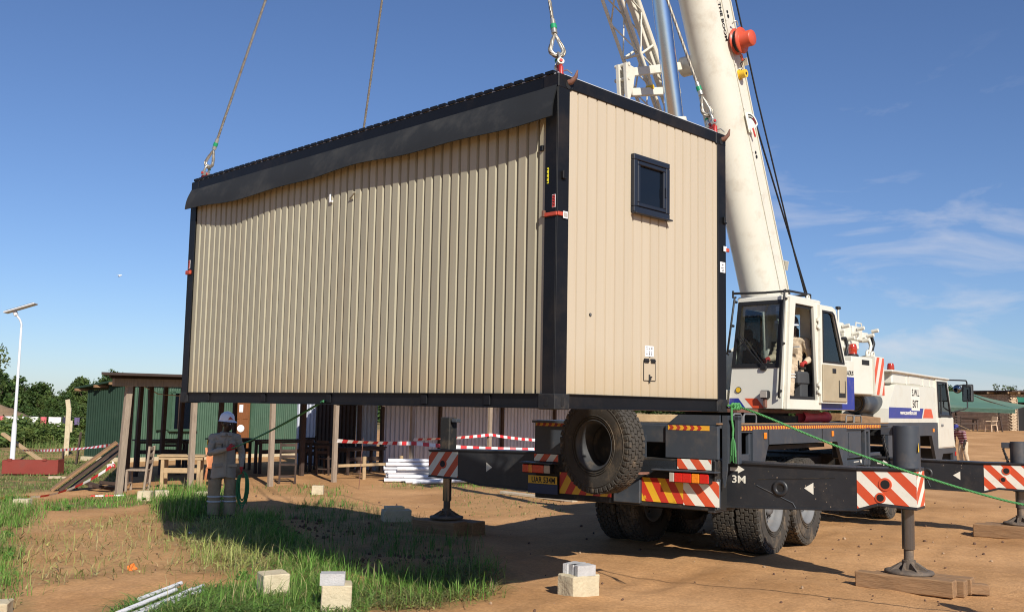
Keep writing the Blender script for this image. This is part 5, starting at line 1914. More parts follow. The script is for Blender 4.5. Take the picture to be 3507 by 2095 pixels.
# hand rails
for y0, y1, z0, z1 in ((CY0 - .02, CY0 + .07, 2.75, 3.60), (CY1 - .02, CY1 + .02, 2.12, 3.66)):
    mb = MB()
    a_, b_ = fp(y0, z0, .11), fp(y1, z1, .11)
    mb.tube([a_ - Vector((.03, 0, 0)), a_, a_.lerp(b_, .5), b_, b_ - Vector((.03, 0, 0))], .016, 'rubber_black', n=8)
    for t in (.06, .5, .92):
        p = a_.lerp(b_, t)
        mb.cyl(p, p - Vector((.075, 0, 0)), .02, 'rubber_black', n=8)
    mb.build('hand_rail', cab)
mb = MB()
for (a_, b_) in (((.95, .50, 3.66), (.85, 1.0, 3.65)), ((.50, 1.18, 3.70), (-.15, 1.20, 3.70)), ((.50, 1.18, 3.70), (.50, .8, 3.70)), ((-.15, 1.20, 3.70), (-.15, .80, 3.70)), ((.15, 1.0, 3.64), (-.1, 1.0, 3.64))):
    mb.cyl(a_, b_, .018, 'rubber_black', n=8)
for p in ((.50, 1.18), (-.15, 1.20), (.95, .5)):
    mb.cyl((*p, 3.59), (*p, 3.70), .016, 'rubber_black', n=8)
mb.build('roof_rack', cab)
mb = MB()
mb.lathe([(.022, -.012), (.05, -.012), (.05, .012), (.022, .012), (.022, -.012)], 'crane_white', (-.07, 1.20, 3.65), (0, 1, 0), n=14)
mb.build('lifting_eye', cab)
# door folded flat against the side, lining outwards
DY = 1.385
mb = MB()
dout = [(.01, 2.06), (.93, 2.06), (.93, 2.62), (.56, 3.49), (.44, 3.53), (.01, 3.53)]
din = [(.10, 2.68), (.83, 2.68), (.81, 2.72), (.50, 3.40), (.43, 3.44), (.10, 3.44)]
ring(mb, dout, din, .05, 'crane_white', (0, DY - .02, 0), (-1, 0, 0), (0, 0, 1))
door = mb.build('cab_door', cab)
MB().prism(din, .005, 'cab_glass', (0, DY, 0), (-1, 0, 0), (0, 0, 1)).build('window_pane', door)
mb = MB()
ring(mb, [(.085, 2.665), (.85, 2.665), (.83, 2.73), (.515, 3.41), (.44, 3.455), (.085, 3.455)], [(.115, 2.695), (.81, 2.695), (.795, 2.725), (.49, 3.385), (.42, 3.425), (.115, 3.425)], .008, 'rubber_black', (0, DY + .03, 0), (-1, 0, 0), (0, 0, 1))
mb.build('window_seal', door)
mb = MB()
mb.box((-.47, DY + .04, 2.36), (.84, .03, .56), 'door_lining', bev=.014)
mb.box((-.70, DY + .056, 2.28), (.24, .006, .26), 'under_black', bev=.002)
mb.box((-.69, DY + .061, 2.32), (.18, .006, .20), 'door_lining', bev=.002)
mb.box((-.42, DY + .058, 2.55), (.12, .012, .07), 'rubber_black', bev=.004)
mb.build('lining', door)
for z in (3.25, 2.28):
    mb = MB()
    mb.cyl((-.005, DY + .02, z - .09), (-.005, DY + .02, z + .09), .022, 'crane_white', n=8)
    mb.box((.0, DY + .01, z + .05), (.09, .03, .05), 'crane_white', bev=.005)
    mb.box((.0, DY + .01, z - .05), (.09, .03, .05), 'crane_white', bev=.005)
    mb.build('hinge', door)
# inside
mb = MB()
mb.box((.10, .92, 2.42), (.42, .44, .12), 'seat_grey', bev=.04)
mb.box((-.02, .92, 2.75), (.12, .44, .62), 'seat_grey', bev=.05, rot=(0, R(-8), 0))
mb.box((-.06, .92, 3.12), (.09, .26, .18), 'seat_grey', bev=.04)
mb.box((-.075, .90, 2.5), (.02, .70, 1.0), 'cab_inside')
mb.box((.10, .92, 2.2), (.4, .4, .34), 'cab_inside', bev=.02)
mb.build('seat', cab)
mb = MB()
mb.box((.16, 1.20, 2.42), (.42, .12, .20), 'seat_grey', bev=.03)
mb.box((.16, 1.18, 2.20), (.24, .12, .30), 'seat_grey', bev=.02)
mb.cyl((.27, 1.20, 2.5), (.27, 1.20, 2.68), .012, 'rubber_black', n=8)
mb.build('side_console', cab)
mb = MB()
mb.box((.86, .72, 2.42), (.14, .36, .40), 'seat_grey', bev=.03)
mb.box((.80, .68, 2.72), (.05, .24, .22), 'cab_inside', bev=.02)
mb.box((.86, .90, 2.56), (.14, .75, .06), 'door_lining', bev=.01)
mb.box((.90, 1.02, 2.605), (.16, .40, .008), 'sticker_white')
mb.box((.935, .66, 2.86), (.006, .07, .10), 'sticker_white')
mb.build('dashboard', cab)
MB().box(fp(1.20, 3.34, .026), (.004, .055, .18), 'sticker_white').box(fp(1.185, 3.16, .026), (.004, .055, .13), 'sticker_white').build('windscreen_sticker', cab)

# ---- boom (own frame: x along the boom, z its back, y to the right)
BA = R(67.0)
BM = SUM @ Matrix.Translation((-1.36, 0, 2.60)) @ Matrix.Rotation(-BA, 4, 'Y')
sec = [(.31, .36), (-.31, .36)] + [(-.31, .06)] + [(-.31 * math.cos(t), .06 - .43 * math.sin(t) ** .9) for t in [math.pi * i / 48 for i in range(1, 48)]] + [(.31, .06)]
mb = MB()
mb.prism(sec, 10.9, 'boom_white', (.0, 0, 0), (0, 1, 0), (0, 0, 1))
boom = mb.build('boom', crane, mw=BM)
for p in boom.data.polygons:
    p.use_smooth = False
mb = MB()
mb.box((5.4, 0, .372), (10.6, .66, .02), 'boom_white', bev=.004)
mb.bar((.3, .318, .10), (10.8, .318, .10), .012, .02, 'boom_white')
for i in range(14):
    mb.box((.9 + .7 * i, .318, .115), (.03, .02, .05), 'boom_white', bev=.003)
for s_ in (3.6, 5.85, 7.1):
    mb.cyl((s_, .311, .215), (s_, .3125, .215), .033, 'ink_black', n=14)
    mb.cyl((s_ + .07, .311, .215), (s_ + .07, .3125, .215), .028, 'ink_black', n=14)
mb.box((1.72, .335, .40), (.16, .10, .012), 'crane_white', rot=(0, 0, R(20)))
mb.box((5.10, .34, .40), (.12, .10, .012), 'crane_white')
mb.build('boom_fittings', boom)
MB().tube([(1.35, .325, .11), (.9, .335, .08), (.6, .33, .10), (.2, .33, .06)], .012, 'rubber_black', n=6).build('boom_cable', boom)
tx = text('UNDER THE BOOM', .10, 'ink_black', 'lettering', boom, frm((6.52, .3125, -.02), (-1, 0, 0), (0, 0, 1)), bold=.003, fit=1.03)
# cable reel, cap, angle gauge on the boom side
mb = MB()
mb.cyl((5.44, .31, .22), (5.44, .36, .22), .075, 'rubber_black', n=16)
mb.lathe([(0, .04), (.205, .04), (.21, .05), (.205, .06), (.17, .065), (.17, .13), (.205, .135), (.21, .145), (.205, .155), (.13, .16), (.125, .165), (.125, .32), (.115, .335), (0, .34)], 'reel_orange', (5.44, .31, .22), (0, 1, 0), n=30,
         ms=['reel_orange'] * 4 + ['rubber_black'] + ['reel_orange'] * 8)
mb.tube([(5.67, .42, .26), (5.74, .42, .26), (5.76, .40, .22), (5.72, .36, .2)], .012, 'galvanised', n=6)
mb.box((5.18, .42, .18), (.10, .03, .03), 'reel_orange', bev=.005)
mb.build('cable_reel', boom)
mb = MB()
mb.tube([(5.2, .38, .2), (5.14, .42, .25), (5.10, .38, .17), (5.02, .38, .2), (4.98, .36, .18)], .008, 'rubber_black', n=6)
mb.build('reel_lead', boom)
MB().cyl((4.93, .31, .2), (4.93, .33, .2), .085, 'cap_yellow', n=18).cyl((4.93, .33, .2), (4.93, .43, .2), .068, 'cap_yellow', r2=.064, n=18).cyl((4.93, .43, .2), (4.93, .432, .2), .03, 'ink_black', n=4).build('yellow_cap', boom)
mb = MB()
fan = [(0, -.05)] + [(.235 * math.cos(t) * 1, .235 * math.sin(t) - .05) for t in [R(-12 + 84 * i / 12) for i in range(13)]]
mb.prism(fan, .006, 'stripe_white', (3.98, .335, .25), (1, 0, 0), (0, 0, 1)) if False else None
O_ = Vector((4.05, .345, .12))
Xg, Yg = Vector((-math.sin(0), 0, 1)), Vector((1, 0, 0))      # gauge plane: x = towards the back, y = up the boom
fan = [(-.06, -.02), (.0, -.06)] + [(.285 * math.cos(R(a_)), .285 * math.sin(R(a_))) for a_ in range(8, 100, 8)] + [(-.07, .26)]
mb.prism(fan, .006, 'stripe_white', O_, Xg, Yg)
band = [(.255 * math.cos(R(a_)), .255 * math.sin(R(a_))) for a_ in range(14, 92, 8)] + [(.19 * math.cos(R(a_)), .19 * math.sin(R(a_))) for a_ in range(86, 12, -8)]
mb.prism(band[:], .001, 'ink_black', O_ + Vector((0, .006, 0)), Xg, Yg)
for i, a_ in enumerate(range(18, 90, 9)):
    c0 = Vector((.222 * math.cos(R(a_)), .222 * math.sin(R(a_))))
    mb.prism([(c0.x - .012, c0.y - .010), (c0.x + .012, c0.y - .010), (c0.x + .012, c0.y + .010), (c0.x - .012, c0.y + .010)], .0008, 'board_red' if a_ < 46 else 'stripe_white', O_ + Vector((0, .007, 0)), Xg, Yg)
mb.cyl(O_ + Vector((0, .006, .02)), O_ + Vector((0, .03, .02)), .06, 'stripe_white', n=16)
mb.bar(O_ + Vector((.02, .034, .03)), O_ + Vector((-.13, .034, .06)), .01, .04, 'board_red')
mb.build('angle_gauge', boom)
# ropes from the winch to the back of the boom
mb = MB()
mb.tube([(-2.95, .06, 3.22), (.58, .06, 8.43), (.62, .06, 8.52), (1.85, .06, 11.4)], .017, 'rubber_black', n=6)
mb.build('hoist_rope', crane, mw=SUM)
mb = MB()
mb.tube([(-2.32, .28, 3.2), (-1.5, .28, 4.6), (-.2, .30, 7.0), (.55, .30, 8.6), (1.7, .28, 11.3)], .015, 'rubber_black', n=6)
mb.build('hoist_rope', crane, mw=SUM)
# lift cylinder
mb = MB()
a_, b_ = Vector((.86, 0, 2.35)), Vector((1.745, 0, 6.20))
d_ = (b_ - a_).normalized()
mb.cyl(a_, b_, .155, 'crane_white', n=28)
mb.cyl(b_, b_ + d_ * .05, .17, 'crane_white', r2=.165, n=28)
mb.cyl(b_ - d_ * .10, b_, .17, 'crane_white', n=28)
lc = mb.build('lift_cylinder', crane, mw=SUM)
MB().cyl(b_ + d_ * .04, b_ + d_ * 5.2, .128, 'chrome', n=32).build('piston_rod', lc)
# folded lattice jib beside the boom
mb = MB()
p0, p1 = Vector((-.35, -.72, 4.65)), Vector((3.95, -.72, 10.75))
jd = (p1 - p0).normalized()
jn = Vector((-jd.z, 0, jd.x))
def jp(s_, o, y):
    return p0 + jd * s_ + jn * o + Vector((0, y, 0))
for o, y in ((0, 0), (0, -.34), (.42, 0), (.42, -.34)):
    mb.cyl(jp(0, o, y), jp(7.4, o, y), .028, 'boom_white', n=8)
mb.build('lattice_jib', crane, mw=SUM)
jib = bpy.context.scene.collection.objects[-1]
mb = MB()
for i in range(13):
    s0, s1 = i * .57, (i + 1) * .57
    for (oa, ya), (ob, yb) in (((0, 0), (.42, 0)), ((0, -.34), (.42, -.34)), ((0, 0), (0, -.34)), ((.42, 0), (.42, -.34))):
        if i % 2: (oa, ya), (ob, yb) = (ob, yb), (oa, ya)
        mb.cyl(jp(s0, oa, ya), jp(s1, ob, yb), .013, 'boom_white', n=6)
    if i % 4 == 2:
        for (oa, ya), (ob, yb) in (((0, 0), (.42, 0)), ((0, -.34), (.42, -.34)), ((0, 0), (0, -.34))):
            mb.cyl(jp(s0, oa, ya), jp(s0, ob, yb), .022, 'boom_white', n=6)
mb.build('brace', jib)
MB().bar(jp(1.2, .50, -.1), jp(7.4, .40, -.1), .10, .26, 'boom_white', bev=.01, up=jn).build('jib_plate', jib)
# bracket that carries the jib
mb = MB()
mb.bar((2.02, -.66, 7.02), (.95, -.42, 7.36), .10, .13, 'boom_white', bev=.01)
mb.bar((1.98, -.66, 6.72), (1.0, -.42, 6.95), .10, .12, 'boom_white', bev=.01)
mb.prism([(0, .12), (.26, .10), (.20, -.22), (.10, -.46), (.06, -.46), (.02, -.12)], .05, 'boom_white', (2.20, -.64, 7.0), (-1, 0, 0), (0, 0, 1))
mb.prism([(0, .12), (.26, .10), (.20, -.22), (.10, -.46), (.06, -.46), (.02, -.12)], .05, 'boom_white', (2.20, -.78, 7.0), (-1, 0, 0), (0, 0, 1))
for z in (7.12, 6.90, 6.55):
    mb.cyl((2.12, -.84, z), (2.12, -.58, z), .03, 'boom_white', n=10)
mb.cyl((1.6, -.62, 6.88), (1.6, -.5, 6.88), .035, 'cap_yellow', n=10)
mb.cyl((.75, -.5, 7.42), (.75, .2, 7.42), .16, 'boom_white', n=18)
mb.build('jib_bracket', crane, mw=SUM)

# ------------------------------------------------------------------ corrugated sheds on the left
E5 = Vector((math.cos(R(50)), math.sin(R(50)), 0))      # along the shed fronts
N5 = Vector((E5.y, -E5.x, 0))                           # out of the fronts, towards the yard
Q0 = Vector((-7.95, 20.45, 0))
NB = Vector((.31, -.95, 0)).normalized()                # the lean-to runs back on the skew


def corr_mesh(w, h, pitch, depth, m, square=False):
    """one corrugated sheet, x along, face towards -y"""
    mb = MB()
    n = int(round(w / pitch))
    xs = []
    for i in range(n):
        if square:
            for f, d in ((0, 0), (.42, 0), (.5, 1), (.92, 1)):
                xs.append(((i + f) * w / n, d * depth))
        else:
            for f in range(6):
                xs.append(((i + f / 6) * w / n, depth * .5 * (1 - math.cos(2 * math.pi * f / 6))))
    xs.append((w, 0))
    k = len(xs)
    vs = [(x, y, 0) for x, y in xs] + [(x, y, h) for x, y in xs]
    mb.add(vs, [(i, i + 1, k + i + 1, k + i) for i in range(k - 1)], m, not square)
    return mb.mesh('corrugated_sheet')


def wall_frame(p, d):
    """frame with x along d, y into the wall"""
    d = Vector(d).normalized()
    z = Vector((0, 0, 1))
    y = z.cross(d)
    m = Matrix((d, y, z)).transposed().to_4x4()
    m.translation = p
    return m


# dark green shed
CS = Vector((-12.06, 31.47, 0))
DF = Vector((.593, .805, 0)).normalized()
DE = Vector((-.954, .30, 0)).normalized()
shed = thing('green_shed', 'dark green corrugated iron shed with a wooden door and a barred window', 'shed', CS, 0)
sh_f = corr_mesh(.80, 2.62, .085, .022, 'iron_green_light')
sh_s = corr_mesh(.80, .95, .085, .022, 'iron_green_light')
fm = wall_frame(Vector((0, 0, 0)), DF)
for i in range(11):
    a = i * .8
    if abs(a + .4 - 2.0) < .5 or abs(a + .4 - 4.4) < .45:
        continue
    link('corrugated_sheet', sh_f, shed, mw=fm @ Matrix.Translation((a, rng.uniform(-.004, .004), .04)))
link('corrugated_sheet', sh_s, shed, mw=fm @ Matrix.Translation((1.6, 0, .04)))
link('corrugated_sheet', corr_mesh(.80, .45, .085, .022, 'iron_green_light'), shed, mw=fm @ Matrix.Translation((1.6, 0, 2.21)))
link('corrugated_sheet', corr_mesh(.80, .5, .085, .022, 'iron_green_light'), shed, mw=fm @ Matrix.Translation((4.0, 0, 2.16)))
em = wall_frame(Vector((0, 0, 0)) + DE * 1.6, -DE)
for i in range(2):
    link('corrugated_sheet', corr_mesh(.80, 2.22 + .17 * i, .085, .02, 'iron_green'), shed, mw=em @ Matrix.Translation((i * .8, 0, .02)))
mb = MB()
for s0, s1, z0, z1 in ((1.56, 1.66, .95, 2.25), (2.34, 2.44, .95, 2.25)):
    mb.box(((s0 + s1) / 2, -.02, (z0 + z1) / 2), (s1 - s0, .06, z1 - z0), 'iron_green_light', bev=.004)
mb.box((2.0, -.02, 2.23), (.98, .06, .09), 'iron_green_light', bev=.004)
mb.box((2.0, -.05, .98), (1.1, .12, .07), 'iron_green_light', bev=.004)
mb.box((2.0, .04, 1.6), (.72, .01, 1.2), 'window_glass')
mb.box((1.86, .0, 1.6), (.05, .03, 1.2), 'timber_dark')
sw_ = mb.build('window', shed, mw=fm)
MB().box((1.25, -.05, 1.62), (.58, .03, 1.26), 'iron_green_light', rot=(0, 0, R(12)), bev=.004).build('shutter', sw_)
mb = MB()
mb.box((4.4, .05, 1.06), (.80, .05, 2.05), 'door_wood', bev=.004)
for cx in (4.2, 4.6):
    for cz, hh in ((.45, .5), (1.62, .55)):
        mb.box((cx, .02, cz), (.24, .02, hh), 'door_wood', bev=.008)
sdoor = mb.build('door', shed, mw=fm)
mb = MB()
mb.sphere((4.42, .015, 1.02), .13, 'sticker_white', 14, 8, (1.25, .1, 1))
mb.box((4.45, .02, 1.72), (.30, .01, .26), 'sticker_white')
mb.build('paper_notice', sdoor)
MB().box((3.95, .0, 1.06), (.10, .08, 2.1), 'iron_green_light', bev=.004).box((4.87, .0, 1.06), (.12, .08, 2.1), 'iron_green_light', bev=.004).box((4.4, .0, 2.13), (1.0, .08, .08), 'iron_green_light', bev=.004).build('door_frame', sdoor)
mb = MB()
pe = [Vector((0, 0, 2.62)) - DE * .35, Vector((0, 0, 2.26)) + DE * 1.85]
for i in range(2):
    pass
roof = [pe[0] - DF * .25, pe[0] + DF * 9.1, pe[1] + DF * 9.1, pe[1] - DF * .25]
mb.add([p + Vector((0, 0, .06)) for p in roof] + [p for p in roof], [(0, 1, 2, 3), (7, 6, 5, 4), (0, 4, 5, 1), (1, 5, 6, 2), (2, 6, 7, 3), (3, 7, 4, 0)], 'iron_green')
mb.build('roof', shed)
for t in (.08, .36, .62, .95):
    p = pe[0].lerp(pe[1], t)
    MB().bar(p - DF * .32 - Vector((0, 0, .04)), p + DF * .3 - Vector((0, 0, .04)), .06, .08, 'timber_brown').build('rafter', shed)
MB().bar(DE * 1.65 - DF * .02 + Vector((0, 0, .06)), -DE * .05 - DF * .02 + Vector((0, 0, .06)), .12, .14, 'concrete_cream').bar(-DE * .02 + Vector((0, 0, .06)) + DF * -.0, DF * 8.9 + Vector((0, 0, .06)), .16, .14, 'concrete_cream').build('plinth', shed)

# open timber lean-to in front of it
lean = thing('timber_lean_to', 'open timber lean-to with grey posts and a dark sheet roof before the green shed', 'lean-to', Q0, 0)
for i, (s_, hh) in enumerate(((0, 2.22), (1.64, 2.30), (3.74, 2.32), (5.64, 2.34), (8.28, 2.36), (11.44, 2.4))):
    p = E5 * s_
    g = H(Q0.x + p.x, Q0.y + p.y)
    mb = MB()
    w = .115 if i else .13
    tilt = Vector((.10, 0, 0)) if i == 0 else Vector((rng.uniform(-.02, .02), 0, 0))
    mb.bar(p + Vector((0, 0, g - .1)), p + tilt + Vector((0, 0, hh)), w, w * .8, 'timber_grey', bev=.006, up=N5)
    if i == 1:
        pass
    mb.build('post', lean)
for dep, ss in ((2.6, (.0, .55, 2.4, 5.0, 7.0)), (5.2, (.1, .8, 1.3, 3.0, 5.3, 7.6))):
    for s_ in ss:
        p = E5 * s_ - NB * dep
        MB().bar(p + Vector((0, 0, -.05)), p + Vector((rng.uniform(-.05, .05), 0, 2.42)), .10, .10, 'timber_dark', bev=.005, up=N5).build('post', lean)  # back posts: the shade under the roof is put into their dark colour
mb = MB()
mb.bar(E5 * -.30 + N5 * .1 + Vector((0, 0, 2.28)), E5 * 12.2 + N5 * .1 + Vector((0, 0, 2.46)), .09, .16, 'timber_grey', bev=.006)
mb.build('front_beam', lean)
for dep, z in ((2.6, 2.40), (5.2, 2.42)):
    MB().bar(E5 * -.35 - NB * dep + Vector((0, 0, z)), E5 * 9.4 - NB * dep + Vector((0, 0, z + .1)), .07, .12, 'timber_dark').build('back_beam', lean)
mb = MB()
rf = [E5 * -.45 - NB * -.7 + Vector((0, 0, 2.41)), E5 * 20.5 - NB * -.7 + Vector((0, 0, 2.60)), E5 * 20.5 - NB * 3.0 + Vector((0, 0, 2.68)), E5 * 9.0 - NB * 3.0 + Vector((0, 0, 2.60)), E5 * 9.0 - NB * 5.5 + Vector((0, 0, 2.58)), E5 * -.45 - NB * 5.5 + Vector((0, 0, 2.48))]
k = len(rf)
mb.add([p + Vector((0, 0, .05)) for p in rf] + rf, [tuple(range(k)), tuple(range(2 * k - 1, k - 1, -1))] + [(i, k + i, k + (i + 1) % k, (i + 1) % k) for i in range(k)], 'roof_brown')
mb.build('roof', lean)
for i in range(4):
    p = E5 * -.35 - NB * (i * 1.6 + .35)
    MB().bar(p + Vector((0, 0, 2.40)), p + E5 * 9.2 + Vector((0, 0, 2.50)), .05, .07, 'timber_dark').build('purlin', lean)
MB().tube([E5 * .1 - NB * 2.6 + Vector((0, 0, 2.35)), E5 * .7 - NB * 2.6 + Vector((0, 0, 2.08)), E5 * 1.3 - NB * 2.6 + Vector((0, 0, 2.05)), E5 * 2.4 - NB * 2.6 + Vector((0, 0, 2.35))], .012, 'galvanised', n=6).build('slack_cable', lean)

# grey sheet wall
GW = Vector((-3.77, 29.4, 0))
gwall = thing('grey_sheet_wall', 'grey box profile iron wall in the shade behind the stacked white pipes', 'wall', GW, 0)
gm = wall_frame(Vector((0, 0, 0)), E5)
gs = corr_mesh(.92, 2.75, .184, .035, 'iron_grey', True)
for i in range(12):
    link('corrugated_sheet', gs, gwall, mw=gm @ Matrix.Translation((i * .9, .01 * (i % 2), -.03)))
for s_ in (-.05, 2.4, 5.4, 8.3):
    MB().box((s_, -.06, 1.3), (.10, .09, 2.7), 'timber_dark', bev=.005).build('post', gwall, mw=gm)
gs_shade = corr_mesh(.92, 2.75, .184, .035, 'timber_dark', True)  # near-black copy of the sheet: shade of the return put into its colour
rm_ = wall_frame(Vector((0, 0, 0)) - N5 * 4.0, N5)
for i in range(4):
    link('corrugated_sheet', gs if i in (0, 3) else gs_shade, gwall, mw=rm_ @ Matrix.Translation((i * .95, 0, -.03)))
MB().box((.2, -.10, 1.95), (.10, .02, .14), 'sticker_white').build('paper_notice', gwall, mw=gm @ Matrix.Translation((-.25, 0, 0)))


# ---- furniture
def table(p, rz, w, d, h, m, lab, grp=None, top_m=None, cat='table', leg=.07):
    t = thing('timber_table', lab, cat, (p[0], p[1], H(p[0], p[1])), rz, grp)
    tb = MB()
    n = 3
    for i in range(n):
        q = MB()
        q.box((0, -d / 2 + d * (i + .5) / n, h - .018), (w, d / n - .006, .036), top_m or m, bev=.004)
        q.build('plank', t)
    for sx in (-1, 1):
        for sy in (-1, 1):
            MB().box((sx * (w / 2 - .12), sy * (d / 2 - .07), (h - .04) / 2), (leg, leg, h - .04), m, bev=.004).build('leg', t)
    for sx in (-1, 1):
        MB().box((sx * (w / 2 - .12), 0, h - .09), (.04, d - .16, .09), m, bev=.003).build('cross_rail', t)
    MB().box((0, -(d / 2 - .07), h - .33), (w - .26, .035, .11), m, bev=.003).build('stretcher', t)
    MB().box((0, -(d / 2 - .04), h - .07), (w - .08, .03, .06), m, bev=.003).build('apron', t)
    return t


def chair(p, rz, m, lab, grp=None, h=.46, back=.95, w=.42, z=None):
    t = thing('timber_chair', lab, 'chair', (p[0], p[1], H(p[0], p[1]) if z is None else z), rz, grp)
    MB().box((0, 0, h - .015), (w, w, .03), m, bev=.004).build('seat', t)
    for sx in (-1, 1):
        MB().box((sx * (w / 2 - .025), -(w / 2 - .025), (h - .03) / 2), (.045, .045, h - .03), m, bev=.003).build('leg', t)
        MB().bar((sx * (w / 2 - .025), w / 2 - .025, 0), (sx * (w / 2 - .025), w / 2 + .05, back), .045, .045, m, bev=.003).build('leg', t)
    for zz in (.62, .76, .90):
        MB().box((0, w / 2 + .045 * zz - .005, zz), (w - .05, .025, .07), m, bev=.003).build('back_slat', t)
    for sy in (-1, 1):
        MB().box((0, sy * (w / 2 - .03), .16), (w - .06, .025, .035), m, bev=.003).build('stretcher', t)
    return t


table((-7.16, 21.95), R(8), 1.0, .55, .74, 'timber_pale', 'pale wooden table with two square front legs at a lean-to post')
chair((-7.90, 21.35), R(-85), 'timber_grey', 'grey green wooden chair with a tall thin back beside the leaning planks')
chair((-5.35, 24.2), R(12), 'timber_dark', 'shade-toned wooden slat backed chair seen from the front between two lean-to posts')  # timber darkened to stand in for the lean-to shade
chair((-6.0, 29.6), R(205), 'timber_dark', 'dark chair with an open back rail pulled up to the blue black table', back=.98)
table((-5.65, 29.2), R(20), .9, .6, .82, 'timber_dark', 'blue black square table in the shade before the green wall', top_m='cab_inside')
table((-9.6, 27.6), R(30), 1.5, .5, .86, 'timber_dark', 'long dark table in the shadows behind the pale table')
table((-8.0, 28.6), R(40), 1.3, .5, .90, 'timber_dark', 'high dark bench top below the barred window of the green shed')
chair((-9.0, 26.6), R(190), 'timber_dark', 'dark chair with a plain open rectangle back in the lean-to')
table((-6.3, 27.9), R(48), 1.9, .35, .92, 'timber_dark', 'narrow dark bar counter before the wooden shed door')
chair((-5.0, 27.4), R(160), 'timber_dark', 'black stool like chair in front of the dark counter post', back=.8)
table((-4.2, 28.1), R(50), 1.5, .6, .75, 'timber_dark', 'rough shade-toned timber stand in the gap at the left end of the grey wall')  # dark timber puts the shade of the gap into the colour
# low rail across the opening beside the pipes
rail = thing('low_rail', 'thin horizontal timber rail on two stakes left of the stacked white pipes', 'rail', (-3.9, 25.9, 0), R(40))
MB().bar((-.6, 0, .36), (1.5, 0, .38), .04, .07, 'timber_pale').build('rail_bar', rail)
for x in (.2, 1.35):
    MB().box((x, .04, .28), (.09, .05, .6), 'timber_pale', bev=.004).build('stake', rail)
# plastic orange chair behind the worker
oc = thing('plastic_chair', 'orange plastic chair half hidden behind the rope worker', 'chair', (-6.62, 22.9, H(-6.62, 22.9)), R(60))
MB().box((0, 0, .43), (.44, .42, .03), 'plastic_orange', bev=.01).build('seat', oc)
MB().box((0, .22, .66), (.42, .03, .46), 'plastic_orange', rot=(R(-12), 0, 0), bev=.01).build('backrest', oc)
for sx in (-1, 1):
    for sy in (-1, 1):
        MB().bar((sx * .2, sy * .19, .42), (sx * .23, sy * .22, 0), .05, .03, 'plastic_orange', bev=.004).build('leg', oc)

# boards leaning at the first post
for i, (a, b, m_) in enumerate((((-9.55, 20.95, .02), (-8.45, 21.5, 1.02), 'timber_brown'), ((-9.38, 20.95, .02), (-8.36, 21.5, .95), 'timber_dark'), ((-9.25, 21.1, .02), (-8.32, 21.6, .90), 'timber_dark'))):
    o = MB().bar(a, b, .22, .05, m_, bev=.006, up=(-.6, -.4, .6)).build('leaning_board')
    tag(o, ['thick pale board leaning outermost against the first lean-to post', 'brown board leaning second behind the outer pale board', 'dark board leaning innermost beside the first lean-to post'][i], 'board', 'boards leaning on the lean-to post')
for i, (x, y, r_, l_) in enumerate(((-8.55, 21.3, 20, .7), (-8.75, 21.2, -30, .5), (-8.35, 21.15, 55, .6))):
    o = MB().box((0, 0, .05), (l_, .1, .07), 'timber_dark', bev=.005).build('timber_offcut', loc=(x, y, H(x, y) + .02 + .05 * i), rot=(0, R(8), R(r_)))
    tag(o, ['dark timber offcut lying lowest under the leaning boards', 'short dark timber offcut second from the ground under the leaning boards', 'dark timber offcut on top of the others under the leaning boards'][i], 'offcut', 'offcuts under the leaning boards')

# stacked white pipes
PD = Vector((.985, .17, 0)).normalized()
pipes = [(-3.15, 25.30, .055, 2.9, 0), (-3.02, 25.18, .055, 2.7, 0), (-3.12, 25.06, .055, 2.8, 0), (-2.55, 24.72, .055, 2.4, .06), (-2.35, 24.45, .055, 2.3, .10),
         (-3.10, 25.22, .155, 2.8, 0), (-3.02, 25.10, .155, 2.8, 0), (-2.60, 24.85, .155, 2.3, .04), (-3.14, 25.26, .25, 2.8, 0), (-3.05, 25.12, .25, 2.7, .01),
         (-3.16, 25.22, .345, 2.7, .0), (-2.80, 25.05, .345, 2.4, .0), (-3.10, 25.16, .44, 2.6, 0), (-2.75, 25.22, .44, 2.4, 0), (-3.05, 25.2, .535, 2.2, 0)]
PW = ['lowest', 'second row', 'third row', 'fourth row', 'fifth row', 'top']
seen = {}
for i, (x, y, z, l_, dz) in enumerate(pipes):
    row = int(round((z - .055) / .096))
    seen[row] = seen.get(row, 0) + 1
    q = MB()
    b = PD * l_ + Vector((0, 0, dz))
    q.cyl((0, 0, 0), b, .048, 'pipe_white', n=14)
    o = q.build('white_pipe', loc=(x, y, z + H(x, y) * 0))
    tag(o, 'white pipe in the ' + ['bottom', 'second', 'third', 'fourth', 'fifth', 'top'][row] + ' row by the grey wall, ' + ['backmost', 'second from the back', 'third from the back', 'jutting to the front', 'frontmost on the soil'][seen[row] - 1], 'pipe', 'white pipes stacked by the grey wall')
    MB().cyl(-PD * .002, -PD * .004 - Vector((0, 0, 0)), .040, 'ink_black', n=12).build('bore', o)
# thin steel rod standing in the soil
o = MB().cyl((-3.42, 22.85, -.1), (-3.36, 22.9, 1.15), .008, 'hook_rust', n=6).build('steel_rod')
tag(o, 'thin rusty steel rod upright in the soil left of the white pipes', 'rod')


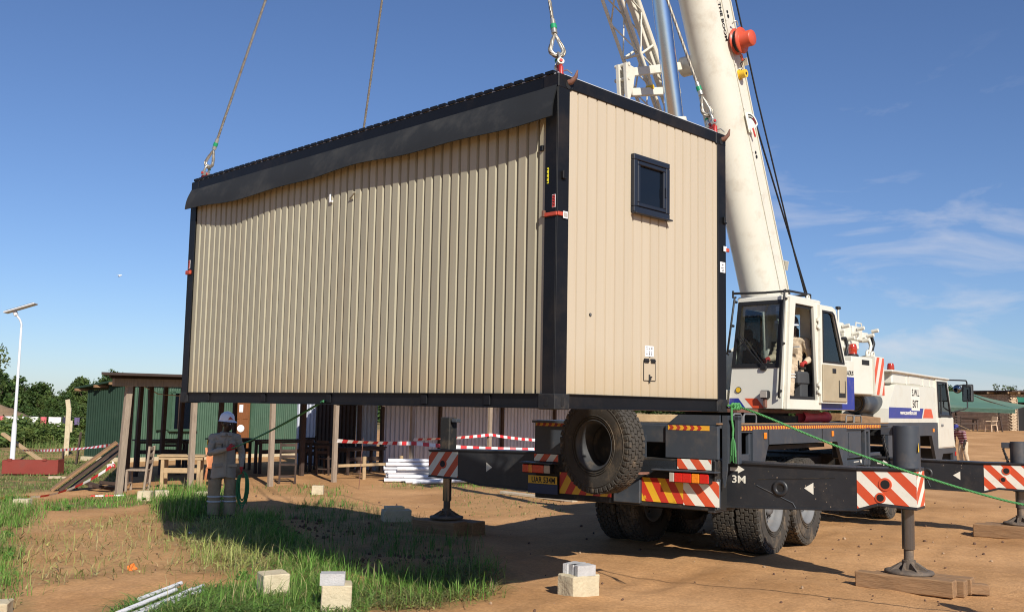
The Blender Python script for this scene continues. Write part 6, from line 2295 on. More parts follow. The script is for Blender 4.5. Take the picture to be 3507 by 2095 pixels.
# ---- barrier tape
def tape(pts, label, w=.065, seg=.17, twist=0.8, cat='barrier tape', grp='red and white barrier tapes'):
    pts = [Vector(p) for p in pts]
    cum = [0]
    for i in range(1, len(pts)):
        cum.append(cum[-1] + (pts[i] - pts[i - 1]).length)
    n = int(cum[-1] / (seg / 2))
    mb = MB()
    st = []
    j = 0
    for i in range(n + 1):
        d = cum[-1] * i / n
        while j < len(cum) - 2 and cum[j + 1] < d: j += 1
        p = pts[j].lerp(pts[j + 1], (d - cum[j]) / (cum[j + 1] - cum[j]))
        t = (pts[j + 1] - pts[j]).normalized()
        a = .35 * math.sin(d * twist * 2.1) + .5 * math.sin(d * twist * .77 + 1)
        u = Vector((0, 0, 1)) * math.cos(a) + t.cross(Vector((0, 0, 1))).normalized() * math.sin(a)
        st.append((p + u * (w / 2), p - u * (w / 2)))
    for i in range(n):
        a, b = st[i], st[i + 1]
        mb.add([a[0], a[1], b[1], b[0]], [(0, 1, 2, 3)], 'tape_stripe_red' if (i // 2) % 2 else 'tape_stripe_white', False)
    o = mb.build('barrier_tape')
    return tag(o, label, cat, grp)


P4 = Q0 + E5 * 5.64; P5 = Q0 + E5 * 8.28; P6 = Q0 + E5 * 11.44
N5s = N5 * .07
z_ = lambda p, z: Vector((p.x, p.y, z)) + N5s
tape(seg_pts(z_(P4, 1.02), z_(P5, .92), 8, .02) + seg_pts(z_(P5, .92), Vector((1.1, 27.5, .80)), 10, .06)[1:], 'barrier tape running from the fourth lean-to post past the pipes behind the outrigger', w=.10)
tape(seg_pts(z_(P5, 1.02), z_(P6, 1.12), 8, .03) + seg_pts(z_(P6, 1.12), Vector((2.2, 32.5, .95)), 8, .1)[1:], 'upper slack barrier tape tied to the pale post before the grey wall', w=.08)
tape(seg_pts((-9.6, 18.6, .03 + H(-9.6, 18.6)), (-8.9, 19.2, .06 + H(-8.9, 19.2)), 6, 0) + seg_pts((-8.9, 19.2, .06 + H(-8.9, 19.2)), (-8.05, 20.33, .60), 10, .10)[1:], 'slack barrier tape sagging from the first lean-to post down to the grass')
tape(seg_pts((-14.6, 30.0, .38), (-9.0, 23.0, .92), 14, .06), 'taut barrier tape crossing the lawn before the white concrete post')
tape([(-8.15, 20.30, .58), (-8.05, 20.28, .62), (-7.98, 20.32, .57), (-8.05, 20.30, .66)], 'short barrier tape wound round the first lean-to post', w=.08, seg=.12)
tape([(-7.7, 20.1, .03), (-8.0, 19.95, .025), (-8.3, 19.95, .02)], 'loose scrap of barrier tape on the soil below the first post', w=.03)

# ---- red steel box, lamp post, posts, broken chair
rb = thing('red_steel_box', 'low red painted steel trough lying in the grass at the foot of the lamp post', 'steel box', (-12.02, 25.3, H(-12.02, 25.3)), R(4))
mb = MB()
for (c, s_) in (((0, -.2, .20), (1.36, .02, .34)), ((0, .2, .20), (1.36, .02, .34)), ((-.67, 0, .20), (.02, .38, .34)), ((.67, 0, .20), (.02, .38, .34)), ((0, 0, .05), (1.34, .38, .02))):
    mb.box(c, s_, 'box_red', bev=.003)
mb.build('box_body', rb)
for x in (-.5, .35):
    MB().box((x, -.2, .385), (.10, .06, .05), 'box_red', bev=.005).build('lug', rb)
MB().box((.66, .0, .38), (.04, .4, .05), 'box_red').build('rim_bar', rb)
lamp = thing('solar_street_lamp', 'white solar street lamp leaning slightly, with a tilted flat panel on top', 'street lamp', (-14.6, 29.4, H(-14.6, 29.4)), 0)
mb = MB()
mb.lathe([(0, 0), (.13, 0), (.13, .02), (.068, .04), (.068, 1.15), (.048, 1.25), (.046, 1.3), (.030, 4.02), (0, 4.02)], 'lamp_post', n=16)
mb.tube([(0, 0, 3.98), (0, 0, 4.12), (-.05, 0, 4.25), (-.14, 0, 4.36), (-.20, 0, 4.46)], .028, 'lamp_post', n=10)
mb.build('pole', lamp)
MB().box((-.20, 0, 4.44), (.10, .12, .16), 'lamp_post', rot=(0, R(-25), 0), bev=.02).build('bracket', lamp)
lh = MB().box((-.06, 0, 4.60), (.92, .34, .05), 'lamp_post', rot=(0, R(-19), R(6)), bev=.02).build('lamp_head', lamp)
MB().box((-.07, 0, 4.632), (.84, .28, .006), 'panel_dark', rot=(0, R(-19), R(6))).build('solar_panel', lh)
cp = thing('concrete_post', 'pale bent topped concrete fence post standing in the grass left of the green shed', 'fence post', (-15.2, 34.3, H(-15.2, 34.3)), R(20))
MB().box((0, 0, .8), (.16, .16, 1.66), 'concrete_cream', bev=.01).bar((0, 0, 1.58), (-.06, 0, 1.92), .15, .15, 'concrete_cream', bev=.01).build('shaft', cp)
MB().box((.10, 0, 1.0), (.10, .16, .4), 'concrete_cream', bev=.01).build('side_piece', cp)
o = MB().bar((-15.55, 30.6, .85), (-14.1, 30.3, .02), .13, .08, 'timber_pale', bev=.005).build('propped_timber')
tag(o, 'pale squared timber propped aslant behind the lamp post', 'timber')
bc = chair((-13.0, 29.6), R(-70), 'timber_dark', 'broken dark chair standing alone on the lawn before the concrete post', back=.95)
for i, (x, y, s_) in enumerate(((-11.0, 24.3, .3), (-10.7, 24.25, .26))):
    o = MB().box((0, 0, .03), (s_, .1, .07), 'stone_pale', rot=(0, 0, R(10 + 20 * i)), bev=.015).build('flat_stone', loc=(x, y, H(x, y)))
    tag(o, ['flat pale stone under the right end of the red steel trough', 'smaller flat pale stone just right of the red trough'][i], 'stone')

# ---- washing line
wl = [Vector((-41.5 + i * 2.0, 70 + .3 * math.sin(i), 0)) for i in range(8)]
ln = thing('washing_line', 'washing line strung across the meadow before the dark trees', 'washing line', (-34, 70, 0))
zl = lambda x: .70 - .0035 * (x + 34) ** 2 * .12
MB().tube([(x + 34, 0, zl(x)) for x in (-36.6, -34, -31.4, -28.8, -26.6)], .012, 'cloth_dark', n=5).build('cord', ln)
for x in (-36.6, -31.3, -26.6):
    MB().cyl((x + 34, .05, H(x, 70) - .05), (x + 34, .05, zl(x) + .1), .035, 'timber_grey', n=8).build('pole', ln)
cl = [(-36.2, .5, .32, 'cloth_dark', 'dark cloth at the left end of the washing line'), (-35.75, .35, .40, 'cloth_pink', 'small pink cloth second from the left on the washing line'),
      (-35.1, .72, .60, 'cloth_white', 'wide white sheet hanging left of a narrower white sheet'), (-34.4, .48, .60, 'cloth_white', 'narrow white sheet left of the teal cloth on the line'), (-34.02, .22, .38, 'cloth_teal', 'small teal cloth between white sheets on the line'),
      (-33.45, .66, .56, 'cloth_white', 'white sheet right of the teal cloth on the line'), (-32.75, .42, .62, 'cloth_pink', 'red and white patterned cloth in the middle of the line'), (-31.95, .86, .66, 'cloth_white', 'largest white sheet left of the black garment'),
      (-31.2, .42, .44, 'cloth_dark', 'black garment hanging beside the concrete post'), (-30.4, .36, .50, 'cloth_purple', 'purple garment just right of the concrete post'), (-29.3, .55, .22, 'cloth_white', 'short white cloth left of the last white cloth by the shed'), (-28.6, .5, .24, 'cloth_white', 'last white cloth on the line beside the green shed')]
for x, w, h, m_, lab in cl:
    q = MB()
    n = 8
    vs = []
    for j in (0, 1):
        for i in range(n + 1):
            u = i / n
            vs.append((w * (u - .5), .03 * math.sin(u * 9 + x * 3) * (j + .3), -h * j * (1 + .03 * math.sin(u * 7 + x))))
    fs = [(i, i + 1, n + 2 + i, n + 1 + i) for i in range(n)]
    q.add(vs, [f[::-1] for f in fs], m_, True)
    q.add([(a, b + .012, c) for a, b, c in vs], fs, m_, True)
    o = q.build('hanging_cloth', loc=(x, 69.97, zl(x)))
    tag(o, lab, 'laundry', 'laundry on the washing line')
# green shade net below the line
q = MB()
vs = []
for j in range(4):
    for i in range(17):
        vs.append((i * .2, .12 * math.sin(i * .9 + j), j * .28 * (1 + .12 * math.sin(i * .7))))
q.add(vs, [(j * 17 + i, j * 17 + i + 1, (j + 1) * 17 + i + 1, (j + 1) * 17 + i) for j in range(3) for i in range(16)], 'net_green', True)
o = q.build('shade_net', loc=(-38.7, 71, H(-37, 71) + .15))
tag(o, 'dark green shade net slumped between the thatched hut and the laundry', 'net')

# thatched hut
hx, hy = -51.6, 100.0
hz = H(hx, hy)
hut = thing('thatched_hut', 'low brown thatched hut at the edge of the meadow on the far left', 'hut', (hx, hy, hz))
q = MB()
n = 28
for k_, (r0, z0, r1, z1) in enumerate(((3.3, 1.55, 2.3, 2.05), (2.45, 1.95, 1.4, 2.48), (1.5, 2.40, 0.0, 2.95))):
    q.lathe([(r0 * .9, z0 - .06), (r0, z0), (r1, z1 + .02)], 'thatch', n=n)
for i in range(60):
    t = rng.random() * 6.28
    r = rng.uniform(2.9, 3.35)
    q.bar((r * math.cos(t), r * math.sin(t), 1.62), ((r + .25) * math.cos(t), (r + .25) * math.sin(t), 1.40), .05, .03, 'thatch')
q.build('roof', hut)
for i in range(12):
    t = 2 * math.pi * i / 12
    MB().cyl((2.7 * math.cos(t), 2.7 * math.sin(t), -.1), (2.7 * math.cos(t), 2.7 * math.sin(t), 1.7), .07, 'timber_grey', n=6).build('post', hut)
q = MB()
q.lathe([(2.62, 0), (2.62, .75), (2.55, .75), (2.55, 0)], 'timber_dark', n=24)
for zz in (.9, 1.15):
    q.tube([(2.7 * math.cos(t), 2.7 * math.sin(t), zz) for t in [2 * math.pi * i / 24 for i in range(24)]], .04, 'timber_grey', n=5, closed=True)
q.build('wall', hut)


# ---- trees: trunk, limbs and a crown of leaf sprays
def crown_mesh(n_cl, leaf, seed, squash=.75, tone=(.060, .105, .026), loose=1.0):
    g = np.random.default_rng(seed)
    # clump centres spread over lobes
    lobes = g.normal(0, 1, (13, 3)); lobes /= np.linalg.norm(lobes, axis=1)[:, None]
    lobes *= g.uniform(.45, .8, (13, 1)); lobes[:, 2] *= squash
    lr = g.uniform(.24, .42, 13)
    P, T = [], []
    per = 26
    for i in range(n_cl):
        k = g.integers(13)
        d = g.normal(0, 1, 3); d /= np.linalg.norm(d)
        c = lobes[k] + d * lr[k] * g.uniform(.55, 1.05) ** .6 * loose
        tc = g.uniform(.62, 1.3)
        warm = g.uniform(-.12, .2)
        m = g.normal(0, .065, (per, 3)) + c
        P.append(m)
        tt = np.array(tone) * tc
        tt = tt * np.array([1 + warm, 1, 1 - warm * .5])
        T.append(np.repeat(tt[None], per, 0) * g.uniform(.75, 1.25, (per, 1)))
    P = np.concatenate(P); T = np.concatenate(T)
    n = len(P)
    a = g.normal(0, 1, (n, 3)); a /= np.linalg.norm(a, axis=1)[:, None]
    b = np.cross(a, g.normal(0, 1, (n, 3))); b /= np.linalg.norm(b, axis=1)[:, None]
    s = leaf * g.uniform(.6, 1.3, (n, 1))
    V = np.stack([P - a * s, P + b * s * .55, P + a * s, P - b * s * .55], 1).reshape(-1, 3)
    me = bpy.data.meshes.new('crown')
    me.vertices.add(4 * n); me.vertices.foreach_set('co', V.ravel())
    me.loops.add(4 * n); me.loops.foreach_set('vertex_index', np.arange(4 * n, dtype=np.int32))
    me.polygons.add(n); me.polygons.foreach_set('loop_start', np.arange(n, dtype=np.int32) * 4)
    me.update(calc_edges=True)
    ca = me.color_attributes.new('tone', 'FLOAT_COLOR', 'POINT')
    c = np.ones((n, 4, 4)); c[:, :, :3] = T[:, None, :]
    ca.data.foreach_set('color', c.ravel())
    me.materials.append(MATS['tree_leaves'])
    return me


CRW = [crown_mesh(420, .060, 3), crown_mesh(420, .060, 5, .85), crown_mesh(380, .062, 9, .65, (.075, .12, .03))]
CR_SP = crown_mesh(90, .05, 21, .9, (.085, .12, .04), 1.5)


def tree(x, y, h, r, kind, label, grp, rz=0, sq=1.0, cat='tree'):
    z = H(x, y)
    t = thing('broadleaf_tree', label, cat, (x, y, z), rz, grp)
    q = MB()
    ch = r * sq
    cz = h - ch * .86
    q.tube([(0, 0, -.2), (.05 * r, 0, cz * .4), (.02, .04 * r, cz)], [.075 * r, .06 * r, .045 * r], 'bark', n=8)
    for i in range(6):
        t_ = i * 1.05
        q.tube([(0, 0, cz * (.45 + .07 * i)), (r * .3 * math.cos(t_), r * .3 * math.sin(t_), cz * .9), (r * .62 * math.cos(t_), r * .62 * math.sin(t_), cz + ch * .25)], [.035 * r, .025 * r, .012 * r], 'bark', n=6)
    q.build('trunk', t)
    o = link('crown', [*CRW, CR_SP][kind], t)
    o.location = (0, 0, cz)
    o.scale = (r, r, ch)
    o.rotation_euler = (0, 0, rz * 3 + x)
    return t


G1 = 'trees beyond the meadow'
TR = [(-71.0, 136, 7.2, 4.6, 0, 'dark bushy tree filling the left edge behind the lamp post', 1.0), (-67.6, 139, 6.9, 3.6, 1, 'dark tree behind the lamp post, right of the leftmost crown', .9),
      (-64.2, 138, 4.3, 2.6, 2, 'low tree in the dip left of the middle of the tree line', .9), (-62.2, 142, 4.0, 2.5, 0, 'lowest tree in the dip of the tree line', .9),
      (-60.2, 135, 4.9, 2.6, 1, 'low rounded tree just left of the tall right hand trees', .9), (-58.3, 137, 6.8, 3.0, 2, 'tall tree with stepped crown above the white sheets', 1.0),
      (-55.3, 138, 7.2, 3.4, 0, 'tallest dark tree behind the green shed roof corner', 1.0), (-51.6, 140, 7.2, 3.8, 1, 'dark tree rising behind the green shed', 1.0),
      (-65.5, 120, 3.0, 2.2, 2, 'round bush before the tree line, right of the hut', .8), (-55.0, 116, 3.0, 2.1, 1, 'bush behind the white sheets on the line', .8), (-50.8, 114, 3.2, 2.2, 0, 'bush behind the concrete post', .8), (-47.5, 110, 3.2, 2.2, 2, 'pale bush at the left edge of the green shed', .9)]
for x, y, h, r, k, lab, sq in TR:
    tree(x, y, h, r, k, lab, G1, rz=rng.random() * 6, sq=sq)
tree(-32.6, 60.0, 6.2, 2.3, 3, 'loose leaved tree reaching in at the far left edge', None, sq=1.0)
G2 = 'trees behind the brick house'
for x, y, h, r, k, lab in ((48.6, 95, 4.2, 2.2, 3, 'thin crowned tree rising above the brick house roof'), (52.5, 98, 4.2, 2.6, 0, 'tree above the right end of the brick house roof'), (41.8, 94, 3.6, 1.7, 0, 'tree showing left of the mirror arm above the green awning'), (44.0, 97, 3.5, 1.5, 1, 'tree between the mirror and the brick house roof')):
    tree(x, y, h, r, k, lab, G2, rz=rng.random() * 6, sq=.9)

# undergrowth of the meadow: one mass
q = crown_mesh(700, .045, 33, .25, (.10, .15, .035), 1.6)
for i, (x, y, sx, sy, sz) in enumerate(((-22.5, 46, 3.0, 2.5, 1.5), (-27.5, 52, 2.0, 2.0, 1.5), (-19.3, 41, 1.6, 2, 1.1), (-15.2, 38.6, .5, .8, 1.7))):
    o = link('undergrowth', q, loc=(x, y, H(x, y) + .05), rot=(0, 0, i * 1.3))
    o.scale = (sx, sy, sz)
    tag(o, kind='stuff')


def tree_line(seed, x0, x1, y0, y1, hs, n):
    """far wood that reads as one mass: many small crowns in one mesh"""
    g = np.random.default_rng(seed)
    base = CRW[0]
    nv = len(base.vertices)
    co = np.empty(nv * 3); base.vertices.foreach_get('co', co); co = co.reshape(-1, 4, 3)
    tn = np.empty(nv * 4); base.color_attributes['tone'].data.foreach_get('color', tn); tn = tn.reshape(-1, 4, 4)
    V, T = [], []
    for i in range(n):
        k = g.choice(len(co), 900, replace=False)
        x, y = g.uniform(x0, x1), g.uniform(y0, y1)
        h = g.uniform(*hs)
        c = co[k] * 1.0
        ctr = c.mean(1, keepdims=True)
        c = ctr + (c - ctr) * 1.7
        V.append(c * np.array([h * 1.1, h * 1.1, h * .62]) + np.array([x, y, H(x, y) + h * .42])); T.append(tn[k] * np.array([1, 1, 1.15, 1]))
    V = np.concatenate(V).reshape(-1, 3); T = np.concatenate(T).reshape(-1, 4)
    m_ = len(V) // 4
    me = bpy.data.meshes.new('far_wood')
    me.vertices.add(4 * m_); me.vertices.foreach_set('co', V.ravel())
    me.loops.add(4 * m_); me.loops.foreach_set('vertex_index', np.arange(4 * m_, dtype=np.int32))
    me.polygons.add(m_); me.polygons.foreach_set('loop_start', np.arange(m_, dtype=np.int32) * 4)
    me.update(calc_edges=True)
    ca = me.color_attributes.new('tone', 'FLOAT_COLOR', 'POINT'); ca.data.foreach_set('color', T.ravel())
    me.materials.append(MATS['tree_leaves'])
    return tag(link('far_wood', me), kind='stuff')


tree_line(1, -150, 20, 185, 230, (3.5, 5.0), 60)
tree_line(2, 20, 220, 190, 260, (3.0, 4.6), 60)

# low broad leaved weeds
wd_m = [crown_mesh(26, .16, 51 + i, .45, (.12, .24, .05), 1.5) for i in range(3)]
for i in range(34):
    poly_ = AREAS[rng.choice((0, 1, 2, 5, 6, 12))][0]
    x_, y_ = rng.choice(poly_)
    cx_ = sum(p[0] for p in poly_) / len(poly_); cy_ = sum(p[1] for p in poly_) / len(poly_)
    t_ = rng.uniform(.1, 1.0)
    x_, y_ = cx_ + (x_ - cx_) * t_, cy_ + (y_ - cy_) * t_
    s_ = rng.uniform(.05, .09)
    o = link('weeds', rng.choice(wd_m), loc=(x_, y_, H(x_, y_) + s_ * .35), rot=(0, 0, rng.random() * 6))
    o.scale = (s_, s_, s_)
    tag(o, kind='stuff')

# distant hills
q = MB()
vs = []
xs = [i * 90.0 for i in range(-4, 60)]
prof = lambda x: 28 + 62 * math.exp(-((x - 2080) / 330.0) ** 2) + 34 * math.exp(-((x - 1700) / 420.0) ** 2) + 30 * math.exp(-((x - 2700) / 500) ** 2) + 5 * math.sin(x * .013)
for x in xs:
    vs += [(x, 4300, -20), (x, 4450, prof(x)), (x, 4900, -20)]
fs = []
for i in range(len(xs) - 1):
    fs += [(3 * i, 3 * i + 3, 3 * i + 4, 3 * i + 1), (3 * i + 1, 3 * i + 4, 3 * i + 5, 3 * i + 2)]
q.add(vs, fs, 'hill_blue', True)
tag(q.build('hills'), kind='structure')

# ---- brick house, awning and seats on the right
KX, KY = 33.25, 66.0
KZ = H(KX, KY)
house = thing('brick_house', 'bare brick house with a flat dark roof and a doorway on its sunlit side', 'house', (KX, KY, KZ))
DL = Vector((-.40, .917, 0)).normalized()
DR_ = Vector((.917, .40, 0)).normalized()
HH = 2.45
q = MB()
q.bar(DL * .15 + DR_ * .2 + Vector((0, 0, HH / 2)), DL * 13 + DR_ * .2 + Vector((0, 0, HH / 2)), .3, HH, 'mortar')
q.bar(DR_ * .15 + DL * .2 + Vector((0, 0, HH / 2)), DR_ * .60 + DL * .2 + Vector((0, 0, HH / 2)), .3, HH, 'mortar')
q.bar(DR_ * 1.62 + DL * .2 + Vector((0, 0, HH / 2)), DR_ * 8 + DL * .2 + Vector((0, 0, HH / 2)), .3, HH, 'mortar')
q.bar(DR_ * .60 + DL * .2 + Vector((0, 0, 2.3)), DR_ * 1.62 + DL * .2 + Vector((0, 0, 2.3)), .3, .30, 'mortar')
q.box((2.2, 3.5, .3), (3, 3, .1), 'under_black')
q.build('wall', house)
bm_ = MB().box((0, 0, 0), (.225, .05, .080), 'brick', bev=.010).mesh('brick')
lm = wall_frame(DL * 13.0 + Vector((0, 0, 0)), -DL)
rmx = wall_frame(Vector((0, 0, 0)), DR_)
nb = 0
for r_ in range(25):
    for c_ in range(13):
        x = .13 + c_ * .245 + (.12 if r_ % 2 else 0)
        z = .06 + r_ * .096
        if .58 < x < 1.64 and z < 2.12: continue
        if x > 2.7: continue
        o = link('brick', bm_, house, mw=rmx @ Matrix.Translation((x, .045 + rng.uniform(-.008, .008), z)) @ Matrix.Rotation(rng.uniform(-.02, .02), 4, 'Y'))
        nb += 1
q = MB()
for r_ in range(25):
    for c_ in range(52):
        q.box((.13 + c_ * .245 + (.12 if r_ % 2 else 0), .045 + rng.uniform(-.01, .01), .06 + r_ * .096), (.22, .05, .08), 'brick', rot=(0, rng.uniform(-.02, .02), 0))
for r_ in range(25):
    for c_ in range(18):
        q.box((2.85 + c_ * .245, .045, .06 + r_ * .096), (.22, .05, .08), 'brick') if False else None
o = q.build('brickwork', house, mw=lm)
o['kind'] = 'stuff'
q = MB()
q.box((5.2, .045, 1.2), (5, .05, 2.4), 'brick')
q.build('far_wall', house, mw=rmx)
q = MB()
rp = [DL * 13.5 - DR_ * .45, -DL * .5 - DR_ * .45, -DL * .5 + DR_ * 8.4, DL * 13.5 + DR_ * 8.4]
rp = [p + Vector((0, 0, HH + .12)) for p in rp]
q.add([p + Vector((0, 0, .10)) for p in rp] + rp, [(0, 1, 2, 3), (7, 6, 5, 4), (0, 4, 5, 1), (1, 5, 6, 2), (2, 6, 7, 3), (3, 7, 4, 0)], 'roof_brown')
q.build('roof', house)
for i in range(8):
    p = DL * (i * 1.6 - .2) - DR_ * .5
    MB().bar(p + Vector((0, 0, HH + .06)), p + DR_ * 1.2 + Vector((0, 0, HH + .06)), .08, .12, 'timber_pale').build('rafter', house)
for i in range(5):
    p = DR_ * (i * 1.2 + .2) - DL * .5
    MB().bar(p + Vector((0, 0, HH + .06)), p + DL * 1.0 + Vector((0, 0, HH + .06)), .08, .12, 'timber_pale').build('rafter', house)
q = MB()
q.box((1.11, .25, 1.06), (.96, .02, 2.1), 'ink_black')
q.box((.62, .03, 1.06), (.06, .10, 2.1), 'timber_grey')
q.box((1.1, .03, 2.08), (1.0, .08, .34), 'net_green')
q.build('doorway', house, mw=rmx)

aw = thing('shade_awning', 'sagging green and faded brown tarpaulin awning before the brick house', 'awning', (28.0, 61.5, 0))
o0 = Vector((28.0, 61.5, 0))
ridge = [Vector((20.5, 64.2, 3.52)), Vector((24.0, 64.0, 3.56)), Vector((27.2, 63.8, 3.52)), Vector((29.2, 63.6, 3.46))]
front = [Vector((20.5, 60.6, 2.45)), Vector((24.0, 60.5, 2.46)), Vector((27.5, 60.6, 2.44)), Vector((31.0, 61.0, 2.40))]
tip = [Vector((29.6, 63.6, 3.42)), Vector((30.6, 63.3, 3.05)), Vector((31.9, 63.0, 2.78)), Vector((32.9, 62.8, 2.66))]
q = MB()


def sheet(q, a, b, m, n=6, sag=.12):
    rows = []
    for j in range(n + 1):
        t = j / n
        rows.append([a[i].lerp(b[i], t) - Vector((0, 0, sag * math.sin(math.pi * t) * (1 + .4 * math.sin(i * 2.1 + j)))) - o0 for i in range(len(a))])
    vs = [p for r_ in rows for p in r_]
    k_ = len(a)
    fs = [(j * k_ + i, j * k_ + i + 1, (j + 1) * k_ + i + 1, (j + 1) * k_ + i) for j in range(n) for i in range(k_ - 1)]
    q.add(vs, [f[::-1] for f in fs], m, True)
    q.add([p - Vector((0, 0, .015)) for p in vs], fs, m, True)


sheet(q, ridge, front, 'tarp_teal')
sheet(q, [ridge[-1], tip[1], tip[2], tip[3]], [front[-1] + Vector((0, 0, .0)), front[-1].lerp(tip[3], .35), front[-1].lerp(tip[3], .7), tip[3] + Vector((-.1, -.1, -.05))], 'tarp_teal', sag=.05)
sheet(q, [p for p in front], [p - Vector((0, 0, .26 + .05 * math.sin(i * 2))) for i, p in enumerate(front)], 'tarp_teal', 2, 0)
sheet(q, ridge, [p + Vector((0, 3, -.9)) for p in ridge], 'tarp_teal')
q.build('tarpaulin', aw)
for p in ((26.95, 60.7, 2.4), (29.95, 61.0, 2.4), (22.5, 60.6, 2.45), (28.5, 63.7, 3.4)):
    MB().cyl(Vector((p[0] - .1, p[1], H(p[0], p[1]) - .1)) - o0 + Vector((.35 if p[0] > 29 else .2, 0, 0)), Vector(p) - o0, .045, 'timber_dark', n=8).build('pole', aw)
for a_, b_ in (((25.0, 60.5, 2.35), (27.6, 59.5, 1.05)), ((32.8, 62.7, 2.62), (33.4, 61.5, 1.0))):
    MB().cyl(Vector(a_) - o0, Vector(b_) - o0, .014, 'rope_green' if a_[0] > 30 else 'timber_pale', n=5).build('guy_rope', aw)


def zz(x, y):
    return H(x, y)


pc = thing('plastic_chair', 'cream plastic garden chair under the right end of the green awning', 'chair', (29.45, 60.9, zz(29.45, 60.9)), R(-70))
MB().box((0, 0, .42), (.48, .46, .04), 'plastic_cream', bev=.01).build('seat', pc)
MB().box((0, .25, .68), (.46, .04, .52), 'plastic_cream', rot=(R(-14), 0, 0), bev=.02).build('backrest', pc)
for sx in (-1, 1):
    for sy in (-1, 1):
        MB().bar((sx * .21, sy * .2, .42), (sx * .25, sy * .24, 0), .06, .04, 'plastic_cream').build('leg', pc)
    MB().bar((sx * .25, -.2, .64), (sx * .25, .24, .66), .05, .03, 'plastic_cream').build('armrest', pc)
table((28.0, 61.6), R(5), 1.9, .6, .80, 'timber_dark', 'long dark table under the middle of the green awning')
table((25.9, 61.4), R(-4), 1.5, .6, .82, 'timber_brown', 'reddish brown table under the awning near the striped shirt man')
chair((26.6, 60.6), R(20), 'timber_grey', 'grey slatted chair under the awning by its middle pole', h=.46, back=.98)
chair((27.3, 60.9), R(180), 'timber_dark', 'dark chair tucked at the left end of the long awning table', back=.9)
chair((30.1, 61.3), R(-20), 'timber_dark', 'small dark chair right of the cream plastic chair', back=.75)

# yellow A-board warning sign
sgx, sgy = 21.95, 42.0
sg = thing('warning_sign', 'yellow and black warning board standing on the bare soil at the right edge', 'warning sign', (sgx, sgy, H(sgx, sgy)), R(-8))
MB().box((0, 0, .42), (.86, .03, .78), 'ink_black', bev=.01).build('board', sg)
MB().box((0, -.017, .42), (.80, .006, .72), 'sign_yellow', bev=.002).build('face', sg)
mb = MB()
ring(mb, [(-.22, .30), (.22, .30), (0, .68)], [(-.14, .345), (.14, .345), (0, .585)], .002, 'ink_black', (0, -.0205, .08), (1, 0, 0), (0, 0, 1))
mb.build('triangle', sg)
text('DANGER', .16, 'ink_black', 'lettering', sg, frm((-.33, -.0205, .19), (1, 0, 0), (0, 0, 1)), bold=.004)
for sx in (-1, 1):
    MB().bar((sx * .38, .02, .75), (sx * .40, .34, .0), .05, .03, 'ink_black').build('leg', sg)

def rough_block(name, sx, sy, sz, m, p, rz, label, cat='concrete block', grp='cream concrete blocks on the plot', seed=0, notch=False):
    b = bmesh.new()
    bmesh.ops.create_cube(b, size=1.0)
    bmesh.ops.scale(b, vec=(sx, sy, sz), verts=b.verts)
    bmesh.ops.bevel(b, geom=list(b.edges), offset=.010, segments=1, affect='EDGES')
    bmesh.ops.subdivide_edges(b, edges=[e for e in b.edges if e.calc_length() > .08], cuts=4, use_grid_fill=True)
    for v in b.verts:
        n = mnoise.noise_vector(v.co * 9 + Vector((seed * 3.1, seed, 0)))
        n2 = mnoise.noise_vector(v.co * 30 + Vector((seed, 2, 0)))
        v.co += n * .006 + n2 * .003
    me = bpy.data.meshes.new(name)
    b.to_mesh(me); b.free()
    me.materials.append(MATS[m])
    o = link(name, me, loc=(p[0], p[1], p[2] + sz / 2), rot=(rng.uniform(-.02, .02), rng.uniform(-.02, .02), rz))
    return tag(o, label, cat, grp)


# ---- timbers under the outrigger feet
LATD = CR_A - math.pi / 2


def mat_timber(p, n, ln, w, h, labs, skew=(0, 0, 0), lat=LATD, m='timber_brown'):
    d = Vector((math.cos(lat), math.sin(lat), 0)); u = Vector((-d.y, d.x, 0))
    for i in range(n):
        c = u * ((i - (n - 1) / 2) * (w + .012))
        pos = Vector(p) + c + d * skew[i % 3]
        rough_block('timber_block', ln * (1 - .06 * i), w, h, m, (pos.x, pos.y, H(pos.x, pos.y) - .01), lat + (i - 1) * .015, labs[i], 'timber block', 'timber blocks under the outrigger feet', seed=20 + i)


j1 = crw(-.03, -3.36)
mat_timber(j1, 3, 1.02, .18, .172, ['near timber block under the right rear outrigger foot, split along its side', 'middle timber block under the right rear outrigger foot', 'far timber block under the right rear outrigger foot'], (0, .1, .16))
j2 = crw(.335, 3.50)
mat_timber(j2, 2, .82, .32, .20, ['near shaded timber block under the left rear outrigger foot', 'far shaded timber block under the left rear outrigger foot'], (0, .12, 0))
j3 = crw(6.06, -3.58)
mat_timber(j3, 2, 1.3, .30, .20, ['near timber block under the front right outrigger foot', 'far timber block under the front right outrigger foot'], (0, .05, 0))
rough_block('wood_chock', .20, .13, .11, 'timber_brown', (j1.x + .66, j1.y - .22, .0), R(-15), 'small broken wood chunk at the right end of the outrigger timbers', 'wood chunk', None, seed=31)
o = MB().box((0, 0, .06), (2.6, .2, .13), 'timber_brown', bev=.012).build('deck_timber', loc=crw(6.1, -1.06, 1.755), rot=(0, R(1.5), CR_A))
tag(o, 'long brown timber lying on the crane deck behind the red canister', 'timber')
o = MB().box((0, 0, .05), (1.0, .18, .10), 'timber_pale', bev=.01).build('deck_timber', loc=crw(-.3, -.35, 1.755), rot=(0, 0, CR_A + R(-62)))
tag(o, 'pale timber lying across the tail of the crane deck beside the spare wheel', 'timber')

# ---- concrete blocks about the plot


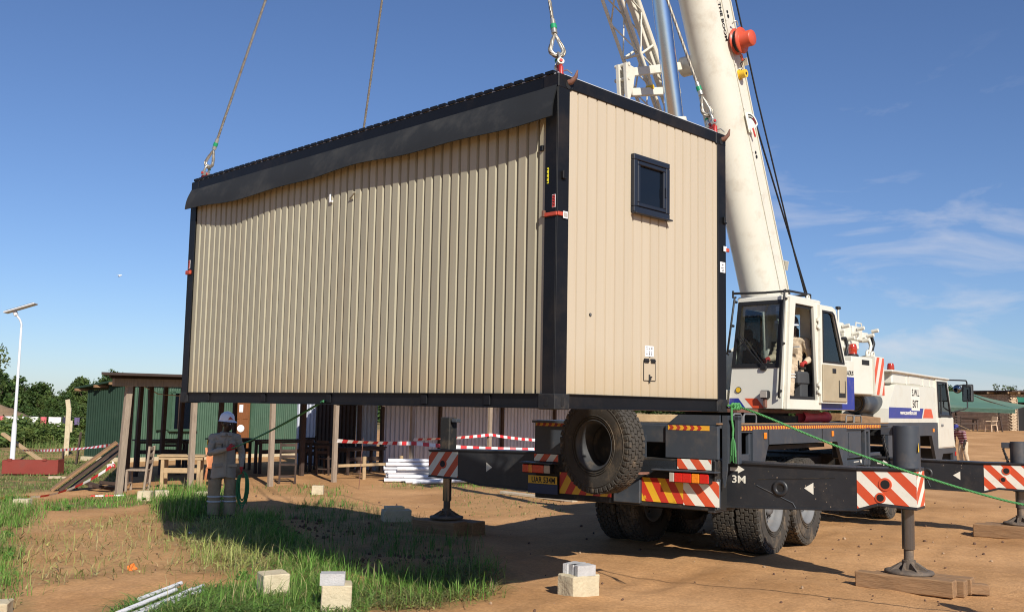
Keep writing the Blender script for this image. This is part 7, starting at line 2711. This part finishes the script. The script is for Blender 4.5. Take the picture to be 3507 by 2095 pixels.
def paver(p, rz, label):
    q = MB()
    out = [(-.11, -.07), (.11, -.07), (.11, -.02), (.098, -.012), (.098, .012), (.11, .02), (.11, .07), (-.11, .07), (-.11, .02), (-.098, .012), (-.098, -.012), (-.11, -.02)]
    q.prism(out, .105, 'concrete_grey')
    o = q.build('grey_paver', loc=p, rot=(0, 0, rz))
    return tag(o, label, 'paving block', 'grey pavers standing on the cream blocks')


CB = 'concrete_cream'
rough_block('concrete_block', .36, .25, .27, CB, (.73, 10.33, -.04), R(38), 'cream concrete block at the sunlit bottom with two grey pavers on top', seed=1)
paver((.69, 10.40, .225), R(55), 'darker grey paver lying behind on the cream block')
paver((.77, 10.30, .225), R(30), 'pale grey paver at the front of the two on the block')
rough_block('concrete_block', .27, .25, .34, CB, (-1.56, 9.30, -.06), R(8), 'cream block at the bottom edge under a single grey paver', seed=2)
paver((-1.59, 9.24, .275), R(6), 'single grey paver on the cream block at the bottom edge')
rough_block('concrete_block', .26, .27, .30, CB, (-2.30, 9.98, -.05), R(28), 'cream concrete block half sunk in thick green grass', seed=3)
rough_block('concrete_block', .34, .27, .24, CB, (-4.64, 9.12, -.15), R(15), 'cream block just showing in the lower left corner', seed=4)
rough_block('concrete_block', .46, .32, .25, CB, (-1.84, 16.55, -.04), R(14), 'shaded block left of the outrigger foot under the hanging cabin', seed=5)
rough_block('concrete_block', .30, .22, .06, CB, (-1.88, 16.58, .20), R(20), 'flat shaded slab lying on the block left of the outrigger foot', seed=11)
rough_block('concrete_block', .26, .24, .23, CB, (-7.0, 19.35, -.04), R(10), 'left one of two cream blocks before the lean-to chair', seed=6)
rough_block('concrete_block', .26, .24, .22, CB, (-6.78, 19.62, -.04), R(25), 'right one of two cream blocks before the lean-to chair', seed=7)
rough_block('concrete_block', .24, .22, .22, CB, (-4.06, 21.35, -.03), R(5), 'cream block standing alone on the sand before the fourth post', seed=8)
rough_block('concrete_block', .30, .24, .20, CB, (-6.0, 19.75, -.04), R(-15), 'cream block in the grass just left of the rope worker', seed=9)
rough_block('concrete_block', .26, .22, .18, CB, (-8.7, 18.0, -.05), R(4), 'cream block in the grass strip far left', seed=10)

# ---- pipes in the grass, rag, planks
for i, (a, b) in enumerate((((-3.24, 8.7, .03), (-3.02, 10.05, .05)), ((-3.30, 8.7, .05), (-3.07, 10.24, .06)), ((-3.42, 9.45, .07), (-3.30, 10.26, .08)), ((-3.20, 8.7, .07), (-3.10, 10.0, .07)), ((-3.34, 8.7, .09), (-3.20, 9.8, .10)))):
    a, b = Vector(a), Vector(b)
    q = MB()
    q.cyl((0, 0, 0), b - a, .021, 'pipe_white', n=14)
    o = q.build('white_pipe', loc=a)
    tag(o, ['white pipe crossing lowest in the bundle in the near grass', 'longest white pipe in the bundle in the near grass', 'white pipe tilted highest on the bundle in the near grass', 'white pipe at the right side of the bundle in the near grass', 'white pipe lying across the top of the bundle in the near grass'][i], 'pipe', 'white pipes in the near grass')
    d = (b - a).normalized()
    MB().cyl(b - a + d * .001, b - a + d * .003, .017, 'ink_black', n=12).build('bore', o)
q = bmesh.new()
bmesh.ops.create_icosphere(q, subdivisions=2, radius=.045)
for v in q.verts:
    v.co += mnoise.noise_vector(v.co * 30) * .025
    v.co.x *= 1.2
me = bpy.data.meshes.new('orange_rag'); q.to_mesh(me); q.free(); me.materials.append(MATS['rag_orange'])
tag(link('orange_rag', me, loc=(-4.25, 11.46, H(-4.25, 11.46) + .03)), 'crumpled bright orange rag on the bare soil', 'rag')
o = MB().box((0, 0, .03), (2.05, .17, .055), 'plank_weathered', bev=.006).build('loose_plank', loc=(.62, 21.5, H(.62, 21.5)), rot=(0, R(1.0), R(-42)))
tag(o, 'long weathered plank lying on the soil behind the number plate', 'plank')
o = MB().box((0, 0, .025), (1.15, .12, .05), 'timber_dark', bev=.006).build('loose_plank', loc=(-4.35, 16.4, H(-4.35, 16.4) + .02), rot=(0, 0, R(12)))
tag(o, 'dark board half buried in the shaded soil before the worker', 'plank')
# pebbles and scraps scattered as single pale stones
for i, (x, y, lab) in enumerate(((3.05, 8.95, 'small white stone on the bare soil at the lower right'), (-4.6, 14.6, 'white scrap lying on the soil left of the pale grass'), (-.55, 9.05, 'tiny white stone at the bottom of the grass tuft'))):
    o = MB().sphere((0, 0, 0), .028, 'sticker_white', 6, 4, (1, .8, .6)).build('white_stone', loc=(x, y, H(x, y) + .01))
    tag(o, lab, 'stone')

# ---- green ropes
kn = cabw(2.40, -.03, .058)
pts = [kn, cabw(2.52, -.08, .045), Vector((2.35, 9.25, 1.875)), Vector((3.0, 9.06, 1.60)), Vector((3.7, 8.86, 1.355)), Vector((4.38, 8.64, 1.165)), Vector((5.12, 8.38, 1.05))]
# smooth the line
sp_ = []
for i in range(len(pts) - 1):
    p0_, p1_, p2_, p3_ = pts[max(0, i - 1)], pts[i], pts[i + 1], pts[min(len(pts) - 1, i + 2)]
    for j in range(6):
        t = j / 6
        sp_.append(.5 * ((2 * p1_) + (p2_ - p0_) * t + (2 * p0_ - 5 * p1_ + 4 * p2_ - p3_) * t * t + (3 * p1_ - p0_ - 3 * p2_ + p3_) * t ** 3))
sp_.append(pts[-1])
tr = thing('tag_rope', 'bright green tag rope knotted to the cabin corner and stretched to the right edge', 'rope', kn)
off = Vector(kn)
twist_rope([p - off for p in sp_], .0108, 'rope_green', 3, 11, 'rope', tr)
q = MB()
for i in range(3):
    c = cabw(2.46 + .03 * i, -.055 - .01 * i, .05) - off
    q.tube([c + Vector((.02 * math.cos(t), .012 * math.sin(t * 2), .026 * math.sin(t))) for t in [2 * math.pi * k_ / 12 for k_ in range(12)]], .012, 'rope_green', n=6, closed=True)
q.build('knot', tr)
q = MB()
c = cabw(2.44, -.05, .03) - off
q.tube([c, c + Vector((.0, -.005, -.10)), c + Vector((.012, -.01, -.19)), c + Vector((.008, -.01, -.26))], .011, 'rope_green', n=6)
for i in range(26):
    a_ = rng.random() * 6.28
    e_ = c + Vector((.01 + .028 * math.cos(a_), -.01 + .028 * math.sin(a_), -.40 - rng.uniform(0, .12)))
    q.tube([c + Vector((.008, -.01, -.25)), c + Vector((.01 + .02 * math.cos(a_), -.01 + .02 * math.sin(a_), -.32)), e_], .0035, 'rope_green', n=4)
q.build('frayed_end', tr)
# rope cord on the ground
q = MB()
gp_ = [(1.15, 11.1), (1.6, 10.6), (2.2, 10.05), (2.9, 9.7), (3.6, 9.5), (4.2, 9.2), (4.9, 8.7)]

# ------------------------------------------------------------------ people


def remesh_body(mb, voxel, smooth_n=4):
    """merge overlapping closed limbs into one skin"""
    o = mb.build('tmp_body')
    m = o.modifiers.new('r', 'REMESH'); m.mode = 'VOXEL'; m.voxel_size = voxel
    s_ = o.modifiers.new('s', 'SMOOTH'); s_.iterations = smooth_n; s_.factor = .5
    dg = bpy.context.evaluated_depsgraph_get()
    me = bpy.data.meshes.new_from_object(o.evaluated_get(dg))
    bpy.data.objects.remove(o)
    return me


def limb(mb, pts, rs, n=12):
    mb.tube(pts, rs, 'skin_dark', n=n)
    for p, r in zip(pts, rs):
        mb.sphere(p, r * .995, 'skin_dark', 12, 8)


def seg_dist(p, a, b):
    d = b - a
    t = max(0, min(1, (p - a).dot(d) / max(1e-9, d.length_squared)))
    return (p - (a + d * t)).length


def hand_pts(mb, wrist, d, up, curl=.9, s=1.0, thumb=1):
    """palm, four bent fingers of unequal length and a thumb from the side of the palm"""
    d = Vector(d).normalized(); up = (Vector(up) - d * Vector(up).dot(d)).normalized(); side = d.cross(up)
    w = Vector(wrist)
    pc = w + d * .045 * s
    rm = Matrix((side, d, up)).transposed()
    mb.sphere(pc, .05 * s, 'skin_dark', 12, 8, (.86, 1.0, .42), rm)
    for k, (off, ln) in enumerate(((-.030, .070), (-.010, .080), (.011, .074), (.031, .058))):
        b = w + (d * .078 + side * off) * s
        c1 = b + (d * math.cos(curl * .4) - up * math.sin(curl * .4)) * ln * .42 * s
        c2 = c1 + (d * math.cos(curl * 1.1) - up * math.sin(curl * 1.1)) * ln * .34 * s
        c3 = c2 + (d * math.cos(curl * 1.7) - up * math.sin(curl * 1.7)) * ln * .26 * s
        mb.tube([b - d * .02, b, c1, c2, c3], [.010 * s, .0100 * s, .0092 * s, .0082 * s, .0066 * s], 'skin_dark', n=8)
        mb.sphere(c3, .0066 * s, 'skin_dark', 8, 5)
    t0 = w + (d * .028 + side * (-.035 * thumb)) * s
    t1 = t0 + (d * .026 + side * (-.026 * thumb) - up * .010) * s
    t2 = t1 + (d * .026 - side * (.004 * thumb) - up * .016) * s
    mb.tube([t0 + side * .01 * thumb, t0, t1, t2], [.013 * s, .0125 * s, .011 * s, .008 * s], 'skin_dark', n=8)
    mb.sphere(t2, .008 * s, 'skin_dark', 8, 5)


def person(label, loc, rz, J, cloth, hands, head_dir, voxel=.013, seated=False, helmet=None, cap=None, hem=None, group=None):
    """J: joints in the person's frame (front = -y, their right = -x)"""
    V = {k: Vector(v) for k, v in J.items()}
    P = thing('person', label, 'person', loc, rz, group)
    mb = MB()
    # trunk: stacked ellipses along the spine
    sp = [(V['hip'], .155, .115), (V['hip'].lerp(V['chest'], .3), .150, .112), (V['hip'].lerp(V['chest'], .62), .160, .118), (V['chest'], .178, .122), (V['chest'].lerp(V['neck'], .55), .165, .105), (V['chest'].lerp(V['neck'], .85), .105, .08)]
    pts = [a for a, _, _ in sp]
    # tube ellipse: frame x from frame_to; use ry for depth along the person's front
    vs = []
    n = 18
    sx = (V['shR'] - V['shL']).normalized()
    for (c, a, b) in sp:
        f = Vector((0, 0, 1)).cross(sx).normalized()
        for i in range(n):
            t = 2 * math.pi * i / n
            vs.append(c + sx * (a * math.cos(t)) + f * (b * math.sin(t)))
    k = len(sp)
    fs = [(j * n + i, j * n + (i + 1) % n, (j + 1) * n + (i + 1) % n, (j + 1) * n + i) for j in range(k - 1) for i in range(n)]
    fs += [tuple(range(n))[::-1], tuple(range((k - 1) * n, k * n))]
    mb.add(vs, fs, 'skin_dark', True)
    mb.sphere(V['hip'] + Vector((0, 0, -.02)), .15, 'skin_dark', 14, 8, (1.05, .85, .75))
    limb(mb, [V['chest'].lerp(V['neck'], .7), V['neck'], V['neck'].lerp(V['head'], .55)], [.07, .055, .054])
    for s_ in 'RL':
        limb(mb, [V['chest'].lerp(V['neck'], .6), V['sh' + s_]], [.075, .068])
        limb(mb, [V['sh' + s_], V['sh' + s_].lerp(V['el' + s_], .5), V['el' + s_], V['el' + s_].lerp(V['wr' + s_], .45), V['wr' + s_]], [.069, .064, .055, .054, .036])
        a = V['hip'] + (V['kn' + s_] - V['hip']) * 0 + Vector(((-.085 if s_ == 'R' else .085), 0, -.03))
        limb(mb, [a, a.lerp(V['kn' + s_], .5), V['kn' + s_], V['kn' + s_].lerp(V['an' + s_], .4), V['an' + s_]], [.105, .092, .075, .078, .062])
        ft = V['toe' + s_]
        limb(mb, [V['an' + s_] + Vector((0, .03, -.05)), V['an' + s_].lerp(ft, .5) + Vector((0, 0, -.03)), ft], [.048, .047, .042])
        if 'h' + s_ in hands:
            hd, hu, cu = hands['h' + s_]
            hand_pts(mb, V['wr' + s_], hd, hu, cu, 1.05, 1 if s_ == 'R' else -1)
    # head
    hd = Vector(head_dir).normalized()
    hx = hd.cross(Vector((0, 0, 1))).normalized()
    hz = hx.cross(hd)
    HR = Matrix((hx, -hd, hz)).transposed()
    c = V['head']
    mb.sphere(c + HR @ Vector((0, .012, .03)), .1, 'skin_dark', 18, 12, (.76, .94, .98), HR)
    mb.sphere(c + HR @ Vector((0, -.018, -.045)), .075, 'skin_dark', 14, 10, (.80, .92, .98), HR)
    mb.sphere(c + HR @ Vector((0, -.062, -.088)), .032, 'skin_dark', 10, 8, (1.0, .8, .75), HR)
    mb.sphere(c + HR @ Vector((0, -.080, .012)), .03, 'skin_dark', 10, 8, (1.6, .5, .45), HR)
    mb.tube([c + HR @ Vector((0, -.088, .006)), c + HR @ Vector((0, -.104, -.022)), c + HR @ Vector((0, -.090, -.036))], [.010, .016, .012], 'skin_dark', n=8)
    mb.sphere(c + HR @ Vector((0, -.098, -.030)), .014, 'skin_dark', 8, 6, (1.5, .8, .8), HR)
    mb.sphere(c + HR @ Vector((0, -.088, -.058)), .016, 'skin_dark', 8, 6, (1.5, .6, .55), HR)
    mb.sphere(c + HR @ Vector((0, -.086, -.070)), .016, 'skin_dark', 8, 6, (1.4, .6, .55), HR)
    for sg in (-1, 1):
        mb.sphere(c + HR @ Vector((sg * .076, .008, -.012)), .028, 'skin_dark', 8, 6, (.35, .7, 1.1), HR)
        mb.sphere(c + HR @ Vector((sg * .042, -.062, -.028)), .028, 'skin_dark', 8, 6, (1, .7, .8), HR)
    me = remesh_body(mb, voxel)
    # cloth folds
    nv = len(me.vertices)
    no = np.empty(nv * 3); me.vertices.foreach_get('normal', no); no = no.reshape(-1, 3)
    co = np.empty(nv * 3); me.vertices.foreach_get('co', co); co = co.reshape(-1, 3)
    bare = np.linalg.norm(co - np.array(V['head']), axis=1) < .17
    for s_ in 'RL':
        bare |= np.linalg.norm(co - np.array(V['wr' + s_]), axis=1) < .15
    q_ = co * np.array([9, 9, 17.])
    fold = np.array([mnoise.noise(Vector(p)) + .6 * mnoise.noise(Vector(p * 2.3)) for p in q_])
    crease = -np.abs(fold) * 2 + .5
    co = co + no * (np.where(bare, 0, .0085) * crease)[:, None]
    me.vertices.foreach_set('co', co.ravel()); me.update()
    # clothes by region
    keys = list(dict.fromkeys(['skin_dark'] + list(cloth.values())))
    me.materials.clear()
    for kx in keys: me.materials.append(MATS[kx])
    segs = [('torso', V['hip'] + Vector((0, 0, .04)), V['chest'].lerp(V['neck'], .62)), ('head', V['neck'] + Vector((0, 0, .025)), V['head'] + Vector((0, 0, .1)))]
    for s_ in 'RL':
        a = V['hip'] + Vector(((-.085 if s_ == 'R' else .085), 0, -.06))
        cuff = cloth.get('cuff', 1.0)
        lw = V['el' + s_].lerp(V['wr' + s_], .96)
        segs += [('sleeve', V['chest'].lerp(V['neck'], .5), V['sh' + s_]), ('sleeve', V['sh' + s_], V['el' + s_]), ('fore', V['el' + s_], lw), ('hand', V['wr' + s_], V['wr' + s_] + (Vector(hands['h' + s_][0]).normalized() * .2 if 'h' + s_ in hands else Vector((0, 0, -.1)))),
                 ('leg', a, V['kn' + s_]), ('leg', V['kn' + s_], V['an' + s_]), ('foot', V['an' + s_] + Vector((0, 0, -.05)), V['toe' + s_])]
    mp = {'torso': cloth['top'], 'sleeve': cloth['top'], 'fore': cloth.get('fore', cloth['top']), 'hand': cloth.get('hand', 'skin_dark'), 'leg': cloth['leg'], 'foot': cloth['foot'], 'head': 'skin_dark'}
    ix = {kx: i for i, kx in enumerate(keys)}
    if True:
        cs = np.empty(len(me.polygons) * 3); me.polygons.foreach_get('center', cs); cs = cs.reshape(-1, 3)
        D = []
        for nm, a, b in segs:
            a_, b_ = np.array(a), np.array(b)
            d = b_ - a_
            t = np.clip(((cs - a_) @ d) / max(1e-9, d @ d), 0, 1)
            D.append(np.linalg.norm(cs - (a_ + t[:, None] * d), axis=1) / {'torso': 1.7, 'head': 1.15, 'leg': 1.25}.get(nm, 1))
        w = np.argmin(np.array(D), 0)
        me.polygons.foreach_set('material_index', [ix[mp[segs[i][0]]] for i in w])
    me.polygons.foreach_set('use_smooth', [True] * len(me.polygons))
    body = link('body', me, P)
    # eyes
    q = MB()
    for sg in (-1, 1):
        q.sphere(c + HR @ Vector((sg * .033, -.080, .0)), .012, 'eye_white', 8, 6)
        q.sphere(c + HR @ Vector((sg * .033, -.0885, .0)), .0065, 'ink_black', 8, 6)
    q.build('eyes', P)
    # hair cap
    q = MB()
    q.sphere(c + HR @ Vector((0, .018, .042)), .1, 'ink_black', 14, 8, (.79, .96, .93), HR)
    q.build('hair', P)
    if helmet:
        q = MB()
        n = 24
        rows = [(1.0, -.005), (.99, .03), (.93, .07), (.78, .105), (.52, .128), (.22, .138), (0, .14)]
        vs, fs = [], []
        base = c + HR @ Vector((0, .008, .055))
        for r_, z in rows:
            for i in range(n):
                t = 2 * math.pi * i / n
                vs.append(base + HR @ Vector((.108 * r_ * math.cos(t), .128 * r_ * math.sin(t), z)))
        fs = [(j * n + i, j * n + (i + 1) % n, (j + 1) * n + (i + 1) % n, (j + 1) * n + i) for j in range(len(rows) - 1) for i in range(n)]
        q.add(vs, fs, helmet, True)
        hl_ = q.build('helmet', P)
        q = MB()
        o_, i_ = [], []
        for i in range(n):
            t = 2 * math.pi * i / n
            fr = max(0, -math.sin(t)) ** 2
            o_.append(base + HR @ Vector(((.122) * math.cos(t), (.142 + .045 * fr) * math.sin(t), -.012 - .012 * fr)))
            i_.append(base + HR @ Vector((.104 * math.cos(t), .124 * math.sin(t), .004)))
        bm__ = 'helmet_white'
        q.add(i_ + o_, [(i, n + i, n + (i + 1) % n, (i + 1) % n) for i in range(n)], bm__, True)
        q.add([p - HR @ Vector((0, 0, .006)) for p in i_ + o_], [((i + 1) % n, n + (i + 1) % n, n + i, i) for i in range(n)], helmet, True)
        q.build('brim', hl_)
        q = MB()
        for i in range(9):
            pass
        q.tube([base + HR @ Vector((0, .128 * math.cos(t), .142 * math.sin(t))) for t in [math.pi * (.06 + .88 * i / 12) for i in range(13)]], .012, helmet, n=6)
        q.build('ridge', hl_)
        if helmet == 'helmet_white':
            q = MB()
            tdir = HR @ Vector((.62, -.78, 0)).normalized()
            ty = HR @ Vector((0, 0, 1))
            tx_ = ty.cross(tdir)
            q.prism([(-.042, 0), (.042, 0), (0, .052)], .004, 'tag_red', base + HR @ Vector((.064, -.098, .022)) + tdir * .006, tx_, (ty - tdir * .35).normalized())
            q.build('helmet_badge', hl_)
    if cap:
        q = MB()
        q.sphere(c + HR @ Vector((0, .012, .055)), .1, cap, 16, 8, (.84, 1.02, .84), HR)
        q.box(c + HR @ Vector((0, -.13, .045)), (.13, .11, .012), cap, HR, bev=.005)
        q.build('cap', P)
    return P, V, HR, body


# worker holding the guide rope beneath the cabin
wx_, wy_ = -4.72, 16.55
J1 = dict(hip=(0, 0, .93), chest=(.0, -.02, 1.26), neck=(.01, -.03, 1.43), head=(.02, -.055, 1.575), shR=(-.20, -.02, 1.345), shL=(.20, .0, 1.345),
          elR=(-.235, -.13, 1.10), wrR=(.02, -.30, 1.17), elL=(.285, .02, 1.10), wrL=(.275, -.10, .86),
          knR=(-.115, -.03, .50), knL=(.115, -.05, .50), anR=(-.13, .02, .10), anL=(.12, .0, .10), toeR=(-.17, -.14, .045), toeL=(.17, -.16, .045))
wz_ = H(wx_, wy_) - .02
Pw, V1, HR1, _ = person('worker in khaki overalls, white helmet and red gloves pulling a green rope under the cabin', (wx_, wy_, wz_), R(22), J1,
                        {'top': 'overall_khaki', 'leg': 'trousers_khaki', 'foot': 'boot_dark', 'hand': 'glove_red'},
                        {'hR': ((.86, -.25, .32), (-.3, -.9, .1), 1.25), 'hL': ((.08, -.25, -1), (1, 0, 0), 1.3)}, (.80, -.60, -.05), helmet='helmet_white')
# jacket hem, collar, pockets, bands
q = MB()
n = 40
vs = []
for z, a, b in [(1.20 - .5 * k_ / 15, .172 + .034 * (k_ / 15) ** 1.6, .132 + .026 * (k_ / 15) ** 1.4) for k_ in range(16)]:
    for i in range(n):
        t = 2 * math.pi * i / n
        w_ = 1 + min(1, (1.2 - z) * 8) * (.03 * math.sin(5 * t + z * 9) - .05 * abs(mnoise.noise(Vector((math.cos(t) * 2.2, math.sin(t) * 2.2, z * 9)))))
        vs.append((a * w_ * math.cos(t), b * w_ * math.sin(t) - .01, z + (.012 * math.sin(3 * t) if z < .75 else 0)))
fs = [(j * n + (i + 1) % n, j * n + i, (j + 1) * n + i, (j + 1) * n + (i + 1) % n) for j in range(15) for i in range(n)]
q.add(vs, fs, 'overall_khaki', True)
q.add([(x * .985, y * .985, z) for x, y, z in vs], [f[::-1] for f in fs], 'overall_khaki', True)
q.build('jacket', Pw)
q = MB()
q.tube([V1['neck'] + Vector((.082 * math.cos(t), .075 * math.sin(t) + .0, -.018 + .02 * math.sin(t))) for t in [R(-60 + 300 * i / 16) + 0 for i in range(17)]], .022, 'overall_khaki', n=8)
for sg in (-1, 1):
    q.box((sg * .055 + .01, -.125, 1.405), (.085, .016, .07), 'overall_khaki', rot=(R(-35), 0, R(sg * 28)), bev=.006)
q.build('collar', Pw)
for x, y, z in ((-.11, -.160, .90), (.12, -.160, .90), (-.09, -.142, 1.27), (.10, -.140, 1.27)):
    big = z < 1
    MB().box((x, y, z), (.15 if big else .11, .014, .05), 'overall_khaki', rot=(0, 0, R(-x * 90)), bev=.005).build('pocket_flap', Pw)
MB().box((.015, -.168, 1.02), (.03, .012, .60), 'overall_khaki', bev=.004).build('placket', Pw)
MB().box((-.055, -.152, 1.215), (.014, .014, .085), 'ink_black', bev=.003).build('pen', Pw)
MB().box((-.275, -.055, 1.275), (.012, .075, .075), 'cap_yellow', rot=(0, R(8), R(-12)), bev=.002).box((-.283, -.055, 1.275), (.006, .060, .028), 'ink_black', rot=(0, R(8), R(-12))).build('arm_badge', Pw)
for s_, x in (('R', -.125), ('L', .117)):
    for z in (.25, .33):
        q = MB()
        q.tube([(x + .106 * math.cos(t), -.01 + .106 * math.sin(t), z + .06) for t in [2 * math.pi * i / 18 for i in range(18)]], .014, 'reflective', n=6, closed=True)
        q.build('reflective_band', Pw)
for x in (-.13, .125):
    q = MB()
    n = 24
    vs = []
    for z, r in [(.66 - .56 * k_ / 14, .110 - .012 * (k_ / 14)) for k_ in range(15)]:
        for i in range(n):
            t = 2 * math.pi * i / n
            w_ = 1 + .03 * math.sin(3 * t + z * 20 + x * 30) - .16 * abs(mnoise.noise(Vector((math.cos(t) * 1.6 + x * 40, math.sin(t) * 1.6, z * 11))))
            vs.append((x + r * w_ * math.cos(t), -.01 + r * w_ * math.sin(t), z))
    fs = [(j * n + (i + 1) % n, j * n + i, (j + 1) * n + i, (j + 1) * n + (i + 1) % n) for j in range(14) for i in range(n)]
    q.add(vs, fs, 'trousers_khaki', True)
    q.build('trouser_leg', Pw)
PWM = Matrix.Translation((wx_, wy_, wz_)) @ rot_z(R(22))
# his rope: from the cabin rail down to the raised hand
hnd = PWM @ (V1['wrR'] + Vector((.075, -.035, .02)))
bk = cabw(-.03, 3.05, .03)
gr = thing('guide_rope', 'taut green rope from the cabin floor rail down to the worker hand', 'rope', bk)
twist_rope([p - bk for p in seg_pts(bk, hnd, 10, .03)] + [hnd - bk + Vector((-.10, -.0, -.03))], .0125, 'rope_green_dark', 3, 10, 'rope', gr)
hl2 = PWM @ (V1['wrL'] + Vector((.0, -.03, -.075)))
coil = thing('coiled_rope', 'loops of green rope hanging from the worker lowered hand', 'rope', hl2)
for i in range(8):
    q = MB()
    ln = rng.uniform(.42, .66); w_ = rng.uniform(.04, .10); ph = rng.uniform(-.4, .4)
    pts = []
    for j in range(28):
        t = 2 * math.pi * j / 28
        pts.append(Vector((w_ * math.sin(t) * math.cos(ph) + .03, w_ * math.sin(t) * math.sin(ph) + rng.uniform(-.004, .004), -ln / 2 + ln / 2 * math.cos(t) + .01)))
    q.tube(pts, .0105, 'rope_green_dark', n=6, closed=True)
    q.build('rope_loop', coil)

# crane operator in the cab
SW = CRM @ SUM
ow = SW @ Vector((.10, .98, 2.05))
# frame: person's front (-y) must point along the superstructure x
oz = CR_A + R(173.2) + math.pi / 2
J2 = dict(hip=(0, .06, .50), chest=(.0, .10, .82), neck=(.0, .09, .99), head=(.0, .06, 1.14), shR=(-.20, .10, .935), shL=(.20, .10, .935),
          elR=(-.27, .0, .69), wrR=(-.25, -.22, .66), elL=(.285, .10, .68), wrL=(.29, -.10, .60),
          knR=(-.13, -.36, .52), knL=(.16, -.34, .52), anR=(-.15, -.44, .14), anL=(.20, -.42, .12), toeR=(-.15, -.60, .09), toeL=(.21, -.58, .085))
Po, V2, HR2, _ = person('crane operator in tan overalls and dark helmet sitting in the open cab', ow, oz, J2,
                        {'top': 'overall_tan', 'leg': 'overall_tan', 'foot': 'boot_dark', 'hand': 'glove_red'},
                        {'hR': ((.0, -1, -.1), (0, 0, 1), 1.2), 'hL': ((.0, -1, -.1), (0, 0, 1), 1.3)}, (.55, -.82, -.06), helmet='helmet_navy', seated=True)
q = MB()
q.tube([V2['neck'] + Vector((.08 * math.cos(t), .075 * math.sin(t), -.02)) for t in [R(-60 + 300 * i / 14) for i in range(15)]], .02, 'overall_tan', n=8)
q.build('collar', Po)
for x, z in ((.1, .845), (-.1, .845)):
    MB().box((x, -.035, z), (.15, .012, .022), 'reflective', rot=(R(8), 0, 0)).build('reflective_band', Po)
for sg, k_ in ((-1, 'R'), (1, 'L')):
    for t_ in (.25, .36):
        p = V2['kn' + k_].lerp(V2['an' + k_], t_)
        q = MB()
        q.tube([p + Vector((.080 * math.cos(t), .080 * math.sin(t), 0)) for t in [2 * math.pi * i / 16 for i in range(16)]], .012, 'reflective', n=6, closed=True)
        q.build('reflective_band', Po)

# man in a striped shirt beyond the carrier cab
mx_, my_ = 17.35, 38.2
J3 = dict(hip=(0, .05, .92), chest=(.0, -.10, 1.20), neck=(.0, -.22, 1.36), head=(.0, -.33, 1.46), shR=(-.20, -.16, 1.30), shL=(.20, -.16, 1.30),
          elR=(-.25, -.14, 1.02), wrR=(-.20, -.22, .78), elL=(.25, -.16, 1.02), wrL=(.23, -.22, .76),
          knR=(-.12, .02, .50), knL=(.14, -.02, .50), anR=(-.14, .14, .10), anL=(.16, .10, .10), toeR=(-.14, -.04, .045), toeL=(.16, -.08, .045))
Pm, V3, HR3, _ = person('man in a maroon striped shirt and blue cap stooping beside the crane cab', (mx_, my_, H(mx_, my_)), R(-62), J3,
                        {'top': 'shirt_stripes', 'fore': 'skin_dark', 'leg': 'trousers_cream', 'foot': 'shoe_yellow'},
                        {'hR': ((.1, -.1, -1), (-1, 0, 0), .9), 'hL': ((.1, -.1, -1), (1, 0, 0), .9)}, (.0, -.9, -.4), cap='cap_blue')
# second rope hand, standing just beyond the right edge: his shadow reaches into the picture
c2 = copy_thing(Pw, 'second helmeted worker holding the far end of the bright green tag rope', loc=(5.45, 8.0, H(5.45, 8.0)), rz=R(-60))

# small bird high above the lean-to
bd_ = thing('small_bird', 'small pale bird in flight against the sky left of the cabin', 'bird', (-14.0, 35.0, 6.35), R(30))
q = MB()
q.sphere((0, 0, 0), .05, 'sticker_white', 10, 6, (1.5, .7, .7))
q.sphere((.085, 0, .015), .025, 'sticker_white', 8, 5)
q.prism([(-.06, -.02), (-.15, -.035), (-.15, .035), (-.06, .02)], .006, 'stripe_white')
q.build('body', bd_)
for sg in (-1, 1):
    MB().prism([(.04, 0), (-.05, 0), (-.06, .10), (.0, .13)], .006, 'concrete_grey', (0, sg * .02, .01), (1, 0, .1), (0, sg * .75, -.65 * 1)).build('wing', bd_)
# operator dress details: zip line, chest straps, dark glasses
MB().box((.0, -.040, .72), (.016, .014, .34), 'trousers_khaki', rot=(R(6), 0, 0)).build('placket', Po)
for sg in (-1, 1):
    MB().box((sg * .10, -.042, .78), (.11, .012, .085), 'overall_tan', rot=(R(8), 0, 0), bev=.005).build('pocket', Po)
q = MB()
for sg in (-1, 1):
    q.box(V2['head'] + HR2 @ Vector((sg * .034, -.098, .0)), (.052, .012, .032), 'rubber_black', HR2, bev=.005)
q.build('dark_glasses', Po)
MB().bar((.0, -.165, .50), (.30, -.10, .52), .05, .035, 'boot_dark', bev=.005).build('belt', Po)
bd_.scale = (.7, .7, .7)
